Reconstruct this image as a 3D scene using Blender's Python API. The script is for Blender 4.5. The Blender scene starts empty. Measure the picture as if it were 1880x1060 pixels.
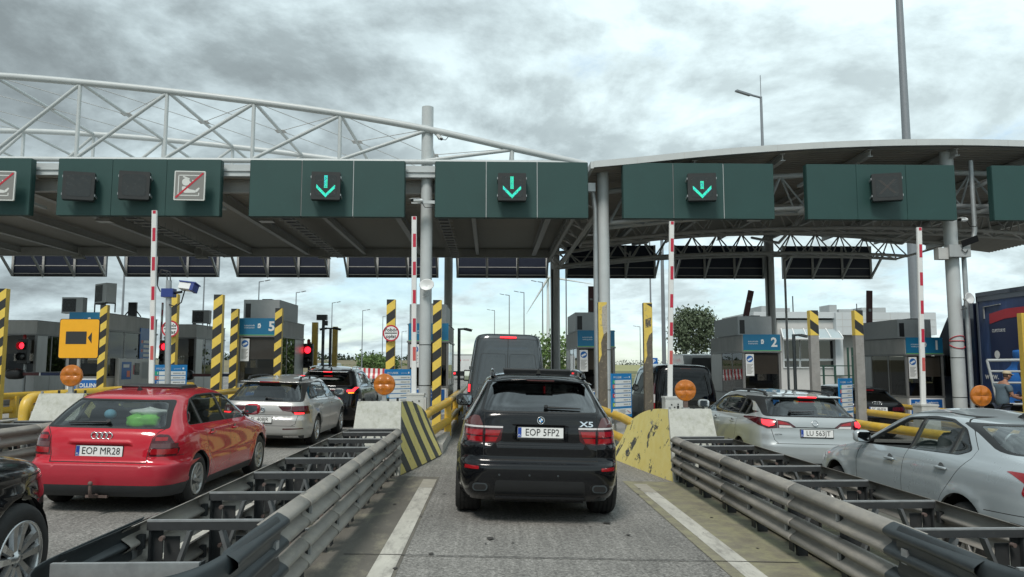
import bpy, bmesh, math, random
import numpy as np
from mathutils import Vector, Matrix
from mathutils.geometry import delaunay_2d_cdt
R = math.radians; PI = math.pi
random.seed(7); rng = np.random.default_rng(7)
SC = bpy.context.scene
COL = SC.collection
# ---------------------------------------------------------------- camera
CAM_H, FPX, CU, CV, VPU, VPV = 1.79, 1412.0, 940.0, 530.0, 900.0, 671.0
pitch = math.atan((VPV-CV)/FPX); yaw = math.atan((CU-VPU)/math.hypot(FPX, VPV-CV))
cd = bpy.data.cameras.new('camera'); cam = bpy.data.objects.new('camera', cd); COL.objects.link(cam)
cam.location = (0, 0, CAM_H); cam.rotation_euler = (PI/2+pitch, 0, -yaw)
cd.sensor_width = 36; cd.lens = FPX/1880*36; cd.clip_start = 0.05; cd.clip_end = 20000
SC.camera = cam
_M = cam.rotation_euler.to_matrix()
def ray(u, v):
    return _M @ Vector(((u-CU)/FPX, (CV-v)/FPX, -1.0))
def at(u, v, Y):
    d = ray(u, v); k = Y/d.y
    return Vector((d.x*k, Y, CAM_H+d.z*k))
def gz(x):
    """cross fall of the toll plaza"""
    return -0.026*(min(max(x, -16.0), 12.0)-0.5)
# ---------------------------------------------------------------- materials
def lin(c):
    return tuple((v/12.92 if v <= .04045 else ((v+.055)/1.055)**2.4) for v in c)
def hexc(h):
    return lin(tuple(int(h[i:i+2], 16)/255 for i in (0, 2, 4)))
_mats = {}
def mat(name, col, rough=.5, metal=0., var=0., scale=6., bump=0., bscale=60., coat=0., spec=.5, col2=None, mix=(.45, .6), emit=None, estr=0., stretch=None):
    """principled material; var darkens/lightens by noise; col2 adds patches of a second colour (dirt, wear)"""
    if name in _mats: return _mats[name]
    m = bpy.data.materials.new(name); m.use_nodes = True; nt = m.node_tree; N = nt.nodes; L = nt.links
    b = N['Principled BSDF']
    b.inputs['Base Color'].default_value = (*col, 1); b.inputs['Roughness'].default_value = rough
    b.inputs['Metallic'].default_value = metal; b.inputs['Coat Weight'].default_value = coat
    b.inputs['Coat Roughness'].default_value = .04
    b.inputs['Specular IOR Level'].default_value = spec
    if emit: b.inputs['Emission Color'].default_value = (*emit, 1); b.inputs['Emission Strength'].default_value = estr
    vec = None
    if var or col2 or bump:
        tc = N.new('ShaderNodeTexCoord'); mp = N.new('ShaderNodeMapping'); L.new(tc.outputs['Object'], mp.inputs['Vector'])
        if stretch: mp.inputs['Scale'].default_value = stretch
        vec = mp.outputs['Vector']
    last = None
    if var:
        n = N.new('ShaderNodeTexNoise'); n.inputs['Scale'].default_value = scale; n.inputs['Detail'].default_value = 6; n.inputs['Roughness'].default_value = .65
        L.new(vec, n.inputs['Vector'])
        r = N.new('ShaderNodeMapRange'); r.inputs['From Min'].default_value = .25; r.inputs['From Max'].default_value = .75
        r.inputs['To Min'].default_value = 1-var; r.inputs['To Max'].default_value = 1+var
        L.new(n.outputs['Fac'], r.inputs['Value'])
        mx = N.new('ShaderNodeMix'); mx.data_type = 'RGBA'; mx.blend_type = 'MULTIPLY'; mx.inputs['Factor'].default_value = 1
        mx.inputs['A'].default_value = (*col, 1)
        cb = N.new('ShaderNodeCombineColor')
        for i in range(3): L.new(r.outputs['Result'], cb.inputs[i])
        L.new(cb.outputs['Color'], mx.inputs['B']); last = mx.outputs['Result']
        r2 = N.new('ShaderNodeMapRange'); r2.inputs['To Min'].default_value = max(0, rough-.12); r2.inputs['To Max'].default_value = min(1, rough+.12)
        L.new(n.outputs['Fac'], r2.inputs['Value']); L.new(r2.outputs['Result'], b.inputs['Roughness'])
    if col2:
        n = N.new('ShaderNodeTexNoise'); n.inputs['Scale'].default_value = scale*1.7; n.inputs['Detail'].default_value = 9; n.inputs['Roughness'].default_value = .72
        L.new(vec, n.inputs['Vector'])
        rp = N.new('ShaderNodeMapRange'); rp.inputs['From Min'].default_value = mix[0]; rp.inputs['From Max'].default_value = mix[1]
        L.new(n.outputs['Fac'], rp.inputs['Value'])
        mx = N.new('ShaderNodeMix'); mx.data_type = 'RGBA'
        L.new(rp.outputs['Result'], mx.inputs['Factor']); mx.inputs['A'].default_value = (*col, 1)
        if last: L.new(last, mx.inputs['A'])
        mx.inputs['B'].default_value = (*col2, 1); last = mx.outputs['Result']
    if last: L.new(last, b.inputs['Base Color'])
    if bump:
        n = N.new('ShaderNodeTexNoise'); n.inputs['Scale'].default_value = bscale; n.inputs['Detail'].default_value = 4
        L.new(vec, n.inputs['Vector'])
        bp = N.new('ShaderNodeBump'); bp.inputs['Strength'].default_value = bump; bp.inputs['Distance'].default_value = .01
        L.new(n.outputs['Fac'], bp.inputs['Height']); L.new(bp.outputs['Normal'], b.inputs['Normal'])
    _mats[name] = m
    return m
def glass(name, tint, ior=1.6, rough=.0):
    if name in _mats: return _mats[name]
    m = bpy.data.materials.new(name); m.use_nodes = True; nt = m.node_tree; N = nt.nodes; L = nt.links
    N.remove(N['Principled BSDF']); out = N['Material Output']
    t = N.new('ShaderNodeBsdfTransparent'); t.inputs['Color'].default_value = (*tint, 1)
    g = N.new('ShaderNodeBsdfGlossy'); g.inputs['Roughness'].default_value = rough; g.inputs['Color'].default_value = (.95, .98, 1, 1)
    f0 = ((ior-1)/(ior+1))**2; ge = N.new('ShaderNodeNewGeometry')
    def mt(op, a, c=None):
        n = N.new('ShaderNodeMath'); n.operation = op
        for i, v in enumerate((a, c)):
            if v is None: continue
            if isinstance(v, (int, float)): n.inputs[i].default_value = v
            else: L.new(v, n.inputs[i])
        return n.outputs[0]
    d = N.new('ShaderNodeVectorMath'); d.operation = 'DOT_PRODUCT'; L.new(ge.outputs['Incoming'], d.inputs[0]); L.new(ge.outputs['Normal'], d.inputs[1])
    sch = mt('ADD', mt('MULTIPLY', mt('POWER', mt('SUBTRACT', 1.0, mt('ABSOLUTE', d.outputs['Value'])), 5.0), 1-f0), f0)
    x = N.new('ShaderNodeMixShader'); L.new(sch, x.inputs[0]); L.new(t.outputs[0], x.inputs[1]); L.new(g.outputs[0], x.inputs[2])
    L.new(x.outputs[0], out.inputs['Surface']); _mats[name] = m
    return m
# ---------------------------------------------------------------- mesh collector
class MB:
    def __init__(s): s.v = []; s.f = []; s.m = []; s.sm = []; s.mats = []
    def mi(s, m):
        if m is None: m = M['grey']
        if m not in s.mats: s.mats.append(m)
        return s.mats.index(m)
    def add(s, vs, fs, m=None, smooth=False, mtx=None):
        o = len(s.v); k = s.mi(m)
        for p in vs:
            p = Vector(p)
            s.v.append(mtx @ p if mtx is not None else p)
        for f in fs: s.f.append([i+o for i in f]); s.m.append(k); s.sm.append(smooth)
        return s
    def box(s, x0, x1, y0, y1, z0, z1, m=None, mtx=None):
        v = [(x, y, z) for z in (z0, z1) for y in (y0, y1) for x in (x0, x1)]
        return s.add(v, [(0, 2, 3, 1), (4, 5, 7, 6), (0, 1, 5, 4), (2, 6, 7, 3), (0, 4, 6, 2), (1, 3, 7, 5)], m, False, mtx)
    def bar(s, p, q, w, h, m=None, up=(0, 0, 1)):
        p, q = Vector(p), Vector(q); d = (q-p); L = d.length; d.normalize(); up = Vector(up)
        if abs(d.dot(up)) > .98: up = Vector((0, 1, 0))
        sx = d.cross(up).normalized(); uz = sx.cross(d)
        mt = Matrix((( sx.x, d.x, uz.x, p.x), (sx.y, d.y, uz.y, p.y), (sx.z, d.z, uz.z, p.z), (0, 0, 0, 1)))
        return s.box(-w/2, w/2, 0, L, -h/2, h/2, m, mt)
    def tube(s, pts, r, m=None, n=10, cap=True, smooth=True):
        pts = [Vector(p) for p in pts]; rs = r if isinstance(r, (list, tuple)) else [r]*len(pts)
        rings = []; prev = None
        for i, p in enumerate(pts):
            if i == 0: d = pts[1]-p
            elif i == len(pts)-1: d = p-pts[i-1]
            else: d = (pts[i+1]-p).normalized()+(p-pts[i-1]).normalized()
            d.normalize()
            if prev is None:
                up = Vector((0, 0, 1)) if abs(d.z) < .9 else Vector((1, 0, 0))
                a = d.cross(up).normalized()
            else: a = (prev-d*prev.dot(d)).normalized()
            prev = a; b = d.cross(a)
            rings.append([p+(a*math.cos(2*PI*k/n)+b*math.sin(2*PI*k/n))*rs[i] for k in range(n)])
        vs = [v for g in rings for v in g]; fs = []
        for i in range(len(rings)-1):
            for k in range(n):
                k2 = (k+1) % n; fs.append((i*n+k, i*n+k2, (i+1)*n+k2, (i+1)*n+k))
        s.add(vs, fs, m, smooth)
        if cap:
            s.add(rings[0], [tuple(range(n))[::-1]], m); s.add(rings[-1], [tuple(range(n))], m)
        return s
    def cyl(s, c, r, h, m=None, n=20, axis='z', r2=None):
        c = Vector(c); d = {'x': Vector((1, 0, 0)), 'y': Vector((0, 1, 0)), 'z': Vector((0, 0, 1))}[axis]
        return s.tube([c, c+d*h], [r, r2 if r2 is not None else r], m, n)
    def lathe(s, prof, m=None, n=28, mtx=None, smooth=True):
        """prof: (radius, height) list about local z"""
        vs = []; fs = []; k = len(prof)
        for j in range(n):
            a = 2*PI*j/n
            for r_, h_ in prof: vs.append((r_*math.cos(a), r_*math.sin(a), h_))
        for j in range(n):
            j2 = (j+1) % n
            for i in range(k-1): fs.append((j*k+i, j2*k+i, j2*k+i+1, j*k+i+1))
        return s.add(vs, fs, m, smooth, mtx)
    def prism(s, poly, d0, d1, m=None, plane='yz', mtx=None, smooth=False):
        """closed polygon extruded along the missing axis"""
        n = len(poly)
        def P(a, b, c):
            return {'yz': (c, a, b), 'xz': (a, c, b), 'xy': (a, b, c)}[plane]
        vs = [P(a, b, d0) for a, b in poly]+[P(a, b, d1) for a, b in poly]
        s.add(vs, [tuple(range(n)), tuple(range(2*n-1, n-1, -1))], m, False, mtx)
        s.add(vs, [(i, i+n, (i+1) % n+n, (i+1) % n) for i in range(n)], m, smooth, mtx)
        return s
    def grid(s, fn, nu, nv, m=None, smooth=True, closeu=False):
        vs = [fn(i/(nu if closeu else nu-1), j/(nv-1)) for i in range(nu) for j in range(nv)]; fs = []
        for i in range(nu if closeu else nu-1):
            i2 = (i+1) % nu
            for j in range(nv-1): fs.append((i*nv+j, i2*nv+j, i2*nv+j+1, i*nv+j+1))
        return s.add(vs, fs, m, smooth)
    def blob(s, c, rx, ry, rz, m=None, nu=14, nv=9, e=1.0, mtx=None):
        """ellipsoid; e < 1 gives a boxier, pillow-like body"""
        def pw(a): return math.copysign(abs(a)**e, a)
        vs = []; fs = []
        for j in range(nv):
            t = -PI/2+PI*j/(nv-1)
            for i in range(nu):
                p = 2*PI*i/nu
                vs.append((c[0]+rx*pw(math.cos(t))*pw(math.cos(p)), c[1]+ry*pw(math.cos(t))*pw(math.sin(p)), c[2]+rz*pw(math.sin(t))))
        for j in range(nv-1):
            for i in range(nu):
                i2 = (i+1) % nu; fs.append((j*nu+i, j*nu+i2, (j+1)*nu+i2, (j+1)*nu+i))
        return s.add(vs, fs, m, True, mtx)
    def text(s, txt, size, mtx, m=None, align='CENTER', bold=0., xs=1., depth=.0008):
        key = (txt, align, bold)
        if key not in _txt:
            c = bpy.data.curves.new('t', 'FONT'); c.body = txt; c.size = 1; c.align_x = align; c.align_y = 'CENTER'; c.offset = bold; c.resolution_u = 2
            o = bpy.data.objects.new('t', c); COL.objects.link(o)
            dg = bpy.context.evaluated_depsgraph_get(); dg.update()
            me = bpy.data.meshes.new_from_object(o.evaluated_get(dg))
            _txt[key] = ([tuple(v.co) for v in me.vertices], [tuple(p.vertices) for p in me.polygons])
            bpy.data.objects.remove(o); bpy.data.curves.remove(c); bpy.data.meshes.remove(me)
        vs, fs = _txt[key]
        return s.add([(x*size*xs, y*size, depth) for x, y, z in vs], fs, m, False, mtx)
    def disc(s, r, z, m=None, n=20, mtx=None, r0=0):
        if r0:
            vs = [(q*math.cos(2*PI*k/n), q*math.sin(2*PI*k/n), z) for k in range(n) for q in (r0, r)]
            return s.add(vs, [(2*k, 2*k+1, (2*k+3) % (2*n), (2*k+2) % (2*n)) for k in range(n)], m, False, mtx)
        return s.add([(r*math.cos(2*PI*k/n), r*math.sin(2*PI*k/n), z) for k in range(n)], [tuple(range(n))], m, False, mtx)
    def rect(s, x0, x1, y0, y1, z, m=None, mtx=None):
        return s.add([(x0, y0, z), (x1, y0, z), (x1, y1, z), (x0, y1, z)], [(0, 1, 2, 3)], m, False, mtx)
    def poly(s, pts, z, m=None, mtx=None):
        return s.add([(x, y, z) for x, y in pts], [tuple(range(len(pts)))], m, False, mtx)
    def build(s, name, parent=None, m=None, bevel=0., loc=None, solid=None, auto=None):
        me = bpy.data.meshes.new(name); me.from_pydata([tuple(v) for v in s.v], [], s.f)
        if m is not None and not s.mats: s.mats = [m]
        for k in s.mats: me.materials.append(k)
        me.polygons.foreach_set('material_index', s.m); me.polygons.foreach_set('use_smooth', s.sm)
        me.update()
        o = bpy.data.objects.new(name, me); COL.objects.link(o)
        if parent is not None: o.parent = parent
        if loc is not None: o.location = loc
        if solid:
            d = o.modifiers.new('s', 'SOLIDIFY'); d.thickness = solid
        if bevel:
            d = o.modifiers.new('b', 'BEVEL'); d.width = bevel; d.segments = 2; d.limit_method = 'ANGLE'; d.angle_limit = R(40)
        return o
_txt = {}
def frame(o, x, y):
    """matrix with origin o and local axes x, y (z = x cross y)"""
    x = Vector(x).normalized(); y = Vector(y); y = (y-x*y.dot(x)).normalized(); z = x.cross(y); o = Vector(o)
    return Matrix(((x.x, y.x, z.x, o.x), (x.y, y.y, z.y, o.y), (x.z, y.z, z.z, o.z), (0, 0, 0, 1)))
FACE = lambda o: frame(o, (1, 0, 0), (0, 0, 1))      # a panel that faces the camera side (-Y)
def thing(name, label, cat, loc=(0, 0, 0), rotz=0, group=None):
    o = bpy.data.objects.new(name, None); COL.objects.link(o); o.empty_display_size = .2
    o.location = loc; o.rotation_euler = (0, 0, rotz); o['label'] = label; o['category'] = cat
    if group: o['group'] = group
    return o
def tag(o, label, cat, group=None):
    o['label'] = label; o['category'] = cat
    if group: o['group'] = group
    return o
def struct(o, kind='structure'):
    o['kind'] = kind; return o
def child(name, parent):
    o = bpy.data.objects.new(name, None); COL.objects.link(o); o.parent = parent; o.empty_display_size = .1
    return o
def copy_tree(o, loc=None, label=None, parent=None, rotz=None):
    c = o.copy(); COL.objects.link(c)
    if parent is not None: c.parent = parent
    if loc is not None: c.location = loc
    if rotz is not None: c.rotation_euler = (0, 0, rotz)
    if label: c['label'] = label
    for ch in o.children: copy_tree(ch, parent=c)
    return c
def arc(cx, cy, r, a0, a1, n=8):
    return [(cx+r*math.cos(R(a0+(a1-a0)*i/n)), cy+r*math.sin(R(a0+(a1-a0)*i/n))) for i in range(n+1)]
def rrect(x0, x1, y0, y1, r, n=4):
    return arc(x1-r, y1-r, r, 0, 90, n)+arc(x0+r, y1-r, r, 90, 180, n)+arc(x0+r, y0+r, r, 180, 270, n)+arc(x1-r, y0+r, r, 270, 360, n)
# ---------------------------------------------------------------- shared materials
M = {}
M['grey'] = mat('grey_paint', hexc('8b9294'), .5, var=.08)
M['steel_white'] = mat('white_painted_steel', (.47, .505, .51), .42, var=.07, scale=3)
M['steel_dark'] = mat('mid_grey_steel', (.46, .465, .455), .5, var=.1)  # one even grey for beams, rear columns and fittings
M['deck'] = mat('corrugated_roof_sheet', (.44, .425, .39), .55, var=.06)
M['green'] = mat('green_sign_paint', (.0138, .055, .051), .55, var=.10, scale=1.3, col2=(.026, .085, .078), mix=(.58, .95))
M['navy'] = mat('navy_sign_back', (.010, .017, .038), .5, var=.1)
M['galv'] = mat('galvanised_steel', (.33, .345, .35), .5, metal=.45, var=.22, scale=9, col2=(.36, .35, .33), mix=(.55, .75))
M['rail'] = mat('dusty_guard_rail', (.28, .265, .24), .62, metal=.15, var=.25, scale=5, col2=(.38, .35, .30), mix=(.48, .72), stretch=(1, .35, 1), bump=.5, bscale=5)
M['rail_frame'] = mat('shaded_frame_steel', (.032, .035, .037), .65, metal=.1, var=.25, scale=8, col2=(.075, .072, .066), mix=(.58, .75))  # shade of the upright faces put into the colour; top flanges stay lighter
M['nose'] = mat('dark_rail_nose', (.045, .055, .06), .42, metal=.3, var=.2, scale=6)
M['conc'] = mat('pale_concrete', (.46, .47, .43), .85, var=.18, scale=5, col2=(.32, .33, .27), mix=(.5, .72), bump=.35, bscale=40)
M['conc_dark'] = mat('grey_concrete_post', (.27, .265, .255), .85, var=.2, scale=5, col2=(.17, .15, .13), mix=(.55, .72), bump=.3, bscale=30)
M['yellow'] = mat('yellow_post_paint', (.62, .43, .075), .45, var=.13, scale=7, col2=(.40, .27, .06), mix=(.56, .78))
M['yellow_pipe'] = mat('yellow_pipe_paint', (.62, .40, .05), .38, var=.14, scale=5, col2=(.52, .42, .22), mix=(.52, .8))
M['black_stripe'] = mat('black_stripe_paint', (.024, .025, .025), .45, var=.2)
M['yellow_stripe'] = mat('yellow_stripe_paint', (.72, .52, .09), .45, var=.1, scale=9)
M['white'] = mat('white_paint', (.72, .74, .74), .4, var=.05)
M['red'] = mat('red_paint', (.46, .022, .04), .4, var=.08)
M['black'] = mat('black_plastic', (.012, .013, .014), .45, var=.15)
M['rubber'] = mat('tyre_rubber', (.018, .018, .018), .78, var=.25, scale=12, col2=(.045, .042, .038), mix=(.55, .8))
M['chrome'] = mat('chrome', (.75, .76, .77), .1, metal=1)
M['alloy'] = mat('silver_alloy', (.55, .56, .57), .25, metal=.85, var=.08)
M['dark_in'] = mat('dark_interior_trim', (.02, .021, .022), .7, var=.15)
M['under'] = mat('black_underbody', (.008, .008, .008), .9)
M['seat'] = mat('dark_seat_fabric', (.035, .037, .04), .85, var=.2, scale=20)
M['blue'] = mat('blue_panel', (.012, .19, .47), .35, var=.04)
M['blue_dark'] = mat('blue_notice', (.012, .12, .40), .35, var=.04)
M['lime'] = mat('lime_strip', (.13, .42, .10), .4)
M['booth'] = mat('brushed_steel_cladding', (.44, .445, .44), .42, metal=.35, var=.16, scale=4, stretch=(1, 1, .3))
M['booth_frame'] = mat('dark_booth_frame', (.20, .202, .20), .45, metal=.3, var=.15)
M['glass_booth'] = glass('tinted_booth_glass', (.36, .35, .33), 1.36)
M['glass_car'] = glass('car_glass', (.50, .55, .53), 1.85)
M['glass_rear'] = glass('rear_car_glass', (.62, .67, .65), 2.15)
M['glass_van'] = glass('black_van_glass', (.04, .042, .045), 1.5)
M['glass_clear'] = glass('clear_car_glass', (.78, .82, .80), 1.7)
M['glass_dark'] = glass('dark_privacy_glass', (.05, .053, .055), 2.7)
M['glass_navy'] = glass('dark_office_glass', (.05, .08, .09), 1.8)
M['mirror'] = mat('mirror_glass', (.75, .8, .83), .02, metal=1)
# ================================================================ cars
def pchip(pts):
    x = np.array([p[0] for p in pts], float); y = np.array([p[1] for p in pts], float)
    h = np.diff(x); d = np.diff(y)/h; m = np.zeros_like(x)
    for i in range(1, len(x)-1):
        if d[i-1]*d[i] > 0:
            w1 = 2*h[i]+h[i-1]; w2 = h[i]+2*h[i-1]; m[i] = (w1+w2)/(w1/d[i-1]+w2/d[i])
    m[0] = d[0]; m[-1] = d[-1]
    def f(q):
        q = np.clip(np.asarray(q, float), x[0], x[-1]); i = np.clip(np.searchsorted(x, q, 'right')-1, 0, len(x)-2)
        t = (q-x[i])/h[i]
        return (y[i]*(1+2*t)*(1-t)**2+h[i]*m[i]*t*(1-t)**2+y[i+1]*t*t*(3-2*t)+h[i]*m[i+1]*t*t*(t-1))
    return f
def roundp(pts, r=.03, n=3):
    """round the corners of a polygon"""
    out = []; k = len(pts)
    for i in range(k):
        p, a, b = Vector(pts[i]), Vector(pts[i-1]), Vector(pts[(i+1) % k])
        da, db = (a-p), (b-p); ra = min(r, da.length*.45); rb = min(r, db.length*.45)
        A = p+da.normalized()*ra; B = p+db.normalized()*rb
        for j in range(n+1):
            t = j/n; q = A*(1-t)**2+p*2*t*(1-t)+B*t*t; out.append((q.x, q.y))
    return out
def strip(line, w=.009):
    """thin closed polygon along a polyline: a panel gap"""
    L = [Vector(p) for p in line]; a = []; b = []
    for i, p in enumerate(L):
        d = (L[min(i+1, len(L)-1)]-L[max(i-1, 0)]).normalized(); n = Vector((-d.y, d.x))*w/2
        a.append(tuple(p+n)); b.append(tuple(p-n))
    return a+b[::-1]
def clip_y(poly, lo, hi):
    def cl(P, f):
        out = []
        for i in range(len(P)):
            a, b = P[i-1], P[i]; fa, fb = f(a), f(b)
            if (fa >= 0) != (fb >= 0):
                t = fa/(fa-fb); out.append((a[0]+(b[0]-a[0])*t, a[1]+(b[1]-a[1])*t))
            if fb >= 0: out.append(b)
        return out
    return cl(cl(poly, lambda p: p[0]-lo), lambda p: hi-p[0])
def inpoly(poly, px, py):
    x = np.array([p[0] for p in poly]); y = np.array([p[1] for p in poly]); c = np.zeros(len(px), bool)
    j = len(x)-1
    for i in range(len(x)):
        if y[i] != y[j]:
            c ^= ((y[i] > py) != (y[j] > py)) & (px < (x[j]-x[i])*(py-y[i])/(y[j]-y[i])+x[i])
        j = i
    return c
KP = 1.25
M['lining'] = mat('grey_headlining', (.10, .102, .10), .85, var=.1)
class Body:
    def __init__(s, spec):
        s.W = pchip(spec['W']); s.Rr = pchip(spec['R']); s.F = pchip(spec['F']); s.yc = spec['yc']
        s.nr = pchip(spec.get('nr', [(0, 5), (3, 5)])); s.nf = pchip(spec.get('nf', [(0, 5), (3, 5)]))
        s.zb, s.zt = spec['W'][0][0], spec['W'][-1][0]
        s.wheels = spec.get('arches', []); s.flare = spec.get('flare', .012); s.rd = spec.get('rear_disp')
        z = np.linspace(s.zb, s.zt, 1500)
        dl = np.sqrt(np.diff(z)**2+np.diff(s.W(z))**2+(.35*np.diff(s.Rr(z)))**2+(.35*np.diff(s.F(z)))**2)
        s._z = z; s._t = np.concatenate([[0], np.cumsum(dl)])
    def tau(s, z): return np.interp(z, s._z, s._t)
    def zof(s, t): return np.interp(t, s._t, s._z)
    def S(s, psi, z):
        c, q = np.cos(psi), np.sin(psi); n = np.where(q < 0, s.nr(z), s.nf(z))
        r = (np.abs(c)**n+np.abs(q)**n)**(-1/n)
        ln = np.where(q < 0, s.yc-s.Rr(z), s.F(z)-s.yc)
        x = s.W(z)*r*c; y = s.yc+ln*r*q
        side = np.clip((np.abs(c)-.55)/.25, 0, 1)
        for yw, zw, ra in s.wheels:
            d = np.hypot(y-yw, z-zw); x = x+np.sign(x)*side*s.flare*np.exp(-((d-ra-.015)/.06)**2)
        if s.rd is not None: y = y+np.where(q < -.3, s.rd(x, z), 0)
        return np.stack([x, y, z+0*x], -1)
    def N(s, psi, z):
        t = s.tau(z); e = 2e-3
        a = s.S(psi+e, z)-s.S(psi-e, z)
        b = s.S(psi, s.zof(np.minimum(t+e, s._t[-1])))-s.S(psi, s.zof(np.maximum(t-e, 0)))
        n = np.cross(a, b); n /= (np.linalg.norm(n, axis=-1, keepdims=True)+1e-12)
        return n
    def psi_side(s, y, z, sgn=1):
        ln = np.where(y < s.yc, s.yc-s.Rr(z), s.F(z)-s.yc); n = np.where(y < s.yc, s.nr(z), s.nf(z))
        e = np.clip((y-s.yc)/ln, -.999, .999); k = (1-np.abs(e)**n)**(1/n); p = np.arctan2(e, k)
        p = p if sgn > 0 else PI-p
        return np.where(p > PI/2, p-2*PI, p)
    def psi_back(s, x, z, front=False):
        n = s.nf(z) if front else s.nr(z); k = np.clip(x/s.W(z), -.999, .999); e = (1-np.abs(k)**n)**(1/n)
        return np.arctan2(e if front else -e, k)
    def on_side(s, y, z, sgn=1, off=0):
        p = s.psi_side(np.array([y]), np.array([z]), sgn); a = np.array([z])
        return Vector(s.S(p, a)[0]+s.N(p, a)[0]*off), Vector(s.N(p, a)[0])
    def on_back(s, x, z, off=0, front=False):
        p = s.psi_back(np.array([x]), np.array([z]), front); a = np.array([z])
        return Vector(s.S(p, a)[0]+s.N(p, a)[0]*off), Vector(s.N(p, a)[0])
def dens(poly, step=.035):
    out = []
    for i in range(len(poly)):
        a, b = np.array(poly[i-1], float), np.array(poly[i], float); k = max(1, int(np.linalg.norm(b-a)/step))
        for j in range(k): out.append(tuple(a+(b-a)*j/k))
    return out
def car_shell(root, spec, paint, feats):
    """body panel mesh with windows, lamps and gaps cut into it; feats: dicts (kind, view, pts, name, mat, off)"""
    B = Body(spec)
    polys = []
    for f in feats:
        pts = dens(f['pts'], .05); z = np.array([p[1] for p in pts]); z = np.clip(z, B.zb, B.zt-.004); h = np.array([p[0] for p in pts])
        vs = []
        if f['view'] == 'S': vs = [B.psi_side(h, z, 1), B.psi_side(h, z, -1)]
        elif f['view'] == 'B':
            vs = [B.psi_back(h, z)]
            if f.get('mirror'): vs.append(B.psi_back(-h, z))
        elif f['view'] == 'F':                                       # front items: one half each side of the seam
            if h.min() < 0:
                pts = dens(clip_y(f['pts'], 0.0, 9), .05); z = np.clip(np.array([p[1] for p in pts]), B.zb, B.zt-.004); h = np.array([p[0] for p in pts])
            vs = [B.psi_back(h, z, True), PI-B.psi_back(h, z, True)-2*PI]
        for p in vs: polys.append((f, list(zip(p*KP, B.tau(z)))))
    ps = np.linspace(0, 1, spec.get('np', 100)); 
    ps = -1.5*PI+2*PI*ps
    ps = ps-.10*np.sin(4*ps+0)*0
    T = B._t[-1]; nt = max(20, int(T/spec.get('dt', .04))); ts = np.linspace(0, T, nt)
    co = [(p*KP, t) for p in ps for t in ts]; ed = []
    for k in range(len(ps)-1):
        ed.append((k*nt, (k+1)*nt)); ed.append((k*nt+nt-1, (k+1)*nt+nt-1))
    pool = {}
    for f, pl in polys:
        o = len(co); co += pl; n = len(pl)
        ed += [(o+i, o+(i+1) % n) for i in range(n)]
    V, E, Fc, *_ = delaunay_2d_cdt([Vector(c) for c in co], ed, [], 0, 1e-5)
    P = np.array([(v.x, v.y) for v in V]); P[:, 1] = np.clip(P[:, 1], 0, T)
    psi = P[:, 0]/KP; z = B.zof(P[:, 1]); X = B.S(psi, z); NN = B.N(psi, z)
    tri = np.array([list(f) for f in Fc if len(f) == 3]); cen = P[tri].mean(1)
    lab = np.full(len(tri), -1)
    bb = {}
    for i, (f, pl) in enumerate(polys):
        q = np.array(pl); lo, hi = q.min(0), q.max(0)
        cand = np.where((cen[:, 0] >= lo[0]) & (cen[:, 0] <= hi[0]) & (cen[:, 1] >= lo[1]) & (cen[:, 1] <= hi[1]))[0]
        if len(cand):
            ins = inpoly(pl, cen[cand, 0], cen[cand, 1]); lab[cand[ins]] = i
    # face orientation
    a = X[tri[:, 1]]-X[tri[:, 0]]; b = X[tri[:, 2]]-X[tri[:, 0]]; nn = np.cross(a, b)
    flip = (nn*NN[tri].mean(1)).sum(1) < 0; tri[flip] = tri[flip][:, ::-1]
    def emit(name, T_, off, mats, mi, lining, parent, smooth=True):
        used, inv = np.unique(T_, return_inverse=True); inv = inv.reshape(T_.shape)
        vo = X[used]+NN[used]*off; no = NN[used]; vs = vo; ns = no; fs = inv; ms = mi
        if lining:
            vi = vo-no*.03; n0 = len(vo)
            vs = np.concatenate([vo, vi]); ns = np.concatenate([no, -no]); fs = np.concatenate([inv, inv[:, ::-1]+n0])
            ms = np.concatenate([mi, np.full(len(inv), len(mats)-1)])
            e = np.concatenate([inv[:, [0, 1]], inv[:, [1, 2]], inv[:, [2, 0]]]); key = np.sort(e, 1)
            u, idx, cnt = np.unique(key, axis=0, return_index=True, return_counts=True); be = e[idx[cnt == 1]]
            r0 = len(vs); k = len(be)
            vs = np.concatenate([vs, vo[be[:, 0]], vo[be[:, 1]], vi[be[:, 1]], vi[be[:, 0]]]); ns = np.concatenate([ns, np.zeros((4*k, 3))])
            q = np.stack([r0+k+np.arange(k), r0+np.arange(k), r0+3*k+np.arange(k), r0+2*k+np.arange(k)], 1)
            allf = [tuple(f) for f in fs]+[tuple(f) for f in q]; ms = np.concatenate([ms, np.full(k, len(mats)-1)])
        else: allf = [tuple(f) for f in fs]
        me = bpy.data.meshes.new(name); me.from_pydata(vs.tolist(), [], allf)
        for m in mats: me.materials.append(m)
        me.polygons.foreach_set('material_index', ms.astype(int).tolist()); me.polygons.foreach_set('use_smooth', [True]*len(allf))
        me.update(); me.normals_split_custom_set_from_vertices([tuple(n) for n in ns])
        o = bpy.data.objects.new(name, me); COL.objects.link(o); o.parent = parent
        return o
    mats = [paint]; mi = np.zeros(len(tri), int); keep = lab < 0
    for i, (f, pl) in enumerate(polys):
        if f['kind'] == 'paint':
            if f['mat'] not in mats: mats.append(f['mat'])
            mi[lab == i] = mats.index(f['mat']); keep |= lab == i
    mats.append(M['lining'])
    emit('body', tri[keep], 0, mats, mi[keep], True, root)
    done = set()
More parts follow.
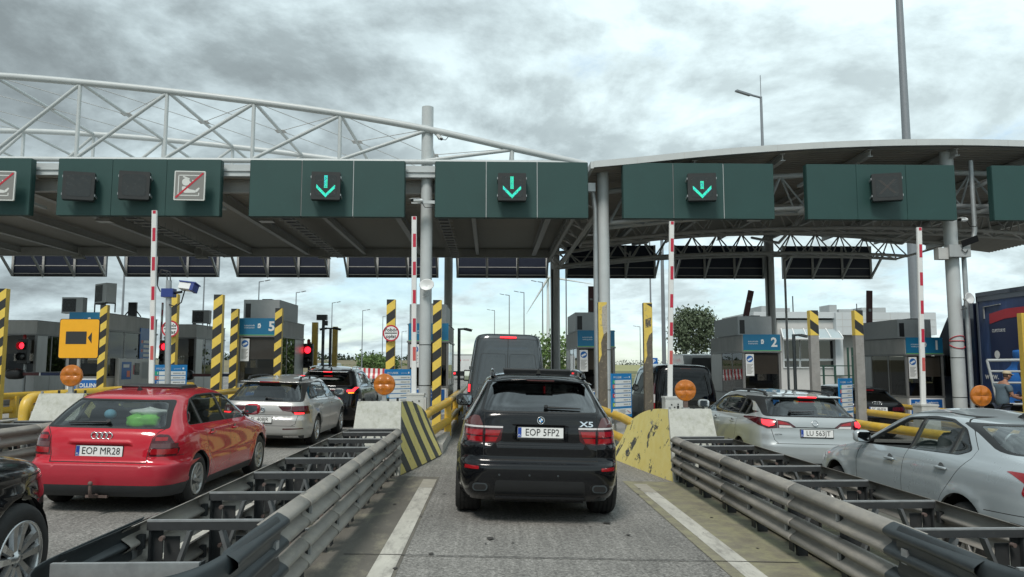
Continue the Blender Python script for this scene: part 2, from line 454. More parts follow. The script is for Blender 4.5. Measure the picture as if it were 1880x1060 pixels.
    for i, (f, pl) in enumerate(polys):
        if f['kind'] == 'part':
            if id(f) in done: continue
            s = lab == i
            if f['view'] == 'F' and not f.get('mirror'): done.add(id(f)); s = np.isin(lab, [j for j, (g_, _) in enumerate(polys) if g_ is f])
            if s.any():
                o = emit(f['name'], tri[s], f.get('off', -.004), [f['mat']], np.zeros(s.sum(), int), False, root)
                if f.get('label'): o['label'] = f['label']
    return B
def F_(kind, view, pts, mat_=None, name=None, off=-.004, mirror=False, r=0, label=None):
    if r: pts = roundp(pts, r)
    return dict(kind=kind, view=view, pts=pts, mat=mat_, name=name, off=off, mirror=mirror, label=label)
def side_glass(outline, pillars, m, r=.05, wid=.045, trim=None, ms=None):
    """black surround, then one pane between each pair of pillars"""
    out = [F_('paint', 'S', [(y, z) for y, z in roundp(outline, r)], trim or M['black'])]
    c = np.array(outline).mean(0); inner = [tuple(np.array(p)+(c-np.array(p))/np.linalg.norm(c-np.array(p))*.028) for p in outline]
    inner = roundp(inner, r); ys = [p[0] for p in outline]; cuts = [min(ys)-.1]+list(pillars)+[max(ys)+.1]
    for i in range(len(cuts)-1):
        q = clip_y(inner, cuts[i]+wid/2, cuts[i+1]-wid/2)
        if len(q) > 2 and not (ms and ms[i] is None): out.append(F_('part', 'S', q, ms[i] if ms else m, 'side_window', -.006))
        elif len(q) > 2: out.append(F_('hole', 'S', q))
    return out
def wheel(root, x, y, r, w, rim, style, sgn, steer=0):
    """style: (spokes, spoke width at hub, at rim, double gap, material)"""
    wr = child('wheel', root); wr.location = (x, y, r); 
    mt = frame((0, 0, 0), (0, 1 if sgn > 0 else -1, 0), (0, 0, 1))
    # local z of mt points outwards
    t = MB(); h = w/2
    t.lathe([(rim-.02, -h+.01), (rim+.01, -h), (r-.045, -h-.004), (r-.014, -h+.02), (r, -h+.05)], M['rubber'], 40, mt)
    for k in range(4):
        a = -h+.05+(w-.1)*k/4; b = -h+.05+(w-.1)*(k+1)/4; g = .006
        t.lathe([(r, a), (r, b-2*g), (r-.009, b-2*g), (r-.009, b), (r, b)], M['rubber'], 40, mt, False)
    t.lathe([(r, h-.05), (r-.014, h-.02), (r-.045, h+.004), (rim+.012, h), (rim-.004, h-.012)], M['rubber'], 40, mt)
    t.build('tyre', wr)
    n, wh, wo, gap, m = style; k = MB()
    k.lathe([(rim-.004, h-.012), (rim-.003, h+.003), (rim-.016, h+.003), (rim-.024, h-.02), (rim-.04, -h+.03)], m, 40, mt)
    k.disc(rim-.03, -h+.06, M['under'], 30, mt); k.disc(rim*.62, h-.085, mat('brake_disc', (.2, .2, .2), .4, metal=.8), 30, mt)
    k.lathe([(0, h-.012), (.03, h-.012), (.034, h-.02), (.07, h-.03), (.075, h-.06)], m, 24, mt)
    for i in range(n):
        for s in ((-1, 1) if gap else (0,)):
            a = 2*PI*i/n+PI/2; d = Vector((math.cos(a), math.sin(a), 0)); p = Vector((-d.y, d.x, 0))
            a0 = d*.05+p*s*gap*.35; a1 = d*(rim-.018)+p*s*gap*1.0
            z0, z1 = h-.026, h-.008
            for q, (zz0, zz1) in enumerate(((z0, z1),)):
                vs = []
                for (pt, ww, zt) in ((a0, wh, zz0), (a0+(a1-a0)*.55, (wh+wo)/2*.92, zz0+.006), (a1, wo, zz1)):
                    vs += [pt+p*ww/2+Vector((0, 0, zt-.03)), pt+p*ww*.36+Vector((0, 0, zt)), pt-p*ww*.36+Vector((0, 0, zt)), pt-p*ww/2+Vector((0, 0, zt-.03))]
                k.add(vs, [(4*j+c, 4*j+c+1, 4*j+5+c, 4*j+4+c) for j in range(2) for c in range(3)], m, False, mt)
    for i in range(5):
        a = 2*PI*i/5; k.disc(.009, h-.0235, M['under'], 8, mt @ Matrix.Translation((.052*math.cos(a), .052*math.sin(a), 0)))
    k.build('rim', wr)
    if steer: wr.rotation_euler = (0, 0, steer)
    return wr
def wells(root, xs, ys, r, W, m=None):
    """dark wheelhouses and floor pan"""
    u = MB()
    for y in ys:
        for sg in (-1, 1):
            pts = arc(y, r[1], r[0], -10, 190, 14); vs = []; xo, xi = sg*(W-.03), sg*(W-.42)
            for a, b in pts: vs += [(xo, a, b), (xi, a, b)]
            u.add(vs, [(2*i, 2*i+1, 2*i+3, 2*i+2) for i in range(len(pts)-1)], M['under'])
            u.add([(xi, a, b) for a, b in pts], [tuple(range(len(pts)))], M['under'])
    y0, y1, z = xs
    u.box(-W+.42, W-.42, y0, y1, z, z+.06, M['under'])
    u.box(-W+.06, W-.06, ys[0]+r[0]+.02, ys[1]-r[0]-.02, z, z+.06, M['under'])
    u.box(-W+.12, W-.12, y0+.12, ys[0]-r[0]-.02, z+.02, z+.07, M['under'])
    u.box(-W+.12, W-.12, ys[1]+r[0]+.02, y1-.1, z+.02, z+.07, M['under'])
    return u.build('underbody', root)
def seats(root, front_y, rear_y, zc=.42, dx=.36, hr=1.16, dash_y=None, wheel_z=.95, m=None, rear=True):
    m = m or M['seat']
    for y, nm in ((front_y, 'front_seat'),)+(((rear_y, 'rear_seat'),) if rear else ()):
        for sx in (-1, 1):
            b = MB(); b.blob((sx*dx, y+.22, zc), .25, .28, .11, m, 14, 8, .5)
            b.blob((sx*dx, y-.1, zc+.36), .23, .09, .36, m, 14, 8, .5, frame((0, 0, 0), (1, 0, 0), (0, 1, 0)))
            b.tube([(sx*dx-.06, y-.14, zc+.62), (sx*dx-.06, y-.16, hr-.05)], .008, M['chrome'], 6); b.tube([(sx*dx+.06, y-.14, zc+.62), (sx*dx+.06, y-.16, hr-.05)], .008, M['chrome'], 6)
            b.blob((sx*dx, y-.17, hr), .135, .055, .09, m, 12, 8, .6); b.build(nm, root)
    if dash_y:
        d = MB(); d.prism(roundp([(dash_y-.35, .55), (dash_y-.35, .82), (dash_y-.2, .93), (dash_y+.3, .95), (dash_y+.3, .55)], .05), -.68, .68, M['dark_in']); d.build('dashboard', root)
        s = MB(); c = Vector((-dx, dash_y-.48, wheel_z-.08)); a = Vector((1, 0, 0)); e = Vector((0, -.42, .9)).normalized()
        s.tube([c+a*.185*math.cos(2*PI*i/20)+e*.185*math.sin(2*PI*i/20) for i in range(21)], .015, M['dark_in'], 8, False)
        s.bar(c-a*.18, c+a*.18, .03, .04, M['dark_in']); s.tube([c, c+Vector((0, .3, -.15))], .03, M['dark_in']); s.build('steering_wheel', root)
def door_mirror(root, B, y, z, m, sgn, sc=1.):
    p, n = B.on_side(y, z, sgn); p.x = sgn*max(abs(p.x), float(B.W(z))*.95)
    k = MB(); c = p+Vector((sgn*.14*sc, -.02, .035*sc))
    k.blob(c, .115*sc, .065*sc, .082*sc, m, 16, 10, .62); k.tube([p+Vector((-sgn*.03, .02, -.02)), c+Vector((-sgn*.05, 0, -.05*sc))], .024*sc, M['black'], 8)
    o = k.build('door_mirror', root)
    g = MB(); g.poly(roundp([(-.09*sc, -.06*sc), (.09*sc, -.06*sc), (.095*sc, .062*sc), (-.095*sc, .062*sc)], .03*sc), 0, M['mirror'], frame(c+Vector((0, -.069*sc, 0)), (1, -sgn*.10, 0), (0, -.10, 1)))
    g.build('mirror_glass', o)
def plate(root, B, x, z, txt, off=.012, country=True, sc=1., frame_m=None, tilt=0.):
    p, n = B.on_back(x, z, off); mt = frame(p, (1, 0, 0), (0, .06+tilt, 1)); w, h = .26*sc, .057*sc
    k = MB(); k.prism(rrect(-w-.008, w+.008, -h-.02, h+.008, .008), -.03, .004, frame_m or M['black'], 'xy', mt)
    k.poly(rrect(-w, w, -h, h, .006), .005, M['plate'], mt)
    if country:
        k.rect(-w+.002, -w+.042*sc, -h+.003, h-.003, .006, M['plate_blue'], mt)
        k.text('PL', .032*sc, mt @ Matrix.Translation((-w+.022*sc, -h+.024*sc, .0066)), M['plate'])
    o = k.build('licence_plate', root)
    t = MB(); t.text(txt, .112*sc, mt @ Matrix.Translation((.02*sc, -.001, .0075)), M['plate_ink'], xs=.86 if txt != 'LU 563JT' else .92); t.build('lettering', o)
    return o
M['plate'] = mat('plate_white', (.74, .75, .74), .4); M['plate_blue'] = mat('plate_blue', (.01, .05, .30), .4); M['plate_ink'] = mat('plate_ink', (.008, .008, .008), .5)
M['lamp_red'] = mat('red_lamp_lens', (.29, .005, .010), .12, coat=.6, var=.25, scale=14)
M['lamp_dark'] = mat('dark_lamp_lens', (.06, .004, .008), .12, coat=.6, var=.2, scale=14)
M['lamp_smoke'] = mat('smoked_lamp_lens', (.10, .035, .035), .15, coat=.6)
M['lamp_clear'] = mat('clear_lamp_lens', (.62, .60, .60), .12, coat=.6)
M['lamp_on'] = mat('lit_tail_lamp', (.6, .01, .02), .3, emit=(1, .03, .04), estr=1.6)
M['lamp_amber'] = mat('lit_amber_lamp', (.7, .2, .01), .3, emit=(1, .3, .02), estr=1.3)
M['gap'] = mat('panel_gap', (.01, .01, .01), .8)
def car_root(name, label, cat, X, Y, rot=0):
    o = thing(name, label, cat, (X, Y, gz(X))); o.rotation_euler = (0, math.atan(.026), rot)
    return o
def handle(root, B, y, z, m, sgns=(-1, 1), l=.085):
    for s in sgns:
        p, n = B.on_side(y, z, s, .0); k = MB(); q = frame(p+n*.004, (0, 1, 0), (0, 0, 1))
        k.blob(p+n*.016+Vector((0, 0, 0)), .016, l, .014, m, 12, 8, .6)
        c = Vector(p)+n*.0035; t = frame(c, (0, s, 0), (0, 0, 1))
        k.disc(.052, 0, M['gap'] if m is M['black'] else mat('handle_recess', (.16, .17, .175), .4, metal=.4), 16, t); k.build('door_handle', root)
def wiper(root, B, x0, x1, z, m=None, rise=.03, piv=None):
    k = MB(); pts = []
    for i in range(7):
        t = i/6; x = x0+(x1-x0)*t; p, n = B.on_back(x, z+rise*t, .02); pts.append(p)
    k.tube(pts, [.012, .013, .012, .010, .009, .008, .006], M['black'], 7)
    p, n = B.on_back(piv if piv is not None else x0, z, .01); k.tube([p, p+n*.03], .024, M['black'], 10); k.build('rear_wiper', root)
def roof_rails(root, W, y0, y1, z, m, h=.045, r=.017):
    for s in (-1, 1):
        k = MB(); n = 14
        pts = [(s*W, y0, z-.05), (s*W, y0+.05, z-.01)]+[(s*W, y0+.12+(y1-y0-.24)*i/n, z+h*.75*math.sin(PI*(i+1.2)/(n+2.4))**.6) for i in range(n+1)]+[(s*W, y1-.05, z-.01), (s*W, y1, z-.05)]
        k.tube(pts, r, m, 8)
        for t in (.06, .5, .94): y = y0+(y1-y0)*t; k.box(s*W-.012, s*W+.012, y-.04, y+.04, z-.05, z+h*.6, m)
        k.build('roof_rail', root)
def fin(root, y, z, m):
    k = MB(); k.add([(-.03, y, z), (.03, y, z), (.012, y+.16, z), (-.012, y+.16, z), (0, y+.0, z+.075), (0, y+.05, z+.06)], [(0, 1, 4), (1, 2, 5, 4), (2, 3, 5), (3, 0, 4, 5)], m); k.build('antenna_fin', root)
def rings(root, B, z, m=None, r=.036, off=.012, x0=0):
    k = MB()
    for i in range(4):
        p, n = B.on_back(x0+(i-1.5)*r*1.52, z, off)
        k.tube([p+Vector((r*math.cos(a), 0, r*math.sin(a))) for a in np.linspace(0, 2*PI, 21)], .0075, m or M['chrome'], 6, False)
    k.build('badge', root)
def roundel(root, B, x, z, r, kind):
    p, n = B.on_back(x, z, .004); mt = frame(p, (1, 0, 0), (0, max(-.3, min(.6, n.z)), 1)); k = MB()
    k.lathe([(r, -.01), (r, .008), (r*.9, .010), (r*.86, .006)], M['chrome'], 28, mt)
    if kind == 'quarters':
        k.disc(r*.88, .005, M['black'], 28, mt)
        for q in range(4):
            a = [(0, 0)]+arc(0, 0, r*.55, 90*q, 90*q+90, 6); k.poly(a, .007, mat('badge_blue', (.03, .25, .6), .3) if q % 2 else M['plate'], mt)
        k.disc(r*.88, .0068, M['black'], 28, mt, r*.57)
        k.disc(r, .0085, M['chrome'], 28, mt, r*.86)
    elif kind == 'vw':
        k.disc(r*.88, .004, M['black'], 28, mt)
        def ln(P):
            for a, b in zip(P, P[1:]): k.bar(mt @ Vector((a[0]*r, a[1]*r, .008)), mt @ Vector((b[0]*r, b[1]*r, .008)), r*.13, .004, M['chrome'], up=(0, -1, 0))
        ln([(-.38, .72), (0, .08), (.38, .72)]); ln([(-.72, .42), (-.36, -.62), (0, .0), (.36, -.62), (.72, .42)])
    elif kind == 'bolt':
        k.disc(r*.88, .002, mat('badge_silver', (.5, .52, .53), .3, metal=.6), 28, mt)
        k.poly([(-r*1.0, -.1*r), (.1*r, -.1*r), (-.05*r, .04*r), (r*1.0, .06*r), (-.1*r, .16*r), (.05*r, .04*r)], .009, M['chrome'], mt)
    elif kind == 'plain':
        k.disc(r*.88, .004, M['chrome'], 28, mt); k.disc(r*.7, .006, M['black'], 28, mt); 
        for q in (-.35, 0, .35): k.rect(-r*.45, r*.45, (q-.09)*r, (q+.09)*r, .008, M['chrome'], mt)
    k.build('badge', root)
def small_text(root, B, txt, x, z, size, m, name='lettering', bold=.01, xs=1.):
    p, n = B.on_back(x, z, .006); k = MB(); k.text(txt, size, frame(p, (1, 0, 0), (0, .15, 1)), m, bold=bold, xs=xs, depth=.002); k.build(name, root)
def paint(name, c, metal=0., flake=.0, rough=.32, coat=1., var=.03, col2=None):
    return mat(name, c, rough, metal=metal, var=var, scale=2, coat=coat, col2=col2, mix=(.55, .95), spec=.25)
P_BLACK = mat('black_car_paint', (.003, .0035, .005), .22, spec=.15, coat=.75)
P_RED = paint('red_car_paint', (.47, .009, .024), rough=.24)
P_REDB = mat('faded_red_bumper', (.38, .018, .035), .42, var=.08, scale=5, coat=.3)
P_SILV = paint('silver_car_paint', (.42, .42, .41), metal=.3, rough=.33)
P_SILV2 = paint('cool_silver_car_paint', (.40, .435, .445), metal=.3, rough=.33)
P_SILV3 = paint('pale_blue_silver_car_paint', (.41, .46, .485), metal=.28, rough=.3)
P_GREY = paint('slate_grey_van_paint', (.052, .064, .072), rough=.3)
P_WHITE = paint('white_van_paint', (.62, .64, .64), rough=.3)
def arch(y, r, zc, zb): return F_('hole', 'S', [(a, max(b, zb)) for a, b in arc(y, zc, r, -40, 220, 26)])
def shift(pts, d): return [(a, b+d) for a, b in pts]
# ---------------------------------------------------------------- black SUV with the X5 badge, in front
def suv_front():
    r = car_root('suv_car', 'black SUV with X5 lettering and EOP 5FP2 plate, straight ahead in the middle lane', 'car', .55, 8.78)
    W = .955
    spec = dict(yc=2.0, arches=[(.95, .37, .40), (3.89, .37, .40)], flare=.028,
        W=[(.26, .86), (.34, .90), (.5, .93), (.7, .945), (.86, .95), (.92, .935), (1.02, .92), (1.12, .90), (1.22, .845), (1.35, .775), (1.5, .70), (1.6, .645), (1.66, .57), (1.69, .46), (1.715, .28), (1.725, .04)],
        R=[(.26, .16), (.34, .06), (.45, .015), (.6, .0), (.68, .01), (.71, .06), (.76, .075), (.87, .07), (.90, .09), (1.0, .085), (1.12, .095), (1.2, .10), (1.25, .13), (1.3, .19), (1.45, .33), (1.6, .46), (1.655, .54), (1.69, .85), (1.715, 1.4), (1.725, 1.95)],
        F=[(.26, 4.7), (.5, 4.83), (.7, 4.85), (.88, 4.78), (1.0, 4.5), (1.07, 4.0), (1.12, 3.6), (1.2, 3.42), (1.4, 3.05), (1.6, 2.65), (1.69, 2.35), (1.725, 2.0)],
        nr=[(.2, 8.5), (.7, 8), (1.2, 7), (1.5, 5.5), (1.7, 4)], nf=[(.2, 5), (1.2, 8), (1.7, 4)],
        rear_disp=lambda x, z: .030*np.clip((.275-np.abs(x))/.02+.5, 0, 1)*np.clip((z-.925)/.02, 0, 1)*np.clip((1.115-z)/.02, 0, 1))
    red, dk = M['lamp_red'], M['lamp_dark']
    feats = side_glass([(.62, 1.24), (3.42, 1.155), (3.1, 1.36), (2.72, 1.56), (2.2, 1.60), (1.1, 1.58), (.78, 1.47)], [1.28, 2.25], M['glass_dark'])
    feats += [arch(.95, .405, .37, .26), arch(3.89, .405, .37, .26),
        F_('paint', 'B', [(-.70, 1.245), (.70, 1.245), (.60, 1.62), (-.60, 1.62)], M['black'], r=.05),
        F_('part', 'B', [(-.665, 1.262), (.665, 1.262), (.575, 1.59), (-.575, 1.59)], M['glass_dark'], 'rear_window', -.003, r=.05),
        F_('part', 'B', [(.45, .935), (.50, .905), (.635, .895), (.635, 1.065), (.43, 1.065)], dk, 'tail_light', .003, True, .012),
        F_('part', 'B', [(.65, .895), (.83, .905), (.868, .98), (.872, 1.065), (.65, 1.065)], dk, 'tail_light', .005, True, .012),
        F_('part', 'B', [(.475, .985), (.625, .985), (.625, 1.045), (.455, 1.045)], red, 'lamp_band', .007, True), F_('part', 'B', [(.51, .92), (.625, .912), (.625, .97), (.485, .97)], red, 'lamp_band', .007, True), F_('part', 'B', [(.66, .985), (.845, .99), (.85, 1.045), (.66, 1.045)], red, 'lamp_band', .009, True), F_('part', 'B', [(.66, .912), (.815, .92), (.84, .97), (.66, .97)], red, 'lamp_band', .009, True),
        F_('part', 'B', [(.43, 1.07), (.87, 1.07), (.866, 1.09), (.43, 1.09)], M['lamp_clear'], 'lamp_strip', .008, True),
        F_('part', 'B', [(.655, 1.094), (.862, 1.094), (.82, 1.17), (.76, 1.205), (.70, 1.20)], M['lamp_smoke'], 'turn_signal', .004, True, .015),
        F_('part', 'B', [(.69, .615), (.855, .615), (.85, .655), (.69, .65)], M['lamp_red'], 'reflector', .004, True, .008),
        F_('paint', 'B', strip([(.645, .72), (.645, 1.23)], .007), M['gap'], mirror=True), F_('paint', 'B', strip([(-.66, .72), (.66, .72)], .012), M['gap']),
        F_('paint', 'B', [(-.52, .30), (.52, .30), (.50, .50), (-.50, .50)], M['black'], r=.03),
        F_('paint', 'B', [(.56, .355), (.79, .355), (.80, .47), (.56, .47)], M['under'], mirror=True, r=.05),
        F_('paint', 'S', strip([(1.35, 1.2), (1.3, .8), (1.42, .45)]), M['gap']), F_('paint', 'S', strip([(2.28, 1.2), (2.3, .4)]), M['gap']), F_('paint', 'S', strip([(3.4, 1.1), (3.45, .7), (3.4, .4)]), M['gap']),
        F_('part', 'F', [(-.75, 1.17), (.75, 1.17), (.58, 1.64), (-.58, 1.64)], M['glass_car'], 'windscreen', -.004, r=.05)]
    B = car_shell(r, spec, P_BLACK, feats)
    wells(r, (.18, 4.6, .24), (.95, 3.89), (.42, .37), .93); seats(r, 2.2, 1.25, .62, .38, 1.34, 3.25, 1.1)
    st = (5, .05, .07, .045, M['alloy'])
    for y, w in ((.95, .30), (3.89, .26)):
        for s in (-1, 1): wheel(r, s*(.965-w/2), y, .375, w, .25, st, s)
    k = MB(); n = 60                                                    # roof spoiler over the rear window
    def sp(u, v):
        x = -.62+1.24*u; e = 1-abs(2*u-1)**5; a = v*2*PI
        return (x, .40+.12*abs(2*u-1)**2.6+(.10*math.cos(a)), 1.632-.05*abs(2*u-1)**2.2+.020*math.sin(a)*e-.02*math.cos(a)*-1*.5)
    k.grid(sp, n, 14, P_BLACK); k.build('rear_spoiler', r)
    k = MB(); k.box(-.16, .16, .298, .306, 1.606, 1.620, M['lamp_dark']); k.build('brake_light', r)
    k = MB(); k.prism(roundp([(1.02, 1.66), (1.0, 1.742), (1.12, 1.75), (1.6, 1.73), (1.7, 1.66)], .02), -.42, .42, M['black']); k.build('sunroof', r)
    roof_rails(r, .565, .75, 2.6, 1.685, P_BLACK, .06, .02); fin(r, .72, 1.685, P_BLACK)
    door_mirror(r, B, 3.28, 1.2, P_BLACK, -1, 1.15); door_mirror(r, B, 3.28, 1.2, P_BLACK, 1, 1.15)
    for y in (1.55, 2.5): handle(r, B, y, 1.05, P_BLACK)
    wiper(r, B, .06, .46, 1.295, rise=-.008); plate(r, B, 0, 1.025, 'EOP 5FP2', .006); roundel(r, B, 0, 1.165, .043, 'quarters')
    small_text(r, B, 'X5', .525, 1.128, .085, M['chrome'], bold=.02, xs=1.55)
    for s in (-1, 1):
        k = MB(); p, n_ = B.on_back(s*.68, .41, -.03)
        pts = rrect(-.085, .085, -.042, .042, .04, 5); mt = frame(p+Vector((0, -.04, 0)), (1, 0, 0), (0, 0, 1)); k.prism(pts, -.15, .02, M['nose'], 'xy', mt); k.prism(rrect(-.07, .07, -.03, .03, .029, 5), .0, .024, M['under'], 'xy', mt); k.build('exhaust_pipe', r)
    k = MB(); k.box(-.5, .5, .02, .06, .30, .325, P_BLACK); k.build('tow_bar', r)
    for x in (-.46, -.12, .2): 
        p, n_ = B.on_back(x, .56, .002); k = MB(); k.disc(.012, .001, M['nose'], 10, FACE(p)); k.build('parking_sensor', r)
    return r
# ---------------------------------------------------------------- red hatchback
def hatch_red():
    r = car_root('hatchback_car', 'red five-door hatchback with plate EOP MR28, dark sunroof and a tow hook', 'car', -4.43, 8.88)
    spec = dict(yc=1.9, arches=[(.80, .31, .345), (3.31, .31, .345)], flare=.014,
        W=[(.19, .80), (.27, .835), (.4, .86), (.52, .868), (.6, .855), (.75, .86), (.86, .845), (.93, .81), (1.0, .765), (1.15, .685), (1.26, .62), (1.32, .545), (1.36, .43), (1.39, .24), (1.40, .03)],
        R=[(.19, .13), (.25, .06), (.33, .02), (.45, .0), (.54, .005), (.565, .045), (.585, .065), (.75, .085), (.86, .11), (.92, .14), (.95, .17), (1.0, .215), (1.1, .32), (1.2, .44), (1.26, .52), (1.30, .62), (1.34, .88), (1.38, 1.4), (1.40, 1.85)],
        F=[(.19, 4.02), (.4, 4.15), (.6, 4.10), (.72, 3.95), (.8, 3.6), (.87, 3.2), (.92, 3.02), (1.0, 2.9), (1.2, 2.55), (1.3, 2.32), (1.36, 2.12), (1.40, 1.9)],
        nr=[(.2, 8.5), (.8, 8), (1.1, 7), (1.3, 5), (1.4, 4)], nf=[(.2, 5), (.95, 8), (1.4, 4)],
        rear_disp=lambda x, z: .022*np.clip((.33-np.abs(x))/.02+.5, 0, 1)*np.clip((z-.615)/.015, 0, 1)*np.clip((.775-z)/.015, 0, 1)-.012*np.clip((.36-np.abs(x))/.02, 0, 1)*np.exp(-((z-.80)/.018)**2))
    feats = side_glass([(.60, .965), (2.97, .935), (2.75, 1.07), (2.38, 1.265), (1.9, 1.31), (1.3, 1.305), (.98, 1.26), (.74, 1.12)], [1.02, 1.86], M['glass_car'], ms=[M['glass_car'], M['glass_car'], M['glass_clear']])
    feats += [arch(.80, .345, .31, .19), arch(3.31, .345, .31, .19),
        F_('paint', 'B', [(-.70, .945), (.70, .945), (.575, 1.262), (-.575, 1.262)], M['black'], r=.04),
        F_('part', 'B', [(-.655, .962), (.655, .962), (.535, 1.245), (-.535, 1.245)], M['glass_rear'], 'rear_window', -.004, r=.05),
        F_('part', 'B', [(.545, .655), (.80, .655), (.815, .73), (.72, .885), (.62, .895), (.575, .84)], M['lamp_dark'], 'tail_light', .004, True, .02),
        F_('paint', 'B', strip([(.535, .57), (.535, .66), (.57, .85), (.62, .92), (.66, .945)], .009), M['gap'], mirror=True),
        F_('paint', 'B', strip([(-.535, .575), (.535, .575)], .010), M['gap']), F_('paint', 'B', strip([(.53, .648), (.83, .648)], .006), M['gap'], mirror=True),
        F_('paint', 'B', [(-.845, .335), (.845, .335), (.865, .56), (-.865, .56)], P_REDB), F_('paint', 'S', [(.0, .335), (.46, .335), (.46, .56), (.0, .56)], P_REDB),
        F_('paint', 'B', [(-.84, .19), (.84, .19), (.845, .33), (-.845, .33)], M['bumper_black']), F_('paint', 'S', [(0, .19), (.47, .19), (.47, .33), (0, .33)], M['bumper_black']),
        F_('paint', 'S', [(1.15, .19), (2.96, .19), (2.96, .29), (1.15, .29)], M['bumper_black']),
        F_('paint', 'S', strip([(1.02, .93), (1.04, .8), (1.12, .64), (1.2, .5), (1.22, .3)]), M['gap']), F_('paint', 'S', strip([(1.88, .95), (1.92, .7), (1.92, .3)]), M['gap']), F_('paint', 'S', strip([(2.98, .92), (3.0, .7), (2.96, .5), (2.96, .3)]), M['gap']),
        F_('paint', 'S', strip([(1.2, .55), (2.95, .53)], .03), P_REDB), F_('paint', 'S', strip([(1.2, .57), (2.95, .55)], .005), M['gap']),
        F_('part', 'F', [(-.70, .95), (.70, .95), (.53, 1.29), (-.53, 1.29)], M['glass_clear'], 'windscreen', -.004, r=.05)]
    B = car_shell(r, spec, P_RED, feats)
    for s in (-1, 1):                                                   # bands of the tail lamps
        for z0, z1, m in ((.74, .79, M['lamp_smoke']), (.67, .73, M['lamp_red']), (.82, .86, M['lamp_red'])):
            k = MB(); pts = []
            xs = np.linspace(.565 if z0 < .8 else .60, .80 if z0 < .75 else (.765 if z0 < .8 else .715), 7)
            for x in xs:
                for z in (z0, z1): p, n = B.on_back(s*x, z, .007); pts.append(p)
            k.add(pts, [(2*i, 2*i+1, 2*i+3, 2*i+2) for i in range(6)], m, True); k.build('lamp_band', r)
    wells(r, (.14, 4.0, .2), (.80, 3.31), (.355, .31), .85); seats(r, 1.95, 1.05, .45, .34, 1.13, 2.95, .92)
    for y in (.80, 3.31):
        for s in (-1, 1): wheel(r, s*.755, y, .312, .19, .195, (10, .05, .062, 0, M['steel_wheel']), s)
    k = MB(); k.prism(roundp([(1.32, 1.35), (1.30, 1.395), (1.38, 1.404), (1.8, 1.412), (1.9, 1.36)], .012), -.38, .38, M['black']); k.build('sunroof', r)
    fin(r, .95, 1.33, M['black']); door_mirror(r, B, 2.82, 1.0, P_RED, 1); door_mirror(r, B, 2.82, 1.0, P_RED, -1)
    for y in (1.22, 2.08): handle(r, B, y, .83, P_RED)
    wiper(r, B, .02, -.42, 1.0, rise=-.012); plate(r, B, -.01, .695, 'EOP MR28', .004); rings(r, B, .865, off=.008)
    k = MB(); k.tube([(0, .25, .24), (0, .06, .20), (0, -.05, .22), (0, -.07, .30), (0, -.07, .34)], [.022, .022, .02, .017, .016], M['rust'], 9); k.blob((0, -.07, .36), .026, .026, .026, M['rust']); k.box(-.12, .12, .08, .12, .18, .21, M['rust']); k.build('tow_hook', r)
    return r
M['bumper_black'] = mat('faded_black_bumper', (.03, .033, .036), .6, var=.2, scale=5, col2=(.07, .068, .064), mix=(.6, .85))
M['steel_wheel'] = mat('dull_steel_wheel', (.38, .38, .37), .4, metal=.6, var=.15, scale=20)
M['rust'] = mat('rusty_tow_hook', (.12, .085, .075), .7, var=.3, scale=20)
def red_cargo():
    """what lies behind the rear window of the red car"""
    X, Y = -4.43, 8.88
    g = mat('lime_green_bag', (.25, .75, .10), .35, var=.2, scale=12); w = mat('white_bag', (.75, .77, .76), .45, var=.15, scale=10)
    k = MB(); rr = random.Random(3)
    def lump(c, a, b, d, m, sd):
        q = random.Random(sd); ph = [q.uniform(0, 6) for _ in range(6)]
        def f(u, v):
            t = 2*PI*u; s = PI*v-PI/2; n = 1+.16*math.sin(3*t+ph[0])+.10*math.sin(5*t+ph[1]+3*s)+.12*math.sin(4*s+ph[2])
            return (c[0]+a*n*math.cos(s)*math.cos(t), c[1]+b*n*math.cos(s)*math.sin(t), c[2]+d*n*math.sin(s))
        k.grid(f, 18, 10, m, True, True)
    z0 = gz(X)+.94
    lump((X+.30, Y+.46, z0+.06), .20, .10, .075, g, 1); o = tag(k.build('shopping_bag'), 'crumpled lime green bag on the parcel shelf of the red hatchback', 'bag')
    k = MB(); lump((X+.36, Y+.53, z0+.16), .20, .06, .055, w, 2); o = tag(k.build('paper_roll'), 'white package lying on the green bag inside the red hatchback', 'package')
    k = MB(); k.box(X-.12, X+.12, Y+.85, Y+1.0, z0+.20, z0+.29, mat('yellow_cushion', (.62, .52, .16), .7)); tag(k.build('yellow_cushion', bevel=.03), 'yellow cushion seen through the rear window of the red hatchback', 'cushion')
    k = MB(); k.blob((X-.12, Y+.58, z0+.14), .07, .06, .06, mat('pale_blue_cloth', (.2, .5, .7), .6)); tag(k.build('blue_cloth'), 'small light blue cloth lying behind the rear seats of the red hatchback', 'cloth')
    k = MB(); k.box(X-.64, X+.64, Y+.46, Y+1.0, z0-.02, z0, M['dark_in']); o = k.build('parcel_shelf'); o.parent = CARS['red']; o.matrix_parent_inverse = CARS['red'].matrix_basis.inverted()
CARS = {}
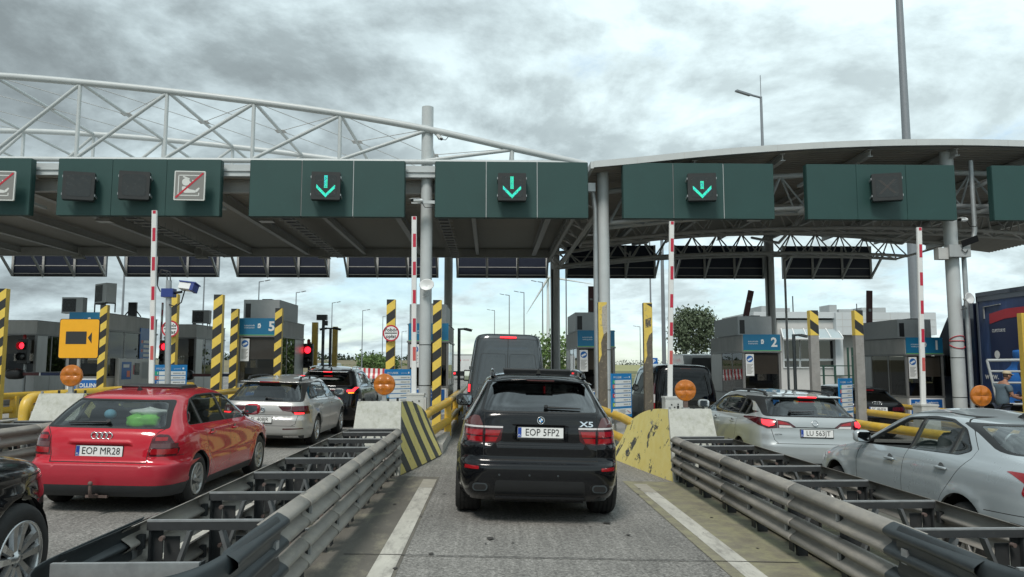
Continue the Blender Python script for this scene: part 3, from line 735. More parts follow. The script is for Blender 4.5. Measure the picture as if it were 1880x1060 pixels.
# ---------------------------------------------------------------- estates and SUVs seen from behind
def estate(name, label, X, Y, P, D):
    """D: dictionary of the proportions and details of one estate or SUV"""
    r = car_root(name, label, 'car', X, Y)
    H, Wd, L, ra, fa, tr, bel = D['H'], D['W'], D['L'], D['ra'], D['fa'], D['tr'], D['belt']
    up = H-bel
    spec = dict(yc=D.get('yc', L*.45), arches=[(ra, tr, tr+.035), (fa, tr, tr+.035)], flare=D.get('flare', .012), np=D.get('np', 84), dt=D.get('dt', .045),
        W=[(.2, Wd-.06), (.35, Wd-.02), (.55, Wd-.002), (bel-.22, Wd), (bel-.10, Wd-.02), (bel-.02, Wd-.055), (bel+.04, Wd-.10), (bel+up*.38, Wd-.175), (bel+up*.66, Wd-.24), (bel+up*.8, Wd-.30), (bel+up*.9, Wd-.42), (bel+up*.97, Wd-.66), (H, .03)],
        R=D['R'], F=[(.2, L-.1), (.45, L), (.65, L-.05), (bel-.17, L-.3), (bel-.07, L-.75), (bel, D['ws']+.12), (bel+.05, D['ws']), (bel+up*.5, D['ws']-.42), (bel+up*.8, D['ws']-.72), (bel+up*.93, D['ws']-1.0), (H, D.get('yc', L*.45)+.1)],
        nr=[(.2, 8.5), (bel, 8), (bel+up*.6, 6), (H, 4)], nf=[(.2, 5), (bel, 8), (H, 4)], rear_disp=D.get('rd'))
    b = bel
    feats = side_glass(D['glass'], D['pillars'], D.get('gm', M['glass_car']), ms=D.get('gms'))
    feats += [arch(ra, tr+.037, tr, .2), arch(fa, tr+.037, tr, .2)]
    feats += [F_('part', 'F', [(-Wd+.15, b+.03), (Wd-.15, b+.03), (Wd-.33, b+up*.8), (-Wd+.33, b+up*.8)], M['glass_clear'], 'windscreen', -.004, r=.05)]
    rw = D['rw']
    feats += [F_('paint', 'B', [(-rw[0]-.06, rw[2]-.02), (rw[0]+.06, rw[2]-.02), (rw[1]+.05, rw[3]+.02), (-rw[1]-.05, rw[3]+.02)], M['black'], r=.04),
              F_('part', 'B', [(-rw[0], rw[2]), (rw[0], rw[2]), (rw[1], rw[3]), (-rw[1], rw[3])], D.get('rg', M['glass_rear']), 'rear_window', -.004, r=.05)]
    for y in D['doors']: feats.append(F_('paint', 'S', strip(y, .010), M['gap']))
    feats += D['rear']
    B = car_shell(r, spec, P, feats)
    wells(r, (.18, L-.2, .22), (ra, fa), (tr+.05, tr), Wd-.02)
    seats(r, D['ws']-1.1, D['ws']-2.0, bel-.5, .36, bel+.22, D['ws']-.12, bel)
    for y in (ra, fa):
        for s in (-1, 1): wheel(r, s*(Wd-.115), y, tr, .215, tr*.64, D.get('rim', (5, .045, .06, .04, M['alloy'])), s)
    for s in (-1, 1): door_mirror(r, B, D['ws']-.12, b+.06, D.get('mm', P), s)
    if D.get('handles'):
        for y in D['handles']: handle(r, B, y, b-.12, P)
    if D.get('rails'): roof_rails(r, Wd-.36, D['rw'][4]+.25, D['ws']-.9, H-.055, D['rails'], .05)
    k = MB(); k.prism(roundp([(D['rw'][4]-.07, rw[3]+.040), (D['rw'][4]+.12, rw[3]+.055), (D['rw'][4]+.12, rw[3]+.03), (D['rw'][4]-.055, rw[3]+.018)], .008), -rw[1]+.02, rw[1]-.02, P); k.build('rear_spoiler', r)
    k = MB(); w_ = D.get('bl', .2); k.box(-w_, w_, D['rw'][4]-.075, D['rw'][4]-.06, rw[3]+.022, rw[3]+.042, D.get('blm', M['lamp_red'])); k.build('brake_light', r)
    fin(r, D['rw'][4]+.42, H-.075, P)
    return r, B
def cars_all():
    CARS['x5'] = suv_front(); CARS['red'] = hatch_red(); red_cargo()
    # silver estate ahead of the red car
    Rg = [(.2, .14), (.3, .03), (.45, 0), (.58, .0), (.66, .035), (.75, .03), (.85, .05), (.92, .085), (1.0, .17), (1.15, .32), (1.28, .45), (1.32, .53), (1.37, .8), (1.42, 1.4), (1.455, 2.0)]
    t = M['lamp_dark']
    gol = dict(H=1.455, W=.895, L=4.63, ra=1.02, fa=3.69, tr=.322, belt=.95, ws=3.42, yc=2.1, R=Rg, rw=(.70, .60, .955, 1.285, .47), bl=.2,
        glass=[(.62, .98), (3.30, .95), (3.0, 1.12), (2.6, 1.285), (2.0, 1.335), (1.0, 1.30), (.68, 1.18)], pillars=[1.22, 2.22], rails=M['bumper_black'],
        doors=[[(1.2, .95), (1.24, .7), (1.36, .5), (1.38, .3)], [(2.24, .95), (2.26, .3)], [(3.3, .95), (3.3, .7), (3.26, .3)]], handles=[1.42, 2.45], rim=(5, .05, .075, .05, M['alloy']),
        rear=[F_('part', 'B', [(.30, .845), (.56, .85), (.56, .745), (.40, .755)], t, 'tail_light', .004, True, .01), F_('part', 'B', [(.565, .85), (.835, .86), (.87, .70), (.64, .69), (.565, .745)], t, 'tail_light', .004, True, .01),
              F_('part', 'B', [(.64, .695), (.80, .70), (.80, .725), (.62, .73)], M['lamp_on'], 'lamp_glow', .006, True),
              F_('paint', 'B', strip([(-.66, .46), (.66, .46)], .008), M['gap']), F_('paint', 'B', strip([(.58, .46), (.66, .50), (.70, .68)], .008), M['gap'], mirror=True), F_('paint', 'B', strip([(-.58, .675), (.58, .675)], .007), M['gap']),
              F_('part', 'B', [(.42, .385), (.80, .405), (.80, .42), (.42, .41)], t, 'reflector', .004, True),
              F_('paint', 'B', [(-.78, .2), (.78, .2), (.80, .27), (-.80, .27)], M['bumper_black']), F_('paint', 'B', [(.42, .225), (.72, .225), (.70, .265), (.42, .262)], M['chrome'], mirror=True)])
    r, B = estate('estate_car', 'silver estate with dark roof rails and plate ending 408JR, behind the red hatchback', -4.58, 15.7, P_SILV, gol); CARS['golf'] = r
    plate(r, B, -.06, .58, 'EL 408JR', .008, True); roundel(r, B, 0, .775, .05, 'vw'); wiper(r, B, .03, .38, .985, rise=-.015)
    small_text(r, B, 'G O L F', 0, .695, .03, M['chrome'])
    # silver estate in the right lane
    Ro = [(.2, .16), (.35, .04), (.5, 0), (.62, 0), (.70, .03), (.80, .04), (.84, .05), (.96, .06), (1.05, .10), (1.1, .15), (1.2, .26), (1.35, .40), (1.39, .47), (1.43, .8), (1.46, 1.4), (1.485, 2.0)]
    t = M['lamp_red']
    ast = dict(H=1.485, W=.905, L=4.70, ra=1.03, fa=3.69, tr=.325, belt=1.03, ws=3.45, yc=2.1, R=Ro, rw=(.69, .60, 1.095, 1.355, .43), bl=.15, blm=M['lamp_on'],
        glass=[(.50, 1.135), (.9, 1.06), (3.32, 1.0), (3.05, 1.14), (2.62, 1.315), (2.0, 1.37), (1.2, 1.345), (.92, 1.25), (.80, 1.14)], pillars=[1.02, 1.36, 2.30], rails=M['bumper_black'],
        doors=[[(1.25, 1.0), (1.28, .75), (1.4, .5), (1.42, .3)], [(2.3, 1.0), (2.3, .3)], [(3.3, 1.0), (3.3, .7), (3.28, .3)]], handles=[1.5, 2.5],
        rear=[F_('part', 'B', [(.30, .915), (.42, 1.0), (.60, 1.03), (.60, .90)], M['lamp_dark'], 'tail_light', .004, True, .015), F_('part', 'B', [(.605, 1.03), (.80, 1.05), (.865, 1.03), (.84, .93), (.75, .885), (.605, .90)], M['lamp_dark'], 'tail_light', .004, True, .015),
              F_('part', 'B', [(.65, .945), (.73, .92), (.80, .95), (.79, 1.02), (.66, 1.015)], M['lamp_on'], 'lamp_glow', .007, True, .01), F_('part', 'B', [(.40, .95), (.59, .96), (.59, 1.01), (.46, .985)], t, 'lamp_band', .007, True), F_('part', 'B', [(.36, .91), (.58, .905), (.58, .945), (.40, .94)], M['lamp_clear'], 'reversing_light', .007, True),
              F_('paint', 'B', strip([(-.64, .66), (.64, .66)], .008), M['gap']), F_('paint', 'B', strip([(.60, .66), (.66, .72), (.70, .88)], .008), M['gap'], mirror=True), F_('paint', 'B', strip([(-.34, .915), (.34, .915)], .014), M['gap']),
              F_('paint', 'B', [(-.80, .2), (.80, .2), (.82, .36), (-.82, .36)], M['bumper_black'])])
    r, B = estate('estate_car', 'silver estate with lit tail lamps and plate LU 563JT, right of the striped concrete block', 5.17, 12.25, P_SILV2, ast); CARS['astra'] = r
    plate(r, B, .02, .825, 'LU 563JT', .008); roundel(r, B, 0, .985, .05, 'bolt'); wiper(r, B, -.36, .05, 1.135, rise=.012)
    small_text(r, B, 'ELECTRA', -.60, .80, .03, M['black'])
    # black SUV beyond the silver estate
    Rx = [(.2, .2), (.35, .06), (.55, 0), (.75, .02), (.9, .05), (1.02, .07), (1.08, .12), (1.2, .28), (1.4, .50), (1.5, .62), (1.55, .9), (1.6, 1.4), (1.64, 2.0)]
    nx = dict(H=1.64, W=.93, L=4.66, ra=.98, fa=3.67, tr=.365, belt=1.10, ws=3.4, yc=2.1, R=Rx, rw=(.68, .56, 1.13, 1.45, .55), bl=.12, blm=M['lamp_on'], np=70, dt=.055, mm=P_BLACK,
        glass=[(.75, 1.22), (3.25, 1.08), (2.95, 1.28), (2.5, 1.47), (2.0, 1.51), (1.2, 1.47), (.85, 1.36)], pillars=[1.3, 2.2], gm=M['glass_car'], rg=M['glass_dark'], rails=M['chrome'],
        doors=[[(1.25, 1.1), (1.3, .8), (1.45, .5)], [(2.22, 1.1), (2.24, .4)]], handles=[1.5, 2.5],
        rear=[F_('part', 'B', [(-.62, .985), (.62, .985), (.62, 1.02), (-.62, 1.02)], M['lamp_dark'], 'lamp_strip', .005), F_('part', 'B', [(.62, .96), (.80, .97), (.86, 1.08), (.80, 1.09), (.74, 1.02), (.62, 1.02)], M['lamp_on'], 'tail_light', .006, True), F_('part', 'B', [(.66, .925), (.80, .93), (.80, .955), (.66, .955)], M['lamp_amber'], 'turn_signal', .006, True)])
    r, B = estate('suv_car', 'black SUV with a glowing lamp strip across its tail, ahead of the silver estate', -4.5, 20.9, P_BLACK, nx)
    k = MB(); p, n = B.on_back(0, 1.105, .01); k.bar(p-Vector((.3, 0, 0)), p+Vector((.3, 0, 0)), .012, .012, M['chrome']); k.build('bright_line', r)  # bar added to draw a reflection line across the tail
    # black estate in the far right lane
    aud = dict(gol); aud.update(H=1.50, W=.93, L=4.9, R=[(.2, .14), (.3, .03), (.45, 0), (.6, 0), (.68, .03), (.85, .05), (1.0, .10), (1.1, .25), (1.25, .5), (1.36, .66), (1.4, .8), (1.44, 1.2), (1.48, 1.6), (1.5, 2.0)],
        belt=.99, rw=(.70, .58, 1.05, 1.32, .65), rails=None, gm=M['glass_dark'], rg=M['glass_dark'], np=70, dt=.055, glass=[(.85, 1.04), (3.30, 1.0), (3.0, 1.15), (2.6, 1.33), (2.0, 1.38), (1.3, 1.35), (.95, 1.2)],
        rear=[F_('part', 'B', [(.40, .80), (.84, .80), (.86, .92), (.42, .90)], M['lamp_dark'], 'tail_light', .004, True, .02)], bl=.15)
    r, B = estate('estate_car', 'black estate with plate SC 463FA beside the grey post, in the rightmost lane', 10.78, 21.3, P_BLACK, aud)
    plate(r, B, .0, .84, 'SC 463FA', .008); rings(r, B, 1.0, off=.012, r=.042)
    # pale blue-silver saloon, near right
    sk()
    # the black SUV entering the frame at the left edge
    q5 = dict(nx); q5.update(L=4.66, ra=.96, fa=3.78, tr=.368, belt=1.05, np=110, dt=.035, H=1.64, flare=.02, rear=[], rails=M['chrome'], rim=(5, .055, .085, .062, M['alloy']), ws=3.25)
    q5['F'] = None
    front_suv(q5)
    # vans
    vans()
def front_suv(D):
    r = car_root('suv_car', 'black SUV with a silver alloy wheel, only its front corner showing at the left edge', 'car', -4.18, 1.75)
    spec = dict(yc=2.0, arches=[(.96, .37, .41), (3.78, .37, .41)], flare=.022, np=130, dt=.035,
        W=[(.2, .86), (.35, .91), (.55, .935), (.75, .945), (.92, .94), (1.02, .92), (1.08, .87), (1.13, .81), (1.3, .74), (1.5, .66), (1.58, .58), (1.62, .4), (1.64, .03)],
        R=[(.2, .2), (.5, 0), (1.0, .08), (1.3, .4), (1.5, .6), (1.6, 1.2), (1.64, 1.9)],
        F=[(.2, 4.55), (.35, 4.63), (.6, 4.66), (.75, 4.63), (.88, 4.54), (.98, 4.32), (1.05, 3.95), (1.10, 3.5), (1.14, 3.2), (1.3, 2.9), (1.5, 2.5), (1.6, 2.2), (1.64, 2.0)],
        nr=[(.2, 5), (1.64, 4)], nf=[(.2, 4.2), (.8, 4.2), (1.0, 5), (1.64, 4)])
    feats = side_glass([(.75, 1.22), (3.25, 1.08), (2.95, 1.28), (2.5, 1.47), (1.2, 1.47), (.85, 1.36)], [1.3, 2.2], M['glass_dark'])
    feats += [arch(.96, .41, .37, .2), arch(3.78, .41, .37, .2), F_('part', 'F', [(-.72, 1.12), (.72, 1.12), (.58, 1.5), (-.58, 1.5)], M['glass_car'], 'windscreen', -.004, r=.05),
        F_('part', 'F', [(.52, .74), (.80, .70), (.90, .76), (.87, .86), (.6, .85)], M['lamp_clear2'], 'headlight', .004, True, .02),
        F_('paint', 'S', strip([(3.3, 1.0), (3.32, .7), (3.3, .4)]), M['gap']), F_('paint', 'S', strip([(4.15, .70), (4.3, .55), (4.2, .4)], .008), M['gap']), F_('paint', 'F', strip([(.3, .9), (.7, .905), (.88, .90)], .008), M['gap'], mirror=True),
        F_('paint', 'F', [(-.45, .4), (.45, .4), (.52, .82), (-.52, .82)], M['black'], r=.05), F_('paint', 'S', [(4.32, .2), (4.66, .2), (4.66, .30), (4.3, .30)], M['bumper_black'])]
    B = car_shell(r, spec, P_BLACK, feats); wells(r, (.18, 4.45, .22), (.96, 3.78), (.425, .37), .93); seats(r, 2.0, 1.1, .6, .38, 1.3, 3.1, 1.1)
    for y in (.96, 3.78):
        for s in (-1, 1): wheel(r, s*.83, y, .37, .245, .258, (5, .05, .08, .06, M['alloy']), s)
    for s in (-1, 1): door_mirror(r, B, 3.05, 1.15, P_BLACK, s)
M['lamp_clear2'] = glass('headlight_cover', (.25, .2, .2), 1.6)
def sk():
    r = car_root('saloon_car', 'pale blue-silver saloon with its front window open, nearest car at the right edge', 'car', 5.20, 6.06); P = P_SILV3
    spec = dict(yc=2.1, arches=[(1.07, .33, .385), (3.65, .33, .385)], flare=.016, np=130, dt=.035,
        W=[(.19, .82), (.3, .855), (.5, .88), (.7, .885), (.82, .88), (.92, .865), (1.0, .825), (1.05, .785), (1.2, .70), (1.33, .625), (1.38, .56), (1.42, .42), (1.45, .22), (1.46, .03)],
        R=[(.19, .12), (.3, .03), (.5, 0), (.6, .01), (.68, .04), (.9, .04), (1.0, .05), (1.05, .08), (1.08, .2), (1.10, .36), (1.14, .50), (1.22, .72), (1.32, 1.04), (1.37, 1.28), (1.41, 1.6), (1.44, 1.9), (1.46, 2.1)],
        F=[(.19, 4.45), (.4, 4.57), (.55, 4.57), (.68, 4.52), (.78, 4.36), (.86, 4.05), (.93, 3.6), (.985, 3.32), (1.1, 3.08), (1.3, 2.68), (1.38, 2.48), (1.43, 2.3), (1.46, 2.12)],
        nr=[(.2, 8.5), (1.0, 8), (1.46, 4)], nf=[(.2, 5.5), (.8, 5.5), (1.0, 8), (1.46, 4)])
    feats = side_glass([(1.06, 1.10), (1.22, 1.045), (3.04, .985), (2.82, 1.11), (2.36, 1.335), (1.95, 1.375), (1.6, 1.365), (1.3, 1.29)], [1.37, 2.06], M['glass_clear'], wid=.04, ms=[M['glass_clear'], M['glass_clear'], None])
    feats += [arch(1.07, .385, .33, .19), arch(3.65, .385, .33, .19),
        F_('paint', 'S', strip([(2.06, 1.37), (2.06, 1.0), (2.10, .7), (2.08, .25)], .008), M['gap']), F_('paint', 'S', strip([(3.02, .97), (3.1, .8), (3.08, .5), (3.05, .28)], .009), M['gap']),
        F_('paint', 'S', strip([(2.75, 1.17), (2.4, 1.375), (1.9, 1.415), (1.5, 1.395), (1.2, 1.28), (1.0, 1.12), (1.02, 1.04), (1.18, .86), (1.36, .66), (1.46, .5), (1.47, .25)], .007), M['gap']),
        F_('paint', 'S', strip([(0.0, .665), (.73, .63)], .007), M['gap']),
        F_('part', 'B', [(.60, .80), (.82, .78), (.82, 1.0), (.62, .98)], M['lamp_red'], 'tail_light', .004, True, .025), F_('part', 'S', [(.06, .79), (.24, .79), (.305, .83), (.27, .95), (.19, 1.03), (.06, 1.04)], M['lamp_red'], 'tail_light', .004, False, .025),
        F_('paint', 'B', [(-.72, 1.115), (.72, 1.115), (.60, 1.35), (-.60, 1.35)], M['black'], r=.04), F_('part', 'B', [(-.69, 1.13), (.69, 1.13), (.57, 1.335), (-.57, 1.335)], M['glass_rear'], 'rear_window', -.004, r=.05),
        F_('part', 'F', [(.45, .60), (.72, .58), (.82, .66), (.80, .74), (.5, .70)], M['lamp_clear'], 'headlight', .003, True, .02),
        F_('part', 'F', [(-.74, 1.0), (.74, 1.0), (.57, 1.37), (-.57, 1.37)], M['glass_clear'], 'windscreen', -.004, r=.05),
        F_('paint', 'S', strip([(1.5, .33), (3.2, .33)], .006), M['gap'])]
    B = car_shell(r, spec, P, feats); wells(r, (.16, 4.35, .2), (1.07, 3.65), (.40, .33), .865)
    gs = mat('grey_seat_fabric', (.06, .064, .068), .85, var=.2, scale=18)
    seats(r, 2.0, 1.05, .50, .36, 1.17, 3.0, .98, gs)
    for y in (1.07, 3.65):
        for s in (-1, 1): wheel(r, s*.775, y, .318, .20, .20, (7, .045, .06, 0, M['steel_wheel']), s)
    for s in (-1, 1): door_mirror(r, B, 2.92, 1.04, P, s, .86)
    handle(r, B, 1.38, .905, P, l=.10); handle(r, B, 2.33, .885, P, l=.10)
    fin(r, 1.35, 1.40, M['black']); CARS['skoda'] = r
def vans():
    # grey high-roof van
    r = car_root('delivery_van', 'tall slate grey panel van stopped ahead of the black SUV', 'van', .38, 18.9)
    spec = dict(yc=3.0, arches=[(1.2, .34, .38), (4.7, .34, .38)], np=80, dt=.06,
        W=[(.3, .98), (.5, 1.0), (.9, 1.01), (1.2, .995), (1.6, .95), (2.1, .89), (2.42, .84), (2.52, .78), (2.57, .6), (2.6, .1)],
        R=[(.3, .08), (.5, .0), (.62, .0), (.68, .05), (1.2, .05), (1.8, .08), (2.3, .12), (2.5, .17), (2.56, .3), (2.6, 2.0)],
        F=[(.3, 5.85), (.6, 6.0), (.9, 5.9), (1.15, 5.4), (1.3, 5.1), (1.8, 4.7), (2.2, 4.3), (2.5, 3.8), (2.6, 3.1)], nr=[(.2, 12), (2.6, 9)], nf=[(.2, 5), (2.6, 6)])
    feats = [arch(1.2, .39, .34, .3), arch(4.7, .39, .34, .3), F_('paint', 'B', strip([(0, .7), (0, 2.45)], .014), M['gap'])]
    for s in (1,):
        feats += [F_('paint', 'B', strip([(.86, .7), (.87, 1.2), (.80, 2.1), (.75, 2.42), (.1, 2.44)], .010), M['gap'], mirror=True),
                  F_('paint', 'B', strip(roundp([(.05, 1.30), (.05, 2.06), (.66, 2.06), (.74, 1.45), (.74, 1.30)], .06)+[(.05, 1.30)], .016), M['van_press'], mirror=True),
                  F_('part', 'B', [(.89, .75), (.975, .75), (.95, 1.32), (.875, 1.32)], M['lamp_dark'], 'tail_light', .005, True), F_('part', 'B', [(.90, 1.12), (.95, 1.12), (.94, 1.30), (.895, 1.30)], M['lamp_on'], 'lamp_glow', .009, True)]
    feats += [F_('paint', 'B', [(-1, .3), (1, .3), (1, .66), (-1, .66)], M['bumper_black']), F_('part', 'S', [(4.1, 1.3), (5.0, 1.25), (4.65, 1.75), (4.1, 1.85)], M['glass_dark'], 'side_window', r=.05), F_('part', 'F', [(-.8, 1.35), (.8, 1.35), (.74, 2.0), (-.74, 2.0)], M['glass_car'], 'windscreen', r=.05)]
    B = car_shell(r, spec, P_GREY, feats); wells(r, (.2, 5.8, .3), (1.2, 4.7), (.4, .34), .97)
    for y in (1.2, 4.7):
        for s in (-1, 1): wheel(r, s*.88, y, .345, .22, .21, (8, .05, .06, 0, M['steel_wheel']), s)
    k = MB(); k.box(-.20, .20, .11, .15, 2.455, 2.49, M['lamp_on']); k.build('brake_light', r)
    for s in (-1, 1):
        k = MB(); k.box(s*1.12-.11, s*1.12+.11, 4.85, 4.97, 1.28, 1.62, M['black']); k.box(min(s*.96, s*1.03), max(s*.96, s*1.03), 4.9, 4.95, 1.35, 1.42, M['black']); o = k.build('door_mirror', r, bevel=.03)
        g = MB(); g.rect(-.085, .085, -.13, .13, 0, M['mirror'], FACE((s*1.12, 4.845, 1.45))); g.build('mirror_glass', o)
    for x in (-.04, .04): k = MB(); k.box(x-.02, x+.02, .04, .06, 1.1, 1.26, M['black']); k.build('door_handle', r)
    for s in (-1, 1):
        for z in (.95, 1.7): k = MB(); p, n = B.on_back(s*.9, z, .0); k.box(p.x-.05, p.x+.05, p.y-.02, p.y+.03, z-.04, z+.04, P_GREY); k.build('door_hinge', r)
    # black passenger van
    r = car_root('passenger_van', 'black passenger van with a wide rear window, in the lane right of the grey van', 'van', 5.48, 21.5)
    spec = dict(yc=2.4, arches=[(.95, .33, .37), (4.05, .33, .37)], np=80, dt=.05,
        W=[(.25, .94), (.5, .97), (.9, .975), (1.1, .95), (1.5, .875), (1.75, .82), (1.88, .74), (1.94, .55), (1.97, .08)],
        R=[(.25, .1), (.45, 0), (.62, 0), (.68, .05), (1.05, .06), (1.3, .10), (1.7, .18), (1.86, .24), (1.93, .5), (1.97, 2.0)],
        F=[(.25, 4.9), (.6, 5.0), (.85, 4.9), (1.0, 4.6), (1.1, 4.3), (1.5, 3.8), (1.8, 3.3), (1.92, 2.8), (1.97, 2.45)], nr=[(.2, 9), (1.97, 7)], nf=[(.2, 5), (2, 5)])
    feats = side_glass([(.35, 1.12), (4.1, 1.08), (3.75, 1.42), (3.4, 1.66), (.5, 1.70)], [1.6, 2.95], M['glass_van'])
    feats += [arch(.95, .375, .33, .25), arch(4.05, .375, .33, .25), F_('part', 'B', [(-.76, 1.05), (-.70, .98), (.70, .98), (.76, 1.05), (.68, 1.72), (-.68, 1.72)], M['glass_van'], 'rear_window', .003, r=.07),
              F_('part', 'B', [(.87, .60), (.955, .60), (.94, .84), (.87, .84)], M['lamp_red'], 'tail_light', .006, True, .01), F_('part', 'B', [(.87, .85), (.94, .85), (.92, 1.08), (.86, 1.08)], M['lamp_clear'], 'reversing_light', .006, True, .01), F_('part', 'B', [(.86, 1.09), (.92, 1.09), (.88, 1.4), (.83, 1.4)], M['lamp_dark'], 'lamp_strip', .006, True, .01),
              F_('paint', 'B', strip([(-.82, .62), (-.80, 1.2), (-.73, 1.78), (.73, 1.78), (.80, 1.2), (.82, .62)], .010), M['gap']), F_('paint', 'B', [(-1, .25), (1, .25), (1, .58), (-1, .58)], M['bumper_black']), F_('part', 'F', [(-.78, 1.15), (.78, 1.15), (.68, 1.7), (-.68, 1.7)], M['glass_car'], 'windscreen', r=.05)]
    B = car_shell(r, spec, P_BLACK, feats); wells(r, (.2, 4.8, .25), (.95, 4.05), (.39, .33), .95); seats(r, 3.1, 1.9, .75, .42, 1.4, 4.0, 1.15)
    for y in (.95, 4.05):
        for s in (-1, 1): wheel(r, s*.86, y, .335, .21, .21, (5, .05, .06, 0, M['alloy']), s)
    k = MB(); k.box(-.14, .14, .215, .25, 1.80, 1.835, M['lamp_dark']); k.build('brake_light', r)
    for s in (-1, 1): door_mirror(r, B, 4.0, 1.2, P_BLACK, s, 1.4)
    roundel(r, B, .56, .78, .075, 'plain'); k = MB(); p, n = B.on_back(.56, .66, .008); k.bar(p-Vector((.1, 0, 0)), p+Vector((.1, 0, 0)), .01, .02, M['chrome']); k.build('bright_line', r)
M['van_press'] = mat('pressed_panel_edge', (.03, .036, .04), .4)
# ================================================================ sky, sun, ground
SUN_EL, SUN_AZ = R(52), R(200)       # sun behind thin cloud, behind the camera
def world():
    w = bpy.data.worlds.new('World'); SC.world = w; w.use_nodes = True; nt = w.node_tree; N = nt.nodes; L = nt.links; N.clear()
    def nd(t, **k):
        n = N.new(t)
        for a, b in k.items(): setattr(n, a, b)
        return n
    def math_(op, a, b=None, c=None):
        n = nd('ShaderNodeMath', operation=op)
        for i, v in enumerate((a, b, c)):
            if v is None: continue
            if isinstance(v, (int, float)): n.inputs[i].default_value = v
            else: L.new(v, n.inputs[i])
        return n.outputs[0]
    out = nd('ShaderNodeOutputWorld'); sky = nd('ShaderNodeTexSky', sky_type='NISHITA', sun_disc=False)
    sky.sun_elevation = SUN_EL; sky.sun_rotation = SUN_AZ; sky.air_density = 1.2; sky.dust_density = .4
    bs = nd('ShaderNodeBackground'); bs.inputs['Strength'].default_value = .085; tn = nd('ShaderNodeMix', data_type='RGBA'); tn.blend_type = 'MULTIPLY'; tn.inputs['Factor'].default_value = 1; L.new(sky.outputs[0], tn.inputs['A']); tn.inputs['B'].default_value = (.78, .92, 1.05, 1); L.new(tn.outputs['Result'], bs.inputs['Color'])
    tc = nd('ShaderNodeTexCoord'); sp = nd('ShaderNodeSeparateXYZ'); L.new(tc.outputs['Generated'], sp.inputs[0])
    zz = math_('MAXIMUM', sp.outputs['Z'], 0.0); den = math_('ADD', zz, .27)
    cx = math_('DIVIDE', sp.outputs['X'], den); cy = math_('DIVIDE', sp.outputs['Y'], den)
    cb = nd('ShaderNodeCombineXYZ'); L.new(cx, cb.inputs[0]); L.new(cy, cb.inputs[1])
    def noise(scale, det, rough, off, dist=0.):
        mp = nd('ShaderNodeMapping'); mp.inputs['Location'].default_value = off; L.new(cb.outputs[0], mp.inputs[0])
        n = nd('ShaderNodeTexNoise'); n.inputs['Scale'].default_value = scale; n.inputs['Detail'].default_value = det; n.inputs['Roughness'].default_value = rough; n.inputs['Distortion'].default_value = dist
        L.new(mp.outputs[0], n.inputs['Vector']); return n.outputs['Fac']
    def ramp(v, a, b, lo=0., hi=1., smooth=True):
        m = nd('ShaderNodeMapRange'); m.interpolation_type = 'SMOOTHSTEP' if smooth else 'LINEAR'
        for k_, x in (('From Min', a), ('From Max', b), ('To Min', lo), ('To Max', hi)): m.inputs[k_].default_value = x
        L.new(v, m.inputs['Value']); return m.outputs['Result']
    def mix(f, a, b):
        m = nd('ShaderNodeMix', data_type='RGBA'); L.new(f, m.inputs['Factor'])
        for k_, v in (('A', a), ('B', b)):
            if isinstance(v, tuple): m.inputs[k_].default_value = (*v, 1)
            else: L.new(v, m.inputs[k_])
        return m.outputs['Result']
    big = noise(.75, 3, .5, (3.1, 1.7, 0)); mid = noise(1.75, 12, .60, (7.7, 2.3, 0), .2); mid2 = noise(1.75, 12, .60, (7.7+.04, 2.3-.07, 0), .2); fine = noise(5.0, 9, .62, (1.2, 5.4, 0), .3)
    # thicker, darker cloud towards the left; thin bright cloud towards the right
    side = ramp(sp.outputs['X'], -.50, .40, .12, -.12, False)
    th = math_('ADD', math_('MULTIPLY', big, .40), math_('ADD', math_('MULTIPLY', mid, .72), math_('MULTIPLY', fine, .18)))
    low = ramp(sp.outputs['Z'], .03, .30, -.13, .05, False)
    thick = math_('ADD', math_('ADD', th, side), low)
    c1 = mix(ramp(thick, .50, .74), (.455, .545, .565), (.315, .378, .398))
    c2 = mix(ramp(thick, .66, .90), c1, (.195, .232, .245))
    relief = math_('MULTIPLY', math_('SUBTRACT', mid2, mid), 2.6)      # sunlit crests, shaded bellies
    lum = math_('MINIMUM', math_('MAXIMUM', math_('ADD', 1.0, relief), .80), 1.2); vm = nd('ShaderNodeVectorMath', operation='SCALE'); L.new(c2, vm.inputs[0]); L.new(lum, vm.inputs['Scale'])
    bc = nd('ShaderNodeBackground'); bc.inputs['Strength'].default_value = 1.0; L.new(vm.outputs[0], bc.inputs['Color'])
    hole = ramp(math_('ADD', th, math_('MULTIPLY', low, .9)), .48, .58, .42, 1.0)
    ms = nd('ShaderNodeMixShader'); L.new(hole, ms.inputs[0]); L.new(bs.outputs[0], ms.inputs[1]); L.new(bc.outputs[0], ms.inputs[2])
    L.new(ms.outputs[0], out.inputs['Surface'])
    sd = bpy.data.lights.new('sun', 'SUN'); s = bpy.data.objects.new('sun', sd); COL.objects.link(s)
    sd.energy = 1.5; sd.angle = R(16); sd.color = (1, .95, .88)
    d = Vector((math.sin(SUN_AZ)*math.cos(SUN_EL), math.cos(SUN_AZ)*math.cos(SUN_EL), math.sin(SUN_EL)))
    s.rotation_euler = (-d).to_track_quat('-Z', 'Y').to_euler(); s.location = (0, -5, 30)
    SC.view_settings.view_transform = 'Standard'; SC.view_settings.look = 'None'; SC.view_settings.exposure = 0.78; SC.view_settings.gamma = 1
    SC.cycles.max_bounces = 8; SC.cycles.transparent_max_bounces = 16; SC.cycles.caustics_reflective = False; SC.cycles.caustics_refractive = False
    SC.cycles.sample_clamp_indirect = 6
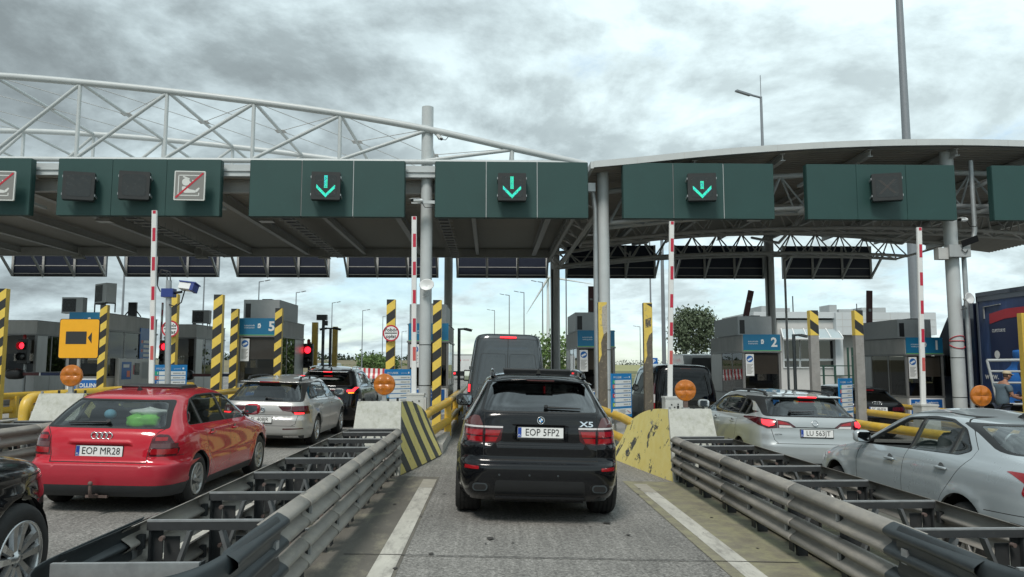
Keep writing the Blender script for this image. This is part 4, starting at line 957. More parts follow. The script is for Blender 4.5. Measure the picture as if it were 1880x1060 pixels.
def asphalt_material():
    m = bpy.data.materials.new('worn_road_surface'); m.use_nodes = True; nt = m.node_tree; N = nt.nodes; L = nt.links; b = N['Principled BSDF']
    tc = N.new('ShaderNodeTexCoord')
    def noise(sc, det, ro, st=(1, 1, 1)):
        mp = N.new('ShaderNodeMapping'); mp.inputs['Scale'].default_value = st; L.new(tc.outputs['Object'], mp.inputs[0])
        n = N.new('ShaderNodeTexNoise'); n.inputs['Scale'].default_value = sc; n.inputs['Detail'].default_value = det; n.inputs['Roughness'].default_value = ro; L.new(mp.outputs[0], n.inputs['Vector']); return n.outputs['Fac']
    def ramp(v, a, c, lo, hi):
        r = N.new('ShaderNodeMapRange'); r.inputs['From Min'].default_value = a; r.inputs['From Max'].default_value = c; r.inputs['To Min'].default_value = lo; r.inputs['To Max'].default_value = hi; L.new(v, r.inputs['Value']); return r.outputs['Result']
    def mul(a, c):
        x = N.new('ShaderNodeMath'); x.operation = 'MULTIPLY'; L.new(a, x.inputs[0]); L.new(c, x.inputs[1]); return x.outputs[0]
    grain = ramp(noise(34, 4, .8), .3, .7, .50, 1.5); blot = ramp(noise(.9, 6, .6), .3, .7, .82, 1.16); brush = ramp(noise(26, 3, .6, (1, .03, 1)), .35, .7, .88, 1.16)
    oil = ramp(noise(.42, 5, .6, (1, .25, 1)), .52, .70, 1.0, .62)
    vo = N.new('ShaderNodeTexVoronoi'); vo.inputs['Scale'].default_value = 62; L.new(tc.outputs['Object'], vo.inputs['Vector']); sx = N.new('ShaderNodeSeparateColor'); L.new(vo.outputs['Color'], sx.inputs[0])
    v = mul(mul(mul(grain, ramp(sx.outputs[0], 0, 1, .62, 1.42)), blot), mul(brush, oil))
    col = N.new('ShaderNodeVectorMath'); col.operation = 'SCALE'; col.inputs[0].default_value = (.20, .195, .182); L.new(v, col.inputs['Scale'])
    L.new(col.outputs[0], b.inputs['Base Color']); b.inputs['Roughness'].default_value = .82
    bp = N.new('ShaderNodeBump'); bp.inputs['Strength'].default_value = .5; bp.inputs['Distance'].default_value = .006; L.new(noise(90, 3, .7), bp.inputs['Height']); L.new(bp.outputs[0], b.inputs['Normal'])
    return m
def ground():
    k = MB(); xs = [-6000, -600, -120, -40, -16, .5, 12, 40, 120, 600, 6000]; ys = [-80, 0, 60, 140, 400, 1500, 9000]
    vs = [(x, y, gz(x)-.03 if y < 140 else gz(x)*.6-.03) for x in xs for y in ys]; n = len(ys)
    fld = mat('far_grass_field', (.11, .125, .05), .95, var=.3, scale=.02, col2=(.22, .19, .085), mix=(.48, .56))
    k.add(vs, [(i*n+j, (i+1)*n+j, (i+1)*n+j+1, i*n+j+1) for i in range(len(xs)-1) for j in range(n-1)], fld)
    struct(k.build('ground'))
    k = MB(); xs = [-70, -16, .5, 12, 70]; ys = [-30, 160]
    k.add([(x, y, gz(x)) for x in xs for y in ys], [(2*i, 2*i+2, 2*i+3, 2*i+1) for i in range(4)], asphalt_material()); struct(k.build('road'))
    # dusty strips beside the crash cushions, painted edge lines, transverse joints
    st = mat('sandy_dirt_strip', (.20, .185, .14), .95, var=.22, scale=2.5, col2=(.28, .27, .17), mix=(.42, .62), bump=.3)
    std = mat('dark_dirt_strip', (.13, .122, .105), .95, var=.22, scale=2.0, col2=(.23, .215, .165), mix=(.5, .66), bump=.3, stretch=(1, .5, 1))
    k = MB()
    def ribbon(k, x0, x1, y0, y1, h, m, x0b=None, x1b=None, n=1):
        a, b = (x0 if x0b is None else x0b), (x1 if x1b is None else x1b)
        k.add([(x0, y0, gz(x0)+h), (x1, y0, gz(x1)+h), (b, y1, gz(b)+h), (a, y1, gz(a)+h)], [(0, 1, 2, 3)], m)
    for c in (-7.04, -1.84, 3.35, 8.55):
        ribbon(k, c-.95, c+1.05 if c < 3 else c+.95, -4, 12.4, .004, std if c < 3 else st)
    ribbon(k, 2.1, 2.95, -4, 12.4, .006, st)
    struct(k.build('dirt_strip'), 'structure')
    ln = mat('worn_white_line', (.48, .47, .42), .8, var=.2, scale=6, col2=(.27, .26, .235), mix=(.50, .68), stretch=(1, .3, 1))
    ln2 = mat('dirty_white_line', (.34, .32, .27), .85, var=.2, scale=6); k = MB()
    for c in (-5.2, 0, 5.2):
        for s in (-1, 1):
            xl = .70+c+s*1.62; 
            ribbon(k, xl-.10, xl+.10, -4, 11.3, .009, ln); ribbon(k, xl-.10, xl+.105, 11.32, 12.1, .009, ln2)
    struct(k.build('road_marking'))
    k = MB(); jt = mat('road_joint_seal', (.05, .048, .045), .8)
    for y in (7.35,): ribbon(k, -1.35, 2.9, y, y+.018, .012, jt)
    for y in (5.6, 9.8): ribbon(k, -6.3, -2.4, y, y+.018, .012, jt)
    struct(k.build('road_joint'))
    # tar blotches and litter on the lane
    k = MB(); q = random.Random(5)
    for i in range(70):
        x = q.uniform(-1.3, 2.8) if i < 45 else q.uniform(-6, -2.5); y = q.uniform(4.5, 12); s = q.uniform(.006, .022)*(2.2 if q.random() < .12 else 1)
        k.add([(x+s*q.uniform(.5, 1.5)*math.cos(a), y+s*q.uniform(.6, 2)*math.sin(a), gz(x)+.013) for a in np.linspace(0, 2*PI, 8)[:-1]], [tuple(range(7))], jt)
    struct(k.build('tar_spots'), 'stuff')
# ================================================================ canopies and overhead signs
ISL = [-17.44, -12.24, -7.04, -1.84, 3.35, 8.55, 13.75]
M['deck_dark'] = mat('darkened_roof_sheet', (.29, .275, .25), .6, var=.1)  # deck sheet darkened in colour to offset bounced light under the roof
def corrug(k, x0, x1, y0, y1, zf, m, per=.25, amp=.035, nx=2):
    n = int((y1-y0)/per); prof = []
    for i in range(n):
        y = y0+i*per; prof += [(y, 0), (y+per*.35, 0), (y+per*.5, amp), (y+per*.85, amp)]
    prof.append((y0+n*per, 0)); xs = [x0+(x1-x0)*i/(nx-1) for i in range(nx)]
    vs = [(x, y, zf(x)+dz) for x in xs for y, dz in prof]; c = len(prof)
    k.add(vs, [(i*c+j, i*c+j+1, (i+1)*c+j+1, (i+1)*c+j) for i in range(nx-1) for j in range(c-1)], m)
def ibeam(k, p, q, h, w, m, t=.02):
    p, q = Vector(p), Vector(q); u = Vector((0, 0, 1))
    k.bar(p+u*(h/2-t/2), q+u*(h/2-t/2), w, t, m); k.bar(p-u*(h/2-t/2), q-u*(h/2-t/2), w, t, m); k.bar(p, q, t, h-2*t-.002, m)
ARCH = pchip([(-46, 8.6), (-42, 8.9), (-37, 9.3), (-32, 9.7), (-26, 10.05), (-21, 10.22), (-17, 10.22), (-14.4, 10.12), (-11.9, 9.94), (-9.38, 9.70), (-6.86, 9.41), (-4.35, 9.07), (-1.86, 8.64), (.62, 8.09), (2.8, 7.62)])
def canopy_left():
    r = thing('toll_canopy', 'flat dark roofed toll canopy carried below white tubular arch trusses, on the left', 'canopy', (0, 0, 0))
    X0, X1, Y0, Y1, Z = -44, 2.75, 21.9, 36.2, 7.2
    k = MB(); corrug(k, X0, X1, Y0+.1, Y1, lambda x: Z, M['deck']); k.box(X0, X1, Y0+.1, Y1, Z+.08, Z+.16, M['steel_dark']); k.build('roof_deck', r)
    k = MB(); k.box(X0, X1, Y0-.06, Y0+.08, 7.18, 7.53, M['steel_white']); k.box(X0, X1, Y0-.10, Y0-.062, 7.33, 7.36, M['steel_white']); k.box(X0, X1, Y0-.10, Y0-.062, 7.18, 7.21, M['steel_white'])
    k.box(X1, X1+.06, Y0+.1, Y1, 7.05, 7.5, M['steel_dark']); k.build('fascia', r)
    k = MB(); ibeam(k, (X0, 35.5, 6.98), (X1, 35.5, 6.98), .40, .22, M['steel_dark']); k.build('roof_beam', r)
    k = MB(); ibeam(k, (X0, 22.4, 7.0), (X1, 22.4, 7.0), .36, .2, M['steel_dark']); k.build('roof_beam', r)
    i = 0; x = 2.0
    while x > -36:
        k = MB(); big = i % 2 == 0
        ibeam(k, (x, 22.55, 7.02), (x, 35.35, 7.02), .34 if big else .26, .2 if big else .14, M['steel_dark'])
        k.build('roof_beam', r); i += 1; x -= 2.6
    for c in (-12.34, -7.2, -1.95):
        k = MB(); a = c+.35
        k.bar((a-.17, 22.6, 6.72), (a-.17, 35.2, 6.72), .02, .07, M['galv']); k.bar((a+.17, 22.6, 6.72), (a+.17, 35.2, 6.72), .02, .07, M['galv'])
        y = 22.8
        while y < 35: k.box(a-.3, a+.3, y, y+.045, 6.66, 6.69, M['steel_dark']); k.bar((a-.29, y+.02, 6.68), (a-.29, y+.02, 7.15), .025, .025, M['steel_dark']); y += .62
        k.box(a-.15, a+.15, 22.6, 35.2, 6.70, 6.72, M['black']); k.build('cable_tray', r)
    nodes = [2.8, .62]+[-1.88-2.5*j for j in range(16)]
    for n_, Y in enumerate((21.9, 27.6, 33.3)):
        k = MB(); m = M['steel_white']
        xs = np.linspace(-46, 2.8, 60); k.tube([(x, Y, ARCH(x)) for x in xs], .10, m, 12)
        k.tube([(-46, Y, 7.66), (2.75, Y, 7.66)], .075, m, 10)
        for j, x in enumerate(nodes[1:], 1):
            if j != 2: k.tube([(x, Y, 7.66), (x, Y, float(ARCH(x)))], .058, m, 8)
            if j+1 < len(nodes): k.tube([(x, Y, float(ARCH(x))-.05), (nodes[j+1], Y, 7.70)], .055, m, 8)
        k.build('arch_truss', r)
    k = MB()
    for j, x in enumerate(nodes[1:], 1):
        z = float(ARCH(x)); m = M['steel_white']
        for ya, yb in ((21.9, 27.6), (27.6, 33.3)): k.tube([(x, ya, z), (x, yb, z)], .055, m, 8)
    k.build('cross_tube', r)
    k = MB()
    for j in range(1, len(nodes)-2, 1):
        a, b = nodes[j], nodes[j+1]; za, zb = float(ARCH(a)), float(ARCH(b)); ym = 24.75
        if j % 2 == 1 or j > 1:
            k.bar((b-.16, ym, zb), (b+.16, ym, zb), .34, .015, M['steel_dark'])
            for (p, q) in (((a, 21.95, za), (b+.1, ym-.1, zb)), ((a, 27.5, za), (b+.1, ym+.1, zb)), ((nodes[j+2], 21.95, float(ARCH(nodes[j+2]))), (b-.1, ym-.1, zb))):
                k.tube([p, q], .012, M['steel_dark'], 5)
    k.build('bracing_cable', r)
    col_round(r, -1.86, 22.1, 9.35, 7.62, .172)
    k = MB(); k.tube([(-2.0, 36.5, gz(-2)), (-2.0, 36.5, 7.1)], .2, M['steel_dark'], 16); k.build('column', r)
    k = MB(); k.box(-2.25, -1.2, 21.55, 21.62, 6.36, 6.45, M['steel_white']); k.build('cross_rail', r)
    # lattice girder along the right edge
    k = MB(); a, b = (2.78, 6.72), (3.22, 6.36); m = M['steel_dark']
    k.tube([(a[0], 22.6, a[1]), (a[0], 36.3, a[1])], .07, m); k.tube([(b[0], 22.9, b[1]), (b[0], 36.3, b[1])], .08, m)
    y = 23; s = 0
    while y < 36: k.tube([(a[0], y, a[1]), (b[0], y+.55*(1 if s else -1), b[1])], .03, m, 6); k.bar((a[0], y, a[1]), (a[0], y, 7.2), .06, .06, m); y += .85; s ^= 1
    k.build('edge_girder', r)
    return r
def col_round(r, x, y, ztop, zsplit, rad):
    z0 = gz(x)+.15; k = MB(); m = M['steel_white']
    k.tube([(x, y, z0), (x, y, z0+.02)], rad*1.9, m, 24); k.tube([(x, y, z0), (x, y, zsplit)], rad, m, 28)
    for z in (z0+1.0, z0+2.15): k.tube([(x, y, z), (x, y, z+.02)], rad+.004, M['black'], 28)
    for a in range(6): k.cyl((x+rad*1.55*math.cos(a*PI/3), y+rad*1.55*math.sin(a*PI/3), z0+.02), .018, .05, M['galv'], 6)
    k.build('column', r)
    if ztop > zsplit+.1:
        k = MB(); k.tube([(x, y-.02, zsplit+.02), (x, y-.02, ztop)], rad*1.0, m, 28); k.tube([(x, y-.02, zsplit-.03), (x, y-.02, zsplit+.02)], rad*.9, M['black'], 28); k.build('column_mast', r)
VAULT = pchip([(2.9, 7.60), (4.2, 7.73), (6.0, 7.93), (7.8, 8.09), (10, 8.24), (12, 8.32), (13.75, 8.345), (15.5, 8.32), (18, 8.2), (21, 7.95), (24, 7.62), (25, 7.5)])
def canopy_right():
    r = thing('toll_canopy', 'curved toll canopy with pale roof edge and lattice trusses beneath, on the right', 'canopy', (0, 0, 0))
    zf = lambda x: float(VAULT(x)); xs = np.linspace(2.95, 24.8, 40); Y0, Y1 = 21.55, 37.2
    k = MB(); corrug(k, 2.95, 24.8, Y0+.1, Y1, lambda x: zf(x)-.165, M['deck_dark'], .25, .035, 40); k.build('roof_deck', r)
    k = MB(); vs = []
    for x in xs: z = zf(x); vs += [(x, Y0, z), (x, Y1, z), (x, Y1, z-.10), (x, Y0+.05, z-.10)]
    k.add(vs, [(4*i+a, 4*i+(a+1) % 4, 4*i+4+(a+1) % 4, 4*i+4+a) for i in range(39) for a in range(4)], M['steel_white'], True); k.build('roof_slab', r)
    k = MB(); vs = []
    for x in xs: z = zf(x)+.012; vs += [(x, Y0-.06, z), (x, Y0-.003, z), (x, Y0-.003, z-.185), (x, Y0-.06, z-.185)]
    k.add(vs, [(4*i+a, 4*i+(a+1) % 4, 4*i+4+(a+1) % 4, 4*i+4+a) for i in range(39) for a in range(4)]+[(0, 3, 2, 1)], M['roof_edge'])
    for x in np.arange(4.2, 24.5, 1.36): k.box(x, x+.012, Y0-.063, Y0-.058, zf(x)-.17, zf(x), M['steel_dark'])
    k.box(2.86, 2.947, Y0-.06, Y1, 7.40, 7.60, M['roof_edge']); k.build('roof_edge', r)
    for x in np.arange(5.95, 24, 2.6):
        k = MB(); z = zf(x)-.17; ibeam(k, (x, Y0+.25, z-.12), (x, Y1-.1, z-.12), .22, .14, M['steel_dark'], .02); k.box(x-.07, x+.07, Y0+.23, Y0+.248, z-.23, z-.212, M['roof_edge']); k.build('roof_beam', r)
    def truss(Y, x0, x1, up, lo, m, tip=1.3, gap=.5, per=1.15):
        k = MB(); nn = int((x1-x0)/per); xsn = [x0+(x1-x0)*i/nn for i in range(nn+1)]
        u_ = lambda x: Vector((x, Y, up(x)))
        k.tube([u_(x) for x in xsn], .085, m, 8)
        for s in (-1, 1):
            l_ = lambda x: Vector((x, Y+s*gap, lo(x)))
            q = [x for x in xsn if x < x1-tip]; k.tube([l_(x) for x in q], .07, m, 8); k.tube([l_(q[-1]), u_(x1)], .05, m, 6)
            for i in range(len(q)-1):
                xm = (q[i]+q[i+1])/2; k.tube([l_(q[i]), u_(xm)], .034, m, 6); k.tube([u_(xm), l_(q[i+1])], .034, m, 6)
        q = [x for x in xsn if x < x1-tip]
        for i in range(len(q)-1): k.tube([(q[i], Y-gap, lo(q[i])), (q[i+1], Y+gap, lo(q[i+1]))], .028, m, 6); k.tube([(q[i], Y-gap, lo(q[i])), (q[i], Y+gap, lo(q[i]))], .028, m, 6)
        return k.build('lattice_truss', r)
    lo_r = pchip([(2.5, 6.25), (4.5, 6.45), (8, 6.78), (11, 6.9), (14, 6.95), (18, 6.88), (21, 6.7)])
    truss(35.2, 3.0, 21.6, lambda x: zf(x)-.42-.12*math.exp(-((x-3)/3)**2)*2, lambda x: float(lo_r(x)), M['steel_dark'])
    truss(28.6, 3.4, 24.2, lambda x: zf(x)-.42, lambda x: float(lo_r(x))-.02, M['steel_dark'])
    truss(23.2, 3.6, 24.0, lambda x: zf(x)-.55, lambda x: float(lo_r(x))-.30, M['steel_white'], gap=.4)
    for x in (6.6, 12.2, 17.5):                                             # struts between the trusses
        k = MB()
        for ya, yb in ((23.2, 28.6), (28.6, 35.2)): k.tube([(x, ya, zf(x)-.6), (x, (ya+yb)/2, 6.95), (x, yb, zf(x)-.6)], .06, M['steel_dark'], 8)
        k.build('truss_strut', r)
    col_round(r, 3.33, 22.35, 7.5, 7.5, .172); col_round(r, 13.72, 22.3, 8.2, 8.2, .19)
    for x in (3.1, 13.5): k = MB(); k.tube([(x, 36.6, gz(x)), (x, 36.6, zf(x)-.2)], .225, M['steel_dark'], 16); k.build('column', r)
    k = MB(); k.tube([(3.07, 22.2, gz(3)+.2), (3.07, 22.2, 6.1), (3.07, 22.2, 6.35), (3.02, 22.2, 6.75), (2.95, 22.1, 7.0)], .068, M['galv2'], 10); k.box(2.84, 3.06, 22.0, 22.2, 6.85, 7.1, M['galv2']); k.build('downpipe', r)
    k = MB(); k.tube([(14.02, 22.2, gz(14)+.2), (14.02, 22.2, 5.1), (14.1, 22.2, 5.35), (14.35, 22.2, 5.55), (14.4, 22.2, 5.8), (14.4, 22.2, 7.9)], .07, M['galv2'], 10); k.build('downpipe', r)
    k = MB(); k.tube([(13.05, 35.6, gz(13)), (13.05, 35.6, 6.9)], .05, M['black'], 8); k.build('downpipe', r); k = MB(); k.tube([(13.86, 35.6, gz(13)), (13.86, 35.6, 6.7), (14.1, 35.6, 6.9), (14.6, 35.6, 7.0)], .06, M['steel_dark'], 8); k.build('downpipe', r); k = MB(); k.tube([(2.92, 36.0, gz(3)), (2.92, 36.0, 6.3)], .045, M['black'], 8); k.build('downpipe', r)
    k = MB()                                                                # red tape knotted round the column
    for z, dz in ((3.05, 0), (2.92, .18), (3.1, -.2)): k.tube([(13.72+.2*math.cos(a), 22.3+.2*math.sin(a), z-.55+dz*math.sin(a*1)*.5) for a in np.linspace(PI*.95, PI*2.05, 14)], .014, M['red'], 5)
    k.build('red_tape', r)
    return r
M['roof_edge'] = mat('pale_roof_edge', (.50, .53, .53), .5, var=.06, scale=2)
M['galv2'] = mat('zinc_pipe', (.36, .39, .40), .4, metal=.4, var=.12)
# ---------------------------------------------------------------- overhead lane signs
M['led_off'] = mat('dark_display_face', (.022, .026, .026), .25, var=.2, scale=8, col2=(.035, .034, .03), mix=(.5, .8)); M['led_case'] = mat('display_case', (.014, .016, .016), .4, var=.1)
M['led_on'] = mat('lit_green_led', (.02, .5, .3), .4, emit=(.02, .80, .50), estr=1.0)
M['led_on2'] = mat('lit_cyan_led', (.02, .4, .5), .4, emit=(.05, .75, .85), estr=.9)
M['led_dim'] = mat('worn_out_led', (.02, .12, .22), .4, emit=(.02, .35, .7), estr=.6)
M['pict_grey'] = mat('pictogram_grey', (.20, .20, .19), .5); M['pict_white'] = mat('pictogram_white', (.60, .62, .60), .45)
def display(r, u, v, kind, yawd, Y=21.12, side=.79):
    p = at(u, v, Y); a = R(yawd*1.7); mt = frame(p, (math.cos(a), math.sin(a), 0), (0, .05, 1)); h = side/2; q = random.Random(u)
    k = MB(); k.prism(rrect(-h, h, -h, h, .02), -.17, -.012, M['led_case'], 'xy', mt); k.prism(rrect(-h, h, -h, h, .03)[::1], -.012, 0, M['led_case'], 'xy', mt)
    for s in (-1, 1):
        for z in (-.25, .25): k.box(s*(h+.002), s*(h+.02), z-.03, z+.03, -.36, -.02, M['galv2'], mt)
    k.prism(rrect(-h+.012, h-.012, -h-.012, -h-.002, .004), -.16, -.02, M['led_case'], 'xy', mt)
    o = k.build('display_box', r)
    f = MB(); f.prism(rrect(-h+.09, h-.09, -h+.09, h-.09, .08), .001, .006, M['led_off'], 'xy', mt);     l = f
    if kind == 'arrow' or kind == 'short':
        def dot(x, y):
            m = M['led_on'] if q.random() < .78 else (M['led_on2'] if q.random() < .7 else M['led_dim'])
            l.disc(.0095, .009, m, 6, mt @ Matrix.Translation((x, y, 0)))
        top = .28 if kind == 'arrow' else .15
        y = top
        while y > -.07:
            for x in (-.036, -.012, .012, .036): dot(x, y)
            y -= .026
        n = 13
        for i in range(n+1):
            t = i/n
            for w in range(4):
                for s in (-1, 1):
                    if i == 0 and s == 1: continue
                    o_ = (w-1.5)*.024; dot(s*(t*.245)+s*o_*.0, -.285+t*.255+o_*1.1)
    elif kind == 'cross':
        for s in (-1, 1):
            for w in (-1, 1): l.bar(mt @ Vector((-.2*s+w*.02, -.2, .008)), mt @ Vector((.2*s+w*.02, .2, .008)), .012, .003, mat('unlit_led', (.06, .05, .045), .5), up=mt.to_3x3() @ Vector((0, 0, 1)))
    f.build('display_face', o)
def pay_sign(r, u, v, yawd, Y=21.1, side=.83):
    p = at(u, v, Y); a = R(yawd); mt = frame(p, (math.cos(a), math.sin(a), 0), (0, .02, 1)); h = side/2; k = MB(); g, w = M['pict_grey'], M['pict_white']
    k.prism(rrect(-h, h, -h, h, .03), -.05, 0, w, 'xy', mt); k.poly(rrect(-h+.03, h-.03, -h+.03, h-.03, .02), .003, g, mt)
    for (x0, x1, y0, y1) in ((-.31, -.285, -.28, .30), (-.31, .27, .275, .30), (-.31, .27, -.29, -.265), (.245, .27, -.29, -.20)): k.rect(x0, x1, y0, y1, .005, w, mt)
    k.poly([(-.19, .235), (-.01, .165), (.0, .20), (-.17, .27)], .006, w, mt)                         # cap
    k.poly(arc(-.10, .10, .105, 0, 360, 16)[:-1], .006, w, mt); k.poly([(-.0, .12), (.04, .09), (-.0, .06)], .0062, w, mt)
    k.poly(roundp([(-.20, -.02), (-.06, -.04), (-.02, -.10), (.16, -.13), (.18, -.20), (-.14, -.21), (-.20, -.12)], .04), .0064, w, mt)
    k.poly([(.16, -.13), (.25, -.05), (.28, -.08), (.22, -.17), (.18, -.19)], .0068, w, mt); k.rect(.03, .06, .10, .16, .0066, g, mt); k.rect(.07, .10, .10, .16, .0066, w, mt)
    k.poly([(-.34, -.36), (-.375, -.325), (.34, .375), (.375, .34)], .009, M['red'], mt)
    k.build('pictogram_panel', r)
def lane_signs():
    Y = 21.5; spec = [(-90, [], 'dark green lane sign cut off by the left edge, showing half a crossed-out payment pictogram'),
        (255.5, [], 'dark green lane sign with two blank displays and a crossed-out payment pictogram'),
        (601, [('arrow', 598, 341, 3)], 'dark green lane sign with lit green arrow over the lane of the red hatchback'),
        (939.5, [('arrow', 940, 343, 0)], 'dark green lane sign with lit green arrow over the black SUV with plate EOP 5FP2'),
        (1282.5, [('short', 1289, 343, -4)], 'dark green lane sign with a shortened lit green arrow, first one under the curved roof'),
        (1618, [('cross', 1629, 343, -9)], 'dark green lane sign with one unlit square display, left of the wide round column'),
        (1957, [], 'dark green lane sign cut off by the right edge, beyond the wide round column')]
    for i, (u, disp, lab) in enumerate(spec):
        c = at(u, 344, Y); z0, z1 = 5.965, 7.575; w = 4.36 if i != 1 else 4.52
        r = thing('lane_sign', lab, 'sign', (c.x, Y, z0), 0, 'green signs along the front of the canopy')
        x = -w/2
        for j in range(3):
            k = MB(); q = w/3; g = .012
            k.box(x+g, x+q-g, 0, .22, .0, z1-z0, M['green']); k.build('panel', r); x += q
        k = MB(); 
        for j in range(4): xx = -w/2+j*w/3; k.box(xx-(.010 if 0 < j < 3 else .004), xx+(.010 if 0 < j < 3 else .004), .012, .21, .01, z1-z0-.01, M['green'] if i in (1, 5) or j in (0, 3) else (M['steel_white'] if j == 2 or i == 3 else M['booth_frame']))
        for zz in (.4, 1.2): k.box(-w/2+.1, w/2-.1, .222, .40, zz, zz+.08, M['steel_white'])
        for xx in (-w/2+.3, w/2-.3): k.box(xx-.05, xx+.05, .402, 1.3, .42, .50, M['steel_white']); k.box(xx-.05, xx+.05, .402, 1.3, 1.22, 1.30, M['steel_white'])
        k.build('frame', r)
        for kind, uu, vv, yw in disp:
            d = child('display', r)
            r2 = d; display(d, uu, vv, kind, yw); d.location = (-c.x, -Y, -z0)
        if i == 1:
            d = child('display', r); display(d, 144, 341, 'blank', 9); d.location = (-c.x, -Y, -z0)
            d = child('display', r); display(d, 246, 340, 'blank', 7); d.location = (-c.x, -Y, -z0)
        if i in (0, 1):
            d = child('pictogram', r); pay_sign(d, 348 if i == 1 else -2, 341, 3); d.location = (-c.x, -Y, -z0)
    us = [-95, 108, 316, 520, 721, 922, 1121, 1321, 1519]; Y = 36.9
    names = ['at the left edge', 'far left, above the yellow camera sign', 'behind the top of the leftmost raised barrier arm', 'above the booth numbered 5', 'above the round road sign with the word Pobor', 'above the grey panel van',
             'left of the first raised arm under the curved roof', 'right of the third raised barrier arm', 'above the white office building']
    for u, nm in zip(us, names):
        c = at(u, 480, Y)
        r = thing('rear_sign', 'navy back of an overhead sign, '+nm, 'sign', (c.x, Y, 6.0), 0, 'backs of the signs along the rear of the canopy'); w, h = 4.4, 1.62; m = M['steel_dark']
        k = MB(); k.box(-w/2, w/2, .08, .2, 0, h, M['navy']); k.box(-w/2, w/2, .06, .078, .0, .07, M['led_case']); k.build('panel', r)
        k = MB()
        for xx in (-w/2+.04, -w/6, w/6, w/2-.04): k.box(xx-.05, xx+.05, 0, .055, 0, h, m)
        for zz in (.12, .50, 1.02): k.box(-w/2, w/2, .056, .076, zz, zz+.035, m)
        for xx in (-w/6, w/6): k.box(xx-.012, xx+.012, .02, .06, -.05, .0, M['white'])
        d = -1 if u < 980 else 1
        for xx in (-w/2+.04, -w/6, w/6, w/2-.04):
            k.bar((xx, 0, .1), (xx, -1.3, 1.2 if u < 980 else 1.1), .08, .10, M['steel_dark'])
        k.build('frame', r)
    # flood lights hanging below the roofs
    for (u, v, D) in ((490, 408, 26.3), (192, 408, 26.3), (144, 475, 35), (371, 475, 35), (596, 475, 35), (1082, 432, 30), (1385, 405, 26.5)):
        p = at(u, v, D); left = u < 1000; nm = {490: 'below the roof behind the sign of the red hatchback lane', 192: 'below the roof behind the two blank displays', 144: 'in front of the far left rear sign', 371: 'in front of the rear sign behind the raised arm', 596: 'in front of the rear sign above booth 5', 1082: 'beside the edge girder', 1385: 'up under the curved roof'}[u]
        r = thing('flood_light', 'grey canopy floodlight '+nm, 'lamp', p, 0, 'floodlights below the canopy roofs'); k = MB()
        k.add([(-.26, -.2, 0), (.26, -.2, 0), (.26, .2, 0), (-.26, .2, 0), (-.2, -.12, .12), (.2, -.12, .12), (.2, .12, .12), (-.2, .12, .12)], [(0, 1, 5, 4), (1, 2, 6, 5), (2, 3, 7, 6), (3, 0, 4, 7), (4, 5, 6, 7)], M['steel_dark']); k.build('housing', r)
        k = MB(); k.rect(-.24, .24, -.18, .18, .004, mat('lamp_glass', (.45, .45, .42), .3)); k.build('lamp_glass', r)
        k = MB(); k.bar((0, 0, .12), (0, 0, 7.12-p.z if left else 7.9-p.z), .05, .05, M['steel_dark']); k.build('hanger', r)
# ================================================================ traffic islands and what stands on them
def nm(c): return {-17.44: 'far left', -12.24: 'left', -7.04: 'left of the red hatchback', -1.84: 'left of the black SUV with plate EOP 5FP2', 3.35: 'right of the black SUV with plate EOP 5FP2', 8.55: 'right of the silver estate LU 563JT', 13.75: 'rightmost'}[c]
def islands():
    m = mat('island_paving', (.30, .30, .285), .9, var=.18, scale=2, col2=(.22, .215, .19), mix=(.5, .7)); mk = mat('island_kerb', (.38, .375, .35), .85, var=.2, scale=4)
    for c in ISL:
        k = MB(); z0 = gz(c)-.1; z1 = gz(c)+.17; y0 = 15.3 if c > -17 else 14
        k.prism(rrect(c-.74, c+.74, y0, 39, .3, 5), z0, z1-.002, m, 'xy'); 
        o = arc(0, 0, 1, 0, 0, 1)
        for s in (-1, 1): k.box(c+s*.82-.08, c+s*.82+.08, y0+.2, 38.8, z0, z1, mk)
        struct(k.build('pavement'))
def wbeam(k, x, y0, y1, zc, s, m, flare=.0):
    """one W-shaped guard rail panel; s = outward direction along x"""
    pr = [(.0, .155), (.020, .148), (.062, .118), (.080, .098), (.082, .070), (.066, .048), (.022, .012), (.016, 0), (.022, -.012), (.066, -.048), (.082, -.070), (.080, -.098), (.062, -.118), (.020, -.148), (.0, -.155)]
    ys = [y0, y0+.03, y0+.12, (y0+y1)/2, y1]; fl = [flare, flare*.9, flare*.55, .0, -.003]; n = len(pr)
    vs = [(x+s*(a*1.08-.006+f), y, zc+b*.87) for y, f in zip(ys, fl) for a, b in pr]
    q = [(i*n+j, i*n+j+1, (i+1)*n+j+1, (i+1)*n+j) for i in range(len(ys)-1) for j in range(n-1)]
    if s < 0: q = [f[::-1] for f in q]
    k.add(vs, q, m, True)
M['frame_flat'] = mat('dusty_flat_bar', (.15, .16, .165), .55, metal=.35, var=.2, scale=9)
